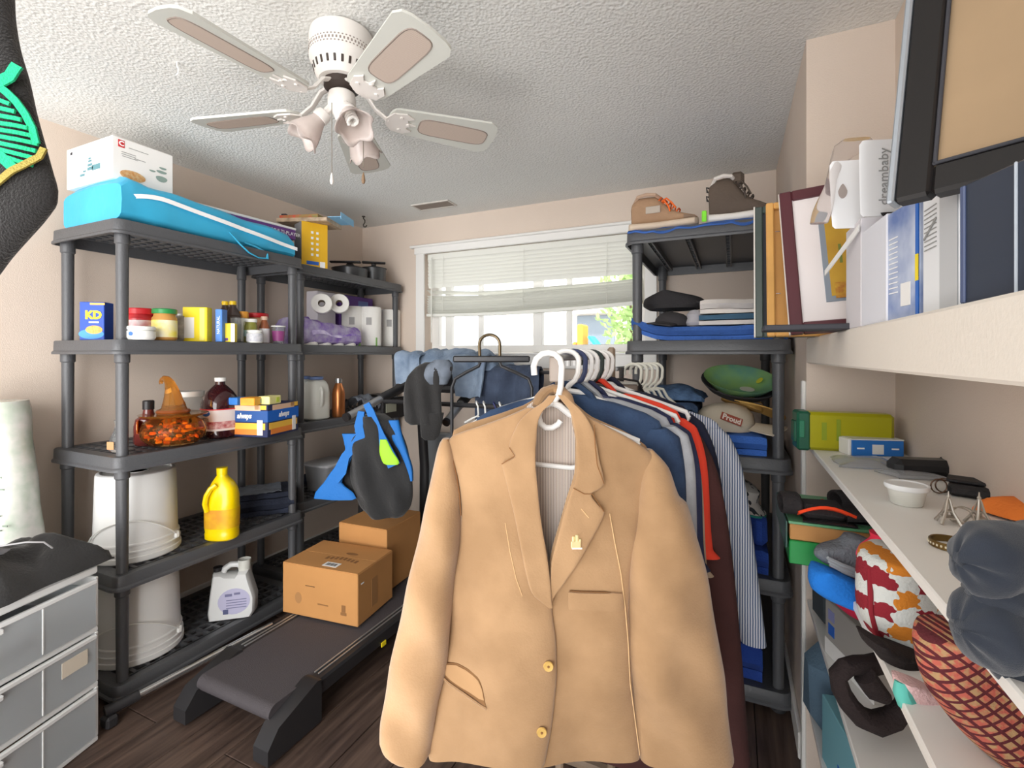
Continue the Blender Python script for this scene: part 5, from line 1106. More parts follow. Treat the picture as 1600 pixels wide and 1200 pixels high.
# its hanger
Ph = P; th_ = thing('hanger', 'white plastic hanger with a lower hook loop, carrying the tan jacket', 'hanger', P.c, P.rz, 'hangers on the garment rack')
hp = [(835, 586), (834, 572), (838, 561), (847, 553), (857, 551), (867, 553), (875, 561), (878, 572), (877, 590), (876, 605), (873, 617), (867, 626), (860, 633)]
build('hook', MB().tube([P.p(a, b, .0) for a, b in hp], .0065, 12), hw, th_)
build('lower_hook', MB().tube([P.p(a, b, -.012) for a, b in ((862, 627), (852, 630), (844, 638), (841, 649), (844, 660), (852, 667), (862, 667), (871, 662), (875, 656))], .0062, 12), hw, th_)
build('arms', MB().tube([P.p(a, b, y_) for a, b, y_ in ((722, 690, .01), (790, 662, .01), (836, 640, .005), (850, 633, .0), (862, 629, 0), (874, 634, .002), (890, 647, .01), (940, 668, .012), (1000, 692, .012))], .0075, 10), hw, th_)
build('bar', MB().tube([P.p(a, b, .006) for a, b in ((722, 690), (735, 716), (835, 726), (893, 732), (985, 716), (1000, 692))], .005, 10), hw, th_)
# ================================================================ STOCKING AT UPPER LEFT
P = Pl(20, 250, .60)
sk = thing('knit_stocking', 'black knitted stocking with green diamond pattern hanging close at the upper left', 'stocking', P.c, P.rz)
fz = mat('black_wool', '#211f1f', .98, bump=.5, bs=400, sheen=.3)
bul = lambda x, z: -.012*math.cos(max(-1.4, min(1.4, (x+.03)*12)))
build('body', MB().panel(P.rows([(-60, -60, 28), (20, -62, 30), (66, -66, 36), (95, -70, 43), (125, -76, 52), (180, -86, 64), (240, -104, 80), (275, -118, 89), (300, -130, 95), (318, -140, 94), (335, -150, 85), (352, -160, 73), (375, -168, 54), (405, -172, 29), (440, -172, 3), (480, -165, -40), (510, -150, -80)]), .035, bul, 20, 46, 4), fz, sk)
grn = mat('green_wool', '#27c389', .95, bump=.5, bs=400); gld = mat('gold_thread', '#a8964a', .5, .4, bump=.4, bs=500)
def band(name, pts, w_, m, off=.0185):
    pts2 = []
    for i in range(len(pts)-1):
        for k in range(4): pts2.append((lerp(pts[i][0], pts[i+1][0], k/4), lerp(pts[i][1], pts[i+1][1], k/4)))
    pts2.append(pts[-1]); q = [(a, b, bul(P.x(a), P.z(b))-(off if a < 60 else off-.008*(a-60)/35)) for a, b in pts2]
    return build(name, ribbon(P, q, w_, 0, .0025), m, sk)
band('green_band', [(-30, 80), (0, 112), (16, 135), (33, 152), (48, 164), (60, 176), (70, 193), (78, 213), (82, 236)], .0085, grn)
band('green_band', [(62, 122), (52, 140), (33, 152), (15, 168), (0, 180), (-30, 200)], .014, grn)
band('green_band', [(-30, 190), (0, 218), (14, 236), (30, 250), (45, 264), (58, 277)], .012, grn)
band('green_band', [(-30, 240), (-10, 262), (8, 282), (25, 298), (30, 306)], .022, grn); band('green_band', [(-20, 300), (-8, 316), (2, 330), (4, 345)], .014, grn)
for k in range(9):
    y0 = 172+k*11; xa = max(3, 30-9*k if k < 3 else 4+(k-3)*8.5); xb = min(82, 52+7*k) if k < 5 else 84-(k-5)*2
    band('green_stripe', [(xa, y0), ((xa+xb)/2, y0+5), (xb, y0+9)], .0048, grn)
band('gold_trim', [(93, 242), (88, 256), (70, 272), (55, 284), (38, 300), (22, 318), (8, 338), (-6, 362)], .008, gld, .0215)
build('hanging_loop', MB().tube([(-.03, 0, .24), (-.03, 0, .30), (-.03, 0, ZC-P.c.z)], .002, 6), fz, sk)
# ================================================================ RIGHT SHELVING UNIT GOODS
bt_ = mat('blue_towel', '#3f68b4', .95, bump=.35, bs=160, var=.15, vs=12); bt2 = mat('blue_towel_deep', '#27479a', .95, bump=.35, bs=160, var=.2)
wtf = mat('white_fabric', '#d9d2cc', .95, bump=.2, bs=80, var=.08); slate = mat('slate_fabric', '#3f6079', .9, var=.2)
t = thing('towel', 'blue cloth spread flat over the top of the right shelving unit', 'towel', (-.105, 2.25, Z1))
build('cloth', MB().sheet(lambda u, v: (-.29+.58*u, -.255+.5*v, .006+.005*noise.noise(Vector((u*9, v*7, 0)))-(.022*max(0, .06-v)/.06*(.4+abs(noise.noise(Vector((u*6, 4, 0)))))*1.6)), 40, 24, .006), bt_, t)
def shoe(lab, pl, pr, ht, mu, msole, mlace, seed, boot=False, group='shoes on top of the right shelving unit'):
    c, rz, L = edge(pl, pr); t = thing('shoe', lab, 'shoe', (c.x, c.y+.05, pl[2]), rz, group)
    def ring(x, w_, z0, z1, k=.7, lean=0.0): return [(x+lean*max(0, math.sin(2*PI*i/20))*(z1-z0), w_*math.copysign(abs(math.cos(2*PI*i/20))**k, math.cos(2*PI*i/20)), lerp(z0, z1, .5+.5*math.copysign(abs(math.sin(2*PI*i/20))**.8, math.sin(2*PI*i/20)))) for i in range(20)]
    h = L/2; sw = .048
    st = [(-h, .6, .0), (-h*.93, .85, .0), (-h*.6, .95, 0), (-h*.1, .8, 0), (h*.35, .95, 0), (h*.7, 1.0, .0), (h*.92, .75, .004), (h, .35, .010)]
    build('sole', MB().loft([ring(x, sw*w_, z, .034+(.004 if abs(x) > h*.8 else 0), .5) for x, w_, z in st]), msole, t)
    top = [(-h*.93, .55, ht*.80), (-h*.90, .7, ht*.86), (-h*.7, .85, ht*.97), (-h*.45, .86, ht*1.0), (-h*.2, .82, ht*.96 if not boot else ht*1.0), (h*.0, .8, ht*.78), (h*.2, .82, ht*.60), (h*.45, .9, ht*.45), (h*.7, .88, ht*.38), (h*.9, .68, ht*.32), (h*.98, .35, ht*.26)]
    up = build('upper', MB().loft([ring(x, sw*.93*w_, .028, z, .75, 0) for x, w_, z in top]).noise(.003, 30, seed), mu, t)
    build('collar', MB().tube([(-h*.86, 0, ht*.86), (-h*.7, -.036, ht*.97), (-h*.45, -.040, ht*1.0), (-h*.2, -.036, ht*.97), (-h*.06, 0, ht*.9), (-h*.2, .036, ht*.97), (-h*.45, .040, ht*1.0), (-h*.7, .036, ht*.97)], .008, 8, loop=True), wtf if boot else mat('tan_lining', '#b79a84', .9), t)
    build('toe_cap', MB().loft([ring(x, sw*.98*w_, .03, z, .7) for x, w_, z in ((h*.62, .93, ht*.34), (h*.8, .86, ht*.33), (h*.93, .66, ht*.28), (h*.99, .35, ht*.24))]), mat('taupe_suede', '#8a7462', .9) if not boot else mu, t)
    for k in range(5):
        x = lerp(-h*.08, h*.42, k/4); z = lerp(ht*.86, ht*.50, k/4)+.004
        build('lace', MB().tube([(x, -.032, z-.012), (x+.006, -.012, z+.004), (x+.008, .012, z+.004), (x, .032, z-.012)], .0034, 6), mlace, t)
    build('lace_loop', MB().tube([(h*.0, -.03, ht*.78), (h*.15, -.05, ht*.80), (h*.3, -.055, ht*.66), (h*.42, -.05, ht*.50)], .0035, 6), mlace, t)
    build('lace_loop', MB().tube([(h*.0, -.03, ht*.76), (h*.1, -.055, ht*.72), (h*.22, -.058, ht*.56), (h*.26, -.055, ht*.42)], .0035, 6), mlace, t)
    if not boot: build('side_patch', MB().box((-h*.25, -sw*.86, ht*.55), (.06, .004, .03), .002, M=Matrix.Rotation(0, 4, 'Y')), mat('pale_patch', '#b3a79a', .8), t)
    else:
        for k in range(2): build('heel_loop', MB().tube([(-h*.88, 0, ht*(.62+.2*k)), (-h*1.02, 0, ht*(.66+.2*k)), (-h*1.0, 0, ht*(.56+.2*k)), (-h*.88, 0, ht*(.54+.2*k))], .004, 6), blackc, t)
        build('tongue', MB().box((-h*.02, 0, ht*.95), (.05, .05, .05), .012), mu, t)
    return t
shoe('tan high-top shoe with orange laces on the blue cloth', Vector(atY(981, 355, 2.06).xy.to_3d()+Vector((0, 0, Z1+.014))), Vector(atY(1090, 350, 2.05).xy.to_3d()+Vector((0, 0, Z1+.014))), .148, mat('tan_shoe', '#a58467', .85, bump=.2, bs=120, var=.12), mat('sole_cream', '#d3bfa9', .6), mat('orange_lace', '#ee6a22', .7), 3)
shoe('dark brown boot with white collar and dark laces on the blue cloth', Vector(atY(1104, 348, 2.05).xy.to_3d()+Vector((0, 0, Z1+.014))), Vector(atY(1205, 342, 2.04).xy.to_3d()+Vector((0, 0, Z1+.014))), .178, mat('dark_boot', '#5f5248', .85, bump=.2, bs=120, var=.12), mat('sole_white', '#e4dfd8', .6), mat('dark_lace', '#4a4038', .7), 6, True)
p = atY(1100, 345, 2.02); t = thing('tag', 'small bright green tag between the two shoes', 'tag', (p.x, 2.035, Z1+.014)); build('body', MB().box((0, 0, .022), (.018, .006, .044), .003), mat('lime_tag', '#7fe02c', .5), t)
def pile(nm, lab, x0, x1, y, z, d_, layers, th, m, seed, curl=0, rz=0, cat='clothes', group=None, amp=.006):
    t = thing(nm, lab, cat, ((x0+x1)/2, y, z), rz, group); build('cloth', serp(MB(), x1-x0, d_, layers, th, seed, amp, curl=curl), m, t); return t
pile('towel', 'folded blue towels curled up at the left end, on the right unit', -.385, .185, 2.03, Z2, .40, 3, .018, bt_, 3, .15, cat='towel')
xa, xb = atY(1092, 500, 2.06).x, atY(1190, 500, 2.06).x; zt = Z2+.060
pile('shirt', 'white folded shirt under the slate blue one on the blue towels', xa, xb+.02, 2.06, zt, .26, 1, .018, wtf, 5)
pile('shirt', 'slate blue folded shirt between two white ones', xa, xb, 2.05, zt+.020, .26, 1, .022, slate, 6)
pile('shirt', 'white folded shirt stack on top of the slate blue shirt', xa+.005, xb, 2.045, zt+.044, .26, 3, .018, wtf, 9, amp=.012)
cb = mat('black_cap_fabric', '#2b292b', .9, bump=.2, bs=120)
def cap(lab, loc, rz, m, mb_=None, sz=.09, tilt=(0, 0), hh=.7, group=None, cat='cap', bl_=.075, panel=True):
    t = thing('cap', lab, cat, loc, rz, group, tilt)
    build('crown', MB().lathe([(sz, .0), (sz*1.0, sz*.25*hh*1.4), (sz*.93, sz*.6*hh*1.3), (sz*.7, sz*.9*hh*1.3), (sz*.35, sz*1.06*hh*1.3), (.004, sz*1.1*hh*1.3)], 28, sq=.92).noise(.005, 14, 2).floor(0), m, t)
    build('brim', MB().sheet(lambda u, v: ((sz*.96+bl_*v)*math.sin((u-.5)*lerp(2.6, 1.9, v))*.96, -(sz*.86+bl_*v)*math.cos((u-.5)*lerp(2.6, 1.9, v)), .006+.014*(1-abs(2*u-1)**2)-.010*v), 18, 6, .004), mb_ or m, t)
    build('button', MB().lathe([(.006, sz*1.1*hh*1.3-.002), (.005, sz*1.1*hh*1.3+.003), (.001, sz*1.1*hh*1.3+.004)], 10), m, t)
    return t
zc = Z2+.0605
cap('dark cap nearest the front in the black cap pile on the blue towels', (atY(1060, 500, 2.10).x-.03, 2.14, zc), -.9, mat('charcoal_cap', '#3b383a', .9), sz=.075, hh=.6)
t = thing('cap', 'large black flat cap lying on top of the cap pile', 'cap', (atY(1057, 490, 2.16).x, 2.20, zc+.078), .05)
build('body', MB().panel([(0, -.12, .09), (.02, -.145, .12), (.045, -.14, .10), (.065, -.10, .03), (.075, -.07, -.02)], .20, None, 14, 10, 2.6, wr=.008, seed=3), cb, t); build('brim', MB().sheet(lambda u, v: (.06+.12*u, -.08+.16*v, .028-.035*u), 8, 8, .006), cb, t)
t = thing('cap', 'pale grey knitted cap squeezed between the black caps and the white shirts', 'cap', (atY(1086, 515, 2.10).x, 2.10, zc)); build('body', MB().lathe([(.03, 0), (.036, .012), (.03, .03), (.034, .045), (.02, .062), (.002, .066)], 18), mat('pale_grey_knit', '#a9a6ab', .95), t)
# third shelf
pile('jeans', 'dark blue folded jeans at the left of the third shelf', -.385, -.13, 2.06, Z3, .34, 6, .030, mat('dark_jeans2', '#2a3850', .9, bump=.4, bs=100, col2='#41597a', vs=16), 12, 0, 0, amp=.02)
t = thing('jeans', 'crumpled blue denim with pale stitching on top of the jeans pile', 'jeans', (-.25, 2.22, Z3+.190)); build('cloth', heap(26, 22, .28, .28, .07, 21, .007), mat('dark_jeans3', '#33455f', .9, bump=.4, bs=90, col2='#5d7da6', vs=20), t)
xr0 = atY(1115, 700, 2.05).x
pile('towel', 'bright blue folded towels under the caps on the third shelf', -.12, .115, 2.03, Z3, .32, 3, .024, mat('royal_towel', '#3f70c8', .95, bump=.35, bs=160, var=.15), 17, cat='towel', amp=.008)
crm = mat('cream_cap', '#cfc3ae', .9, bump=.15, bs=150, var=.06); gdc = mat('gold_cap', '#c39a54', .9, var=.08); grc = mat('green_cap', '#7fa457', .85, col2='#5f8f78', vs=9); 
ct = Z3+.077; CS = 1.15
c = thing('cap', 'cream cap with a red-brown word patch, lowest of the cap pile on the third shelf', 'cap', (-.03, 2.16, ct), .35, 'caps on the third shelf')
build('crown', MB().lathe([(.105, 0), (.112, .03), (.104, .065), (.08, .092), (.035, .108), (.003, .110)], 28, sq=.9).noise(.006, 14, 5).floor(), crm, c)
build('brim', MB().sheet(lambda u, v: ((.10+.10*v)*math.cos(-1.1+1.4*u+.1), (.10+.085*v)*math.sin(-1.1+1.4*u-.3), .012+.022*math.sin(PI*u)-.008*v), 16, 6, .005), crm, c)
pt = build('patch', MB().box((0, 0, 0), (.085, .003, .03), .0012, M=Matrix.Translation((-.012, -.104, .055)) @ Matrix.Rotation(.36, 4, 'Y') @ Matrix.Rotation(-.25, 4, 'X')), mat('brick_patch', '#a1503f', .8), c)
tx_ = text('word', 'Proud', .030, mat('patch_white', '#efe6da', .7), c, (-.012, -.1068, .055), (PI/2-.25, .36, 0), ext=.0006, bold=.0008)
cap('golden tan cap lying on the cream cap', (.03, 2.18, ct+.095), .9, gdc, sz=.085, hh=.45, tilt=(.1, .35), group='caps on the third shelf', bl_=.09)
t = thing('cap', 'pale lilac brimmed cap peeking out below the black cap', 'cap', (.01, 2.15, ct+.130), .3, 'caps on the third shelf', (.1, .25)); build('brim', MB().lathe([(.09, .0), (.1, .004), (.09, .008), (.001, .012)], 24, sq=.8), mat('lilac_grey_cap', '#b9b0b4', .9), t)
t = thing('cap', 'black cap tucked under the green cap', 'cap', (.018, 2.178, ct+.148), .1, 'caps on the third shelf', (.48, .10)); build('crown', MB().lathe([(.02, 0), (.09, .004), (.122, .025), (.148, .055), (.146, .058), (.118, .03), (.08, .012), (.001, .008)], 28, sq=.85), cb, t)
t = thing('cap', 'green cap with watery print and yellow spot on top of the cap pile', 'cap', (.02, 2.17, ct+.163), .1, 'caps on the third shelf', (.48, .10))
build('crown', MB().lathe([(.004, 0), (.06, .002), (.1, .016), (.130, .05), (.134, .056), (.130, .055), (.096, .024), (.06, .012), (.001, .010)], 36, sq=.85, wob=lambda q, z: 1+.04*math.cos(2*PI*q*2)), grc, t)
build('yellow_spot', MB().lathe([(.015, .0), (.015, .002)], 14, M=Matrix.Translation((.075, .03, .036)) @ Matrix.Rotation(-.8, 4, 'Y')), mat('yellow_spot', '#c9c83a', .7), t)
build('pale_print', MB().lathe([(.028, .0), (.028, .002)], 16, M=Matrix.Translation((.03, -.01, .0125)) @ Matrix.Scale(.6, 4, (0, 1, 0))), mat('pale_print', '#b9b8a8', .7), t)
# fourth & bottom shelves
pile('towel', 'royal blue folded towels on the fourth shelf of the right unit', -.12, .12, 2.03, Z4, .30, 3, .03, bt2, 19, cat='towel', amp=.008)
t = thing('bag', 'black soft bag on the fourth shelf under the spotted hat', 'bag', (-.06, 2.20, Z4+.096)); build('body', MB().box((0, 0, .07), (.22, .26, .14), .05).noise(.012, 12, 4).floor(), bkf, t)
t = thing('towel', 'blue towel standing folded beside the black bag on the fourth shelf', 'towel', (.09, 2.12, Z4+.096)); build('cloth', MB().box((0, 0, .06), (.06, .14, .12), .02).noise(.005, 12, 6).floor(), bt2, t)
t = thing('hat', 'white sun hat with dark spots and teal underside on the fourth shelf', 'hat', (.0, 2.13, Z4+.245), .3, None, (.1, .30))
cow = mat('spotted_cloth', '#c9c4be', .9, col2='#c9c4be'); nt = cow.node_tree; nn = nt.nodes; vv = nn.new('ShaderNodeTexNoise'); vv.inputs['Scale'].default_value = 26
rp = nn.new('ShaderNodeValToRGB'); rp.color_ramp.interpolation = 'CONSTANT'; rp.color_ramp.elements[0].color = lin('#c9c4be'); rp.color_ramp.elements[1].color = lin('#33363c'); rp.color_ramp.elements[1].position = .60
tcc = nn.new('ShaderNodeTexCoord'); nt.links.new(tcc.outputs['Object'], vv.inputs['Vector']); nt.links.new(vv.outputs['Fac'], rp.inputs['Fac']); nt.links.new(rp.outputs['Color'], nn['Principled BSDF'].inputs['Base Color'])
build('crown', MB().lathe([(.125, .0), (.10, .018), (.085, .03), (.08, .07), (.05, .085), (.003, .088)], 28), cow, t); build('underside', MB().lathe([(.126, -.002), (.128, -.008), (.10, -.004), (.001, -.003)], 28), mat('teal_cloth', '#2a8f80', .9), t)
for k, (x0, x1, y, m_, lab) in enumerate(((-.13, .10, 2.03, bt2, 'deep blue cloth pile at the right of the bottom shelf'), (-.38, -.16, 2.03, bkf, 'black cloth pile at the left of the bottom shelf'))):
    pile('towel' if k == 0 else 'folded_clothes', lab, x0, x1, y, Z5, .3, 6, .045, m_, 23+k, cat='towel' if k == 0 else 'clothes', amp=.01)
pile('folded_clothes', 'black folded clothes at the left of the fourth shelf', -.385, -.15, 2.05, Z4, .3, 6, .035, bkf, 29, amp=.01)
# ================================================================ NICHE: LEDGE
LZ = 1.3725; A_ = lambda px, py, z, **k: atZ(px, py, z)
def basis(BL, BR, TL):
    BL, BR, TL = map(Vector, (BL, BR, TL)); x = (BR-BL); W_ = x.length; x.normalize(); z = TL-BL; z = z-x*z.dot(x); H_ = z.length; z.normalize(); y = z.cross(x)
    M = Matrix((x, y, z)).transposed().to_4x4(); M.translation = BL; return M, W_, H_
def quadthing(name, lab, cat, BL, BR, TL, group=None):
    M, W_, H_ = basis(BL, BR, TL); t = thing(name, lab, cat, M.translation, 0, group); t.rotation_euler = M.to_euler(); return t, W_, H_
def rails(t, W_, H_, b_, th, m, nm='frame_rail', bev=.003):
    build(nm, MB().box((b_/2, th/2, H_/2), (b_, th, H_), bev), m, t); build(nm, MB().box((W_-b_/2, th/2, H_/2), (b_, th, H_), bev), m, t)
    build(nm, MB().box((W_/2, th/2, b_/2), (W_-2*b_, th, b_), bev), m, t); build(nm, MB().box((W_/2, th/2, H_-b_/2), (W_-2*b_, th, b_), bev), m, t)
bl0 = Vector((atY(1180, 535, 1.60).x, 1.60, LZ))
t, W_, H_ = quadthing('picture_frame', 'thin dark green picture frame at the left end of the ledge, edge on', 'picture frame', bl0, bl0+Vector((.30, .0, 0)), bl0+Vector((-.008, .045, .40)))
rails(t, W_, H_, .022, .014, mat('dark_green_frame', '#46514c', .4)); build('gilt_edge', MB().box((-.001, .004, H_/2), (.004, .012, H_)), mat('cream_edge', '#d9d4cc', .5), t); build('backing', MB().box((W_/2, .010, H_/2), (W_-.03, .003, H_-.03)), inkk, t)
bl0 = Vector((atY(1199, 517, 1.50).x, 1.50, LZ))
t, W_, H_ = quadthing('canvas', 'stretched canvas seen from the back with bare wooden bars, beside the green frame', 'canvas', bl0, bl0+Vector((.28, 0, 0)), bl0+Vector((-.008, .06, .385)))
pine = mat('pine_wood', '#dba55c', .7, var=.12, vs=9); rails(t, W_, H_, .020, .018, pine, 'stretcher_bar'); build('canvas_back', MB().box((W_/2, .016, H_/2), (W_-.004, .002, H_-.004)), mat('linen', '#d09a5a', .9, var=.08), t)
for z in (.12, .30): build('staple', MB().box((.028, -.0005, z), (.012, .001, .0015)), mat('steel', '#cfd0d2', .25, .9), t)
bl0 = atY(1235, 517, 1.34); bl0.z = LZ
t, W_, H_ = quadthing('picture_frame', 'maroon picture frame with white mat and golden print, leaning on the ledge', 'picture frame', bl0, bl0+Vector((.290, -.02, .018)), Vector((atY(1214, 302, 1.45).x, 1.45, atY(1214, 302, 1.45).z)))
mar = mat('maroon_frame', '#5a2f36', .35); rails(t, W_, H_, .028, .020, mar); build('pale_edge', MB().box((-.001, .014, H_/2), (.003, .014, H_)), mat('pale_edge', '#d8cfc6', .5), t)
mt = build('mat_board', MB().box((W_/2, .010, H_/2), (W_-.05, .004, H_-.05)), mat('mat_board', '#efe7e6', .8), t)
build('grey_mount', MB().box((.150, .0068, H_/2+.0), (.14, .003, H_*.62)), mat('slate_mount', '#8b94a0', .7), t); pr_ = build('print', MB().box((.157, .005, H_/2+.006), (.13, .002, H_*.58)), mat('gold_print', '#d2a836', .6, col2='#b98c30', vs=6), t)
build('green_print_line', MB().box((.118, .0037, H_/2-.0), (.006, .001, .05)), mat('olive_ink', '#77803a', .6), t); build('orange_print_patch', MB().box((.125, .0037, H_/2-.095), (.05, .001, .04)), mat('rust_ink', '#b06a2a', .6, col2='#d2a836', vs=60), t)
t = thing('dark_frame_stack', 'thin dark framed boards lying under the maroon frame edge', 'frame', (.17, 1.21, LZ), 0); 
for k in range(1): build('board', MB().box((.02, .0, .006), (.26, .10, .012), .002), inkk, t)
wcard = mat('white_glossy_card', '#f3f3f4', .3)
# hang cards
P = Pl(1345, 300, .93)
t = thing('hang_card', 'white hang card with a teardrop hole in front of the maroon frame', 'package', P.c, P.rz-.15)
cd = MB().panel(P.rows([(356, 1308, 1395), (352, 1304, 1396), (256, 1300, 1396), (250, 1304, 1396)]), .004, lambda x, z: 0, 10, 12, 20); build('card', cd, wcard, t)
build('hang_hole', MB().prism([(P.x(1318)+.008*math.cos(a)*(1 if math.sin(a) < 0 else 1-.5*math.sin(a)), P.z(298)+.014*math.sin(a)) for a in [2*PI*i/20 for i in range(20)]], .0012, Matrix.Translation((0, -.0022, 0)) @ Matrix.Rotation(PI/2, 4, 'X')), mat('hole_shadow', '#a89c96', .8), t)
text('letter_print', 'd', .030, grink, t, (P.x(1357), -.0030, P.z(345)), (PI/2, -PI/2, 0))
build('plastic_sleeve', MB().panel(P.rows([(212, 1325, 1365), (222, 1312, 1372), (240, 1306, 1340), (280, 1296, 1310), (330, 1276, 1304), (345, 1274, 1300)]), .02, lambda x, z: .012, 8, 14, 4, wr=.02, seed=3), mat('thin_film', '#efe9e6', .12, trans=.85, ior=1.08), t)
P = Pl(1370, 280, .84)
t = thing('hang_card', 'taller white card with vertical lettering beside the teardrop hole card', 'package', P.c, P.rz-.1)
build('card', MB().panel(P.rows([(338, 1350, 1470), (334, 1346, 1470), (226, 1344, 1470), (219, 1349, 1470)]), .004, lambda x, z: 0, 10, 12, 20), wcard, t)
text('vertical_print', 'dreambaby', .0225, grink, t, (P.x(1379), -.0028, P.z(277)), (PI/2, -PI/2, 0))
for k in range(4): build('print_line', MB().box((P.x(1408+k*8), -.0025, P.z(320)), (.0025, .0008, .02)), grink, t)
build('black_strap', MB().panel(P.rows([(345, 1385, 1420), (338, 1374, 1430), (334, 1372, 1440)]), .006, lambda x, z: -.006, 6, 4, 4), blackc, t)
def ledgebox(name, lab, cat, pxl, pxr, pyt, X0, X1, dpt, m, bev=.0015):
    a = atX(pxl, 500, X0); b = atX(pxr, 500, X1); a.z = b.z = LZ; mid = (a+b)/2; h = (HY-pyt)*dep(mid)/FOC+CAMZ-LZ
    t, wd = carton(name, lab, cat, a, b, h, dpt, m, bev); return t, wd, h
t, wd, h = ledgebox('carton', 'narrow white box at the left of the white boxes on the ledge', 'box', 1322, 1345, 352, .212, .214, .10, mat('soft_white_card', '#dedade', .6))
t, wd, h = ledgebox('carton', 'white box under the hang cards on the ledge', 'box', 1346, 1385, 350, .214, .22, .14, mat('cool_white_card', '#e6e7ef', .5)); build('open_flap', MB().sheet(lambda u, v: (-wd/2-.17*u, -.004-.02*u, h+.004-.055*u+.012*v), 6, 2, .002), white, t)
t, wd, h = ledgebox('booklet', 'blue and white booklet box with dense print beside the white box', 'book', 1387, 1436, 322, .222, .236, .14, mat('booklet_blue', '#5f79b4', .35, col2='#e6ecf6', vs=9))
build('yellow_block', MB().box((wd/2-.004, -.0008, h*.42), (.008, .001, h*.22)), yel, t); build('blue_spine', MB().box((wd/2-.004, -.0004, h/2), (.008, .001, h)), mat('spine_blue', '#1763c0', .4), t)
for k in range(12): build('text_line', MB().box((-wd*.28, -.0008, h*.75-k*h*.045), (wd*.3, .0008, .0016)), whink, t)
build('white_panel', MB().box((wd*.12, -.0008, h*.22), (wd*.3, .001, h*.2)), white, t)
t, wd, h = ledgebox('book', 'white book with small print between the blue booklet and the black binder', 'book', 1442, 1498, 296, .236, .240, .14, mat('book_white', '#eef0f3', .4))
build('grey_side', MB().box((wd*.26, -.0006, h/2), (wd*.46, .001, h)), mat('light_grey_card', '#c5c7ca', .5), t)
for k in range(10): build('text_line', MB().box((-wd*.25, -.0008, h*.9-k*.006), (wd*.36, .0008, .0012)), grink, t)
build('swoosh', MB().box((0, 0, 0), (wd*.42, .001, .003), M=Matrix.Translation((-wd*.25, -.0012, h*.72)) @ Matrix.Rotation(-.5, 4, 'Y')), grink, t)
t, wd, h = ledgebox('binder', 'dark blue-grey binder with white letters nearest on the ledge', 'binder', 1502, 1650, 262, .216, .245, .12, mat('binder_dark', '#363c49', .3))
build('spine_ridge', MB().box((-wd/2+.004, -.001, h/2), (.006, .003, h*.98), .001), mat('binder_edge', '#4d5878', .3), t)
build('highlight_seam', MB().box((wd*.145, -.001, h/2), (.0025, .003, h), .001), mat('highlight_grey', '#aab2bc', .3), t)  # pale strip paints the highlight line along the binder
[build('letter_print', MB().box((wd*.30, -.0009, h*(.90-k*.052)), (.012-.001*(k % 3), .001, .0042+.0022*(k == 0)), .0004), whink, t) for k in range(9)]
# big frame back
BL, BR = at(1394, 316, .58), at(1600, 277, .483); BR.z = BL.z; d = (BR-BL).normalized(); up = at(1411, 66, .605)-BL
t, W_, H_ = quadthing('picture_frame', 'large black picture frame seen from behind with brown paper backing, leaning on the binder', 'picture frame', BL, BL+d*.285, BL+up*1.7)
fb = mat('black_frame', '#171414', .35); rails(t, W_, H_, .036, .022, fb, bev=.004); build('silver_edge', MB().box((-.003, .010, H_/2), (.008, .022, H_), .002), mat('silver_edge', '#a9b0b8', .3, .5), t)
build('paper_backing', MB().box((W_/2, .008, H_/2), (W_-.06, .003, H_-.06)), mat('brown_paper', '#a1886a', .85, var=.08, vs=6, bump=.1, bs=12), t)
build('bevel', MB().box((W_/2, .003, .0375), (W_-.07, .004, .004), .001).box((.0375, .003, H_/2), (.004, .004, H_-.07), .001), inkk, t)
build('hanging_clip', MB().tube([(.07, .004, .245), (.078, -.004, .235), (.09, -.004, .237), (.094, .004, .25)], .003, 6), whp, t)
# ================================================================ NICHE SHELF 1
S1, S2, S3, S4 = 1.0495, .8495, .5645, .2545
gcap = mat('dark_green_plastic', '#1f5a44', .35); ylg = mat('lime_translucent', '#b9b316', .3, trans=.15)
t, wd = carton('pencil_case', 'yellow-green plastic case with dark green latched lid on the upper niche shelf', 'case', (.178, 1.60, S1), (.40, 1.62, S1), .108, .06, ylg, .008, part='case')
build('lid', MB().box((-wd/2+.006, .03, .054), (.035, .068, .112), .006), gcap, t); build('latch', MB().box((-wd/2-.0, -.007, .06), (.014, .006, .05), .002), mat('mid_green', '#2f7a5c', .3), t)
build('side_print', MB().box((-.055, -.0008, .055), (.012, .001, .05)).box((-.02, -.0008, .06), (.01, .001, .06)).box((.03, -.0008, .035), (.05, .001, .008)), mat('green_ink', '#8f9f1c', .6), t); build('handle_clip', MB().box((-wd/2-.013, .03, .05), (.008, .04, .06), .002), gcap, t)
a, b = atZ(1331, 712, S1), atZ(1413, 714, S1)
t, wd = carton('carton', 'small blue and white packet in front of the yellow-green case', 'box', a, b, .042, .05, mat('packet_blue', '#2b78cc', .45), .002); plate(t, 'white_square', white, .0, .018, .028, .026); plate(t, 'white_text', whink, -wd*.33, .02, .018, .004); plate(t, 'white_text', whink, wd*.33, .02, .018, .004); topplate(t, 'white_top', mat('crinkled_white', '#dfe2e4', .4), 0, .025, .0435, wd, .05, .003); build('white_end', MB().box((-wd/2-.004, .025, .022), (.008, .05, .044), .002), white, t)
film2 = mat('clear_film', '#e6e8ec', .12, trans=.75, ior=1.12)
def film(lab, px, py, wx_, wy_, h, seed, rz=0, z=S1, m=None, nm='plastic_bag', cat='bag'):
    p = atZ(px, py, z); t = thing(nm, lab, cat, (p.x, p.y, z), rz); build('film' if nm == 'plastic_bag' else 'cloth', heap(26, 20, wx_, wy_, h, seed, .003), m or film2, t, ang=80); return t
film('clear plastic bag lying flat in front of the blue packet', 1345, 725, .12, .11, .018, 4)
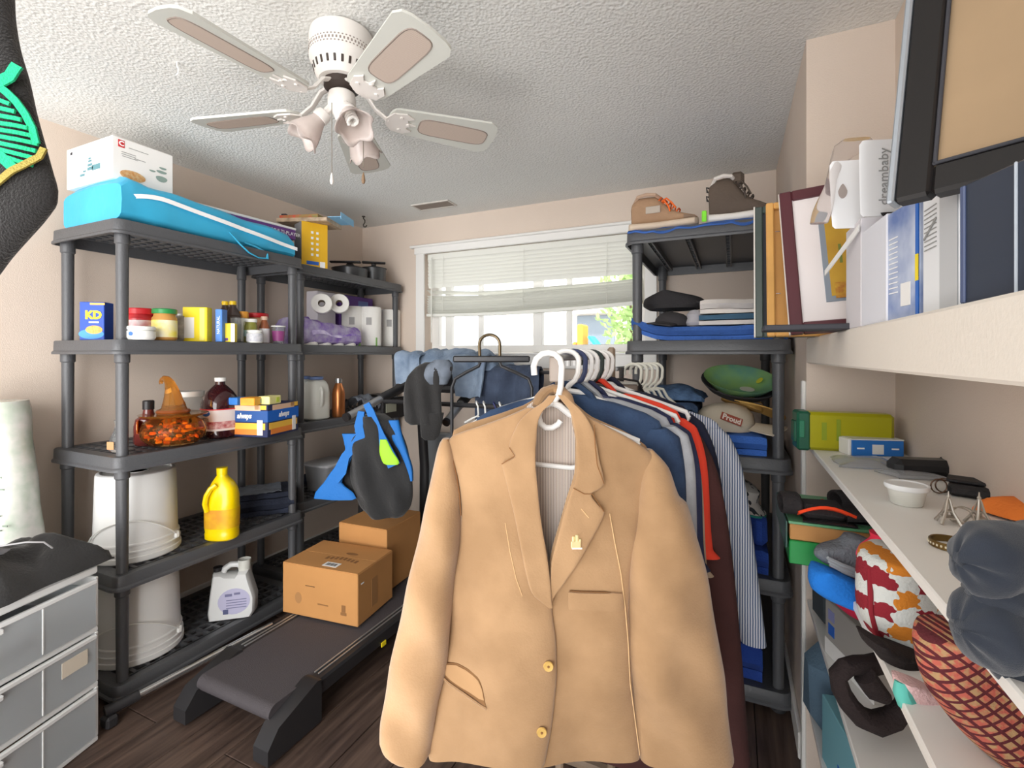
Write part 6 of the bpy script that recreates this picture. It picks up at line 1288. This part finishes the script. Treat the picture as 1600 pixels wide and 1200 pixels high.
film('second clear plastic sleeve lying behind the white tub', 1425, 745, .10, .07, .014, 7, .3)
film('clear bag with tan cards at the back of the upper niche shelf', 1580, 770, .10, .08, .02, 9, .9)
p = atZ(1440, 742, S1); t = thing('case', 'black hard eyeglass case lying on the upper niche shelf', 'case', (p.x, p.y, S1), .25); build('body', MB().box((0, 0, .019), (.125, .055, .036), .012), mat('gloss_black', '#232427', .3), t); build('lid', MB().box((.052, .0, .021), (.03, .058, .038), .012), mat('satin_black', '#2c2d30', .5), t)
p = atZ(1520, 778, S1); t = thing('wallet', 'black leather wallet stack to the right of the white tub', 'wallet', (p.x+.012, p.y+.012, S1), -.35); build('body', MB().box((0, 0, .012), (.085, .06, .022), .006), mat('black_leather', '#252427', .6, bump=.3, bs=200), t); build('flap', MB().box((-.005, .01, .027), (.08, .05, .006), .002), mat('black_leather', '#252427', .6), t)
p = atZ(1467, 772, S1); t = thing('glasses', 'small round metal-rimmed glasses beside the wallet', 'glasses', (p.x, p.y, S1), .2)
brs = mat('bronze_wire', '#6a5244', .3, .7)
for k in (0, 1): build('rim', MB().tube([(.0135*math.cos(a)+k*.012, .008*k, .0155+.0135*math.sin(a)) for a in [2*PI*i/20 for i in range(20)]], .0013, 6, loop=True), brs, t)
build('temple', MB().tube([(.0, .0, .028), (.03, .012, .024), (.05, .02, .003)], .0014, 6), brs, t)
p = atZ(1423, 793, S1); t = thing('tub', 'small round clear tub with white lid on the upper niche shelf', 'tub', (p.x, p.y+.022, S1)); build('body', MB().lathe([(.022, 0), (.024, .002), (.029, .030), (.027, .030), (.021, .004), (.001, .003)], 28), milky, t); build('lid', MB().lathe([(.0315, .028), (.033, .031), (.033, .037), (.030, .0375), (.028, .0355), (.001, .0355)], 32), mat('lid_white', '#eef0f1', .35), t)
pew = mat('pewter', '#b9b2a8', .35, .6)
for k, (px, py, lab) in enumerate(((1482, 818, 'pewter Paris tower keychain on the left, near the tub'), (1530, 820, 'pewter Paris tower keychain on the right, near the orange cloth'))):
    p = atZ(px, py, S1); t = thing('keychain', lab.replace('Paris tower', 'lattice tower'), 'keychain', (p.x, p.y, S1), .3*k, 'tower keychains')
    m_ = MB()
    for sx in (-1, 1):
        for sy in (-1, 1): m_.tube([(sx*.0125, sy*.0125, .001), (sx*.0085, sy*.0085, .010), (sx*.0045, sy*.0045, .020), (sx*.0018, sy*.0018, .036), (0, 0, .045)], [.0028, .0024, .002, .0016, .001], 6)
    build('tower', m_, pew, t)
    build('platform', MB().box((0, 0, .0105), (.020, .020, .0022), .0006), pew, t); build('platform', MB().box((0, 0, .0205), (.012, .012, .002), .0006), pew, t); build('spire', MB().lathe([(.0022, .040), (.003, .043), (.0012, .046), (.0008, .052)], 8), pew, t)
    build('key_ring', MB().tube([(.018*math.cos(a)*.9+(.016 if k == 0 else -.018), .004+.006*math.sin(a), .013+.012*math.sin(a)) for a in [2*PI*i/24 for i in range(24)]], .0011, 6, loop=True), pew, t)
p = atZ(1482, 858, S1); t = thing('bangle', 'bronze bangle with pale studs beside the dark fleece', 'bangle', (p.x+.006, p.y+.01, S1))
build('band', MB().lathe([(.0235, 0), (.0245, .001), (.0245, .009), (.0235, .010), (.0222, .009), (.0222, .001)], 40, cap=False), mat('bronze', '#7a6238', .3, .8), t)
for k in range(30): build('stud', MB().box((.0247*math.cos(2*PI*k/30), .0247*math.sin(2*PI*k/30), .005), (.0012, .0024, .003), .0004, 2*PI*k/30), mat('stud_pale', '#e6dcc2', .4), t)
orf = mat('orange_cloth', '#ef8236', .9, bump=.2, bs=100)
p = atZ(1598, 812, S1); t = thing('orange_cloth', 'bright orange cloth heaped at the right of the tower keychains', 'cloth', (p.x+.02, p.y+.02, S1), .8); build('cloth', heap(30, 24, .12, .10, .038, 13, .005), orf, t, ang=80)
fle = mat('navy_fleece', '#2a303b', .98, bump=.25, bs=1200, sheen=.3, var=.12, vs=30)
P = Pl(1575, 930, .415); t = thing('fleece_garment', 'dark blue-grey fleece bundle hanging over the shelf edge, nearest at right', 'clothes', P.c, P.rz)
def roll(cx, cz, rx_, rz__, L0, L1, m, nm, seed, tilt=0.0):
    rg = []
    for i in range(31):
        u = i/30; x = lerp(L0, L1, u); e = math.sin(min(1, u*4.2+.12)*PI/2)*math.sin(min(1, (1-u)*4.2+.3)*PI/2)
        rg.append([(x+.006*noise.noise(Vector((u*4, a*2, seed))), rx_*e*math.cos(a)+.004*noise.noise(Vector((u*5, a, seed))), cz+tilt*u+rz__*e*math.sin(a)+.005*noise.noise(Vector((u*4, a*1.3, seed+5)))) for a in [2*PI*k/40 for k in range(40)]])
    return build(nm, MB().loft(rg), m, t, ang=90)
roll(0, P.z(875), .030, .031, P.x(1497), P.x(1700), fle, 'upper_fold', 1)
roll(0, P.z(925), .026, .022, P.x(1516), P.x(1700), fle, 'middle_fold', 4)
roll(0, P.z(980), .032, .036, P.x(1500), P.x(1700), fle, 'lower_fold', 7, -.004)
roll(0, P.z(1030), .022, .022, P.x(1545), P.x(1700), fle, 'hanging_fold', 9, -.004)
build('pale_hem', MB().tube([P.p(1548, 888, -.034), P.p(1565, 897, -.036), P.p(1600, 905, -.036)], .0018, 6), mat('pale_piping', '#c9c9cc', .6), t)
# ================================================================ NICHE SHELF 2
grb = mat('green_box', '#1f8f45', .5); grl = mat('green_lid', '#5f9a70', .35)
t = thing('shoe_box', 'bright green box, bottom of the stack jutting from the middle niche shelf', 'box', (.268, 1.375, S2)); build('body', MB().box((0, 0, .026), (.305, .25, .052), .002), grb, t)
t = thing('cardboard_tray', 'plain brown cardboard tray between the green box and its lid', 'box', (.266, 1.378, S2+.0525)); build('body', MB().box((0, 0, .0185), (.298, .245, .037), .002), kraft, t)
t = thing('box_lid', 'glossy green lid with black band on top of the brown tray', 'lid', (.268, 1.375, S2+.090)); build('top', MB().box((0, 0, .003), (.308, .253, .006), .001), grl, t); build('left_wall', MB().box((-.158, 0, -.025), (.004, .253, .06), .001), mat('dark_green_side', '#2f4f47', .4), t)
build('black_band', MB().box((.03, -.05, .0065), (.20, .08, .001)), inkk, t)
glv = mat('black_glove', '#2c2829', .95, bump=.4, bs=200, var=.15)
def glove(lab, loc, rz, m, m2, z, seed, gp='gloves in the niche'):
    t = thing('glove', lab, 'glove', (loc[0], loc[1], z), rz, gp)
    build('palm', MB().box((0, 0, .017), (.10, .085, .034), .016).noise(.005, 22, seed).floor(0), m, t)
    for k in range(4): build('finger', MB().tube([(.04, -.032+.021*k, .016), (.075, -.034+.023*k, .020), (.105-.008*abs(k-1.5), -.036+.024*k, .012)], [.012, .0115, .008], 8).floor(0), m, t)
    build('thumb', MB().tube([(-.01, .035, .014), (.015, .058, .016), (.045, .066, .011)], [.013, .012, .008], 8).floor(0), m2, t)
    build('cuff', MB().lathe([(.026, 0), (.030, .004), (.030, .035), (.027, .04), (.022, .038), (.022, .003)], 18, sq=1.35, M=Matrix.Translation((-.045, 0, .0285)) @ Matrix.Scale(.8, 4, (0, 0, 1)) @ Matrix.Rotation(-PI/2, 4, 'Y')), m, t)
    build('accent', MB().sheet(lambda u, v: (-.055+.11*u, -.040+.02*v-.004, .020+.016*math.sin(PI*u)-.01*v), 8, 4, .006), m2, t)
    return t
olace = mat('orange_red_fabric', '#f0471c', .9)
glove('black glove with bright orange trim on the green lid', (.185, 1.30), .1, glv, olace, S2+.0975, 3)
glove('all black glove lying further back on the green lid', (.30, 1.38), .3, glv, glv, S2+.0975, 5)
film('glossy black plastic sheet under the orange trimmed glove', 1262, 808, .10, .05, .004, 31, 0, S2+.0975, mat('black_film', '#2a2a2c', .25)).location = (.19, 1.272, S2+.0975)
gk2 = mat('grey_knit', '#6f7379', .95, bump=.5, bs=180, var=.15)
def blob(name, lab, cat, px, py, t_, rows, th, m, wr=.01, seed=1, pw=2.6, part='cloth', rzoff=0):
    P = Pl(px, py, t_); t = thing(name, lab, cat, P.c, P.rz+rzoff); build(part, MB().panel(P.rows(rows), th, None, 26, 36, pw, wr=wr, seed=seed), m, t, ang=85); return t, P
t, P = blob('beanie', 'crimson beanie tucked under the grey knitted gloves', 'beanie', 1330, 920, 1.0, [(880, 1310, 1370), (895, 1300, 1372), (915, 1295, 1370), (935, 1300, 1365), (958, 1322, 1368), (966, 1340, 1366)], .07, mat('crimson_fleece', '#a11235', .95, var=.2), seed=4)
t, P = blob('fleece_roll', 'bright blue rolled fleece hanging over the middle niche shelf', 'clothes', 1303, 912, .955, [(886, 1275, 1292), (892, 1268, 1310), (905, 1265, 1335), (918, 1268, 1345), (930, 1282, 1346), (940, 1305, 1346), (946, 1325, 1345)], .06, mat('bright_blue_fleece', '#1d74cf', .95, bump=.3, bs=200), seed=2)
t, P = blob('knit_gloves', 'grey knitted gloves in front of the green box', 'gloves', 1320, 868, .975, [(838, 1325, 1350), (848, 1312, 1364), (858, 1278, 1368), (866, 1274, 1368), (878, 1285, 1368), (890, 1310, 1366), (900, 1330, 1360)], .05, gk2, .016, 6)
for k in range(3): build('knit_cuff', MB().tube([P.p(1278+k*2, 862+k*5, -.03), P.p(1300+k*2, 872+k*6, -.032), P.p(1330, 884+k*5, -.03)], .0035, 6), mat('pale_knit', '#9a9ea2', .95), t)
t, P = blob('scarf', 'pinkish red cloth above the patterned hat', 'scarf', 1390, 856, .90, [(835, 1366, 1400), (842, 1366, 1418), (855, 1345, 1432), (868, 1340, 1440), (880, 1350, 1430)], .05, mat('hot_pink_red', '#e8284a', .85, col2='#f2607a', vs=10), .014, 8)
def blocks(name, cell, c0, c1, c2):
    m = mat(name, '#ffffff', .92, bump=.3, bs=250); nt = m.node_tree; n = nt.nodes; lk = nt.links.new
    tc = n.new('ShaderNodeTexCoord'); nd = n.new('ShaderNodeTexNoise'); nd.inputs['Scale'].default_value = 2.2/cell; nd.inputs['Detail'].default_value = 1
    ad = n.new('ShaderNodeVectorMath'); ad.operation = 'MULTIPLY_ADD'; ad.inputs[1].default_value = (cell*.75,)*3; lk(tc.outputs['Object'], ad.inputs[2]); lk(tc.outputs['Object'], nd.inputs['Vector']); lk(nd.outputs['Color'], ad.inputs[0])
    sx = n.new('ShaderNodeSeparateXYZ'); lk(ad.outputs[0], sx.inputs[0])
    def M(op, a, b=None):
        k = n.new('ShaderNodeMath'); k.operation = op
        for i, q in enumerate((a, b)):
            if q is None: continue
            if isinstance(q, (int, float)): k.inputs[i].default_value = q
            else: lk(q, k.inputs[i])
        return k.outputs[0]
    i = M('FLOOR', M('DIVIDE', sx.outputs['X'], cell)); j = M('FLOOR', M('DIVIDE', sx.outputs['Z'], cell*.85))
    sm = M('ADD', i, j); par = M('FLOORED_MODULO', sm, 2.0); alt = M('FLOORED_MODULO', j, 2.0)
    m1 = n.new('ShaderNodeMix'); m1.data_type = 'RGBA'; m1.inputs['A'].default_value = lin(c1); m1.inputs['B'].default_value = lin(c2); lk(alt, m1.inputs['Factor'])
    m2 = n.new('ShaderNodeMix'); m2.data_type = 'RGBA'; m2.inputs['A'].default_value = lin(c0); lk(m1.outputs['Result'], m2.inputs['B']); lk(par, m2.inputs['Factor'])
    lk(m2.outputs['Result'], n['Principled BSDF'].inputs['Base Color']); return m
t, P = blob('patterned_hat', 'knitted hat with white, maroon and orange flower blocks on the middle niche shelf', 'hat', 1430, 940, .80, [(862, 1385, 1425), (868, 1358, 1450), (885, 1350, 1470), (910, 1346, 1490), (940, 1345, 1503), (965, 1350, 1512), (985, 1360, 1515), (1005, 1375, 1510), (1018, 1395, 1480), (1022, 1410, 1460)], .11, blocks('flower_blocks', .030, '#d3d6d2', '#8a1f2c', '#d08028'), .006, 3, 3.0, 'knit')
build('edge_trim', MB().tube([P.p(1352, 885, -.01), P.p(1346, 915, -.02), P.p(1347, 945, -.02), P.p(1354, 975, -.02), P.p(1370, 1000, -.02)], .004, 8), mat('maroon_knit', '#8a1f2c', .95), t)
t, P = blob('black_scarf', 'black scarf slipping over the shelf edge under the patterned hat', 'scarf', 1400, 1030, .74, [(998, 1358, 1372), (1010, 1360, 1395), (1022, 1372, 1440), (1038, 1385, 1445), (1055, 1405, 1460), (1080, 1430, 1475), (1110, 1450, 1500), (1150, 1470, 1520)], .06, mat('black_knit', '#231c1c', .95, bump=.4, bs=180), .01, 5)
t, P = blob('sock', 'pink fluffy sock with turquoise ends on the middle niche shelf', 'sock', 1442, 1090, .665, [(1060, 1402, 1420), (1066, 1400, 1440), (1080, 1404, 1465), (1095, 1412, 1480), (1108, 1425, 1484), (1118, 1445, 1482), (1122, 1465, 1478)], .035, mat('pale_pink_fleece', '#e2bcbb', .98, bump=.5, bs=300), .004, 2)
build('turquoise_end', MB().tube([P.p(1405, 1062, -.004), P.p(1404, 1076, -.006), P.p(1412, 1094, -.006), P.p(1424, 1108, -.004)], [.008, .011, .012, .008], 10), mat('turquoise_fleece', '#5fb9ac', .98), t); build('turquoise_end', MB().tube([P.p(1482, 1098, 0), P.p(1481, 1112, 0), P.p(1470, 1121, 0)], [.007, .009, .007], 10), mat('turquoise_fleece', '#5fb9ac', .98), t)
# lattice pouch
lm_ = mat('lattice_cloth', '#7a2a2e', .9, bump=.3, bs=250); nt = lm_.node_tree; n = nt.nodes; tc = n.new('ShaderNodeTexCoord'); outs = []
for rot in (math.radians(38), math.radians(-38)):
    mp = n.new('ShaderNodeMapping'); mp.inputs['Rotation'].default_value = (0, rot, 0); wv = n.new('ShaderNodeTexWave'); wv.bands_direction = 'Z'; wv.inputs['Scale'].default_value = 27; wv.inputs['Distortion'].default_value = .4
    gt = n.new('ShaderNodeMath'); gt.operation = 'GREATER_THAN'; gt.inputs[1].default_value = .80
    nt.links.new(tc.outputs['Object'], mp.inputs['Vector']); nt.links.new(mp.outputs['Vector'], wv.inputs['Vector']); nt.links.new(wv.outputs['Fac'], gt.inputs[0]); outs.append(gt.outputs[0])
mxx = n.new('ShaderNodeMath'); mxx.operation = 'MAXIMUM'; nt.links.new(outs[0], mxx.inputs[0]); nt.links.new(outs[1], mxx.inputs[1])
nz = n.new('ShaderNodeTexNoise'); nz.inputs['Scale'].default_value = 110; r = n.new('ShaderNodeValToRGB'); r.color_ramp.elements[0].position = .42; r.color_ramp.elements[1].position = .58; r.color_ramp.elements[0].color = lin('#bb5f50'); r.color_ramp.elements[1].color = lin('#b28f66')
mc = n.new('ShaderNodeMix'); mc.data_type = 'RGBA'; mc.inputs['B'].default_value = lin('#5a1f26')
nt.links.new(tc.outputs['Object'], nz.inputs['Vector']); nt.links.new(nz.outputs['Fac'], r.inputs['Fac']); nt.links.new(mxx.outputs[0], mc.inputs['Factor']); nt.links.new(r.outputs['Color'], mc.inputs['A']); nt.links.new(mc.outputs['Result'], n['Principled BSDF'].inputs['Base Color'])
t, P = blob('lattice_bag', 'coral and maroon lattice patterned soft bag below the navy fleece', 'bag', 1520, 1060, .56, [(985, 1450, 1530), (992, 1442, 1545), (1010, 1436, 1570), (1030, 1436, 1620), (1050, 1440, 1640), (1075, 1450, 1650), (1100, 1468, 1660), (1130, 1492, 1660), (1160, 1520, 1660), (1185, 1550, 1650)], .07, lm_, .006, 3, 3.0, 'cloth')
# shelf 3
a, b = Vector((.214, 1.40, S3)), Vector((.262, 1.19, S3)); a = atZ(1287, 1008, S3); b = atZ(1366, 1032, S3)
a = Vector((.214, 1.45, S3)); b = atY(1366, 1030, 1.27); b.z = S3
t, wd = carton('carton', 'white and grey box with script lettering and small blue squares in the niche', 'box', a, b, .135, .10, mat('warm_grey_card', '#a9a49e', .6), .002)
plate(t, 'white_band', white, 0, .02, wd, .040); text('script_print', 'Laug', .030, inkk, t, (.035, -.002, .026), FRONT, shear=.3)
plate(t, 'blue_square', blue, -wd/2+.028, .068, .026, .028); plate(t, 'lilac_square', mat('lilac_print', '#8f93c4', .5), -wd/2+.028, .104, .026, .026)
t = thing('slate_pouch', 'slate grey soft pouch squeezed left of the white and grey box', 'pouch', (.245, 1.60, S3), .2); build('body', MB().box((0, 0, .085), (.06, .13, .17), .022).noise(.006, 14, 2).floor(), mat('slate_cloth', '#4a5054', .9), t)
blk3 = mat('black_brown_knit', '#2a2020', .95, bump=.4, bs=180)
P = Pl(1350, 1085, .93); t = thing('scarf', 'black scarf lying in a loop on the lower niche shelf', 'scarf', P.c, P.rz)
build('loop', MB().tube([P.p(a_, b_, y_) for a_, b_, y_ in ((1400, 1050, .03), (1370, 1050, .02), (1345, 1044, .01), (1322, 1042, 0), (1309, 1055, 0), (1314, 1078, 0), (1328, 1102, 0), (1345, 1120, 0), (1370, 1130, 0), (1395, 1122, 0), (1412, 1105, 0), (1416, 1085, 0))], [.022, .022, .02, .018, .018, .02, .022, .024, .026, .024, .02, .016], 12, flat=.8), blk3, t)
build('end', MB().tube([P.p(1345, 1050, -.01), P.p(1360, 1072, -.012), P.p(1378, 1085, -.01)], [.02, .02, .012], 10), blk3, t)
t, wd = carton('carton', 'pale turquoise box on the lowest niche shelf', 'box', (.214, 1.50, S4), (.26, 1.25, S4), .17, .12, mat('turquoise_card', '#7fb7c4', .5), .002); plate(t, 'blue_mark', blue, -.01, .05, .03, .03)
t = thing('denim_bundle', 'faded blue denim bundle on the lowest niche shelf', 'clothes', (.24, 1.62, S4), .1); build('cloth', MB().box((0, 0, .12), (.1, .14, .24), .045).noise(.012, 12, 7).floor(), mat('faded_denim', '#5c7488', .9, bump=.3, bs=100), t)
t = thing('dark_bundle', 'black cloth bundle on the lowest niche shelf behind the turquoise box', 'clothes', (.36, 1.60, S4), .1); build('cloth', MB().box((0, 0, .14), (.1, .2, .26), .045).noise(.012, 12, 9).floor(), bkf, t)
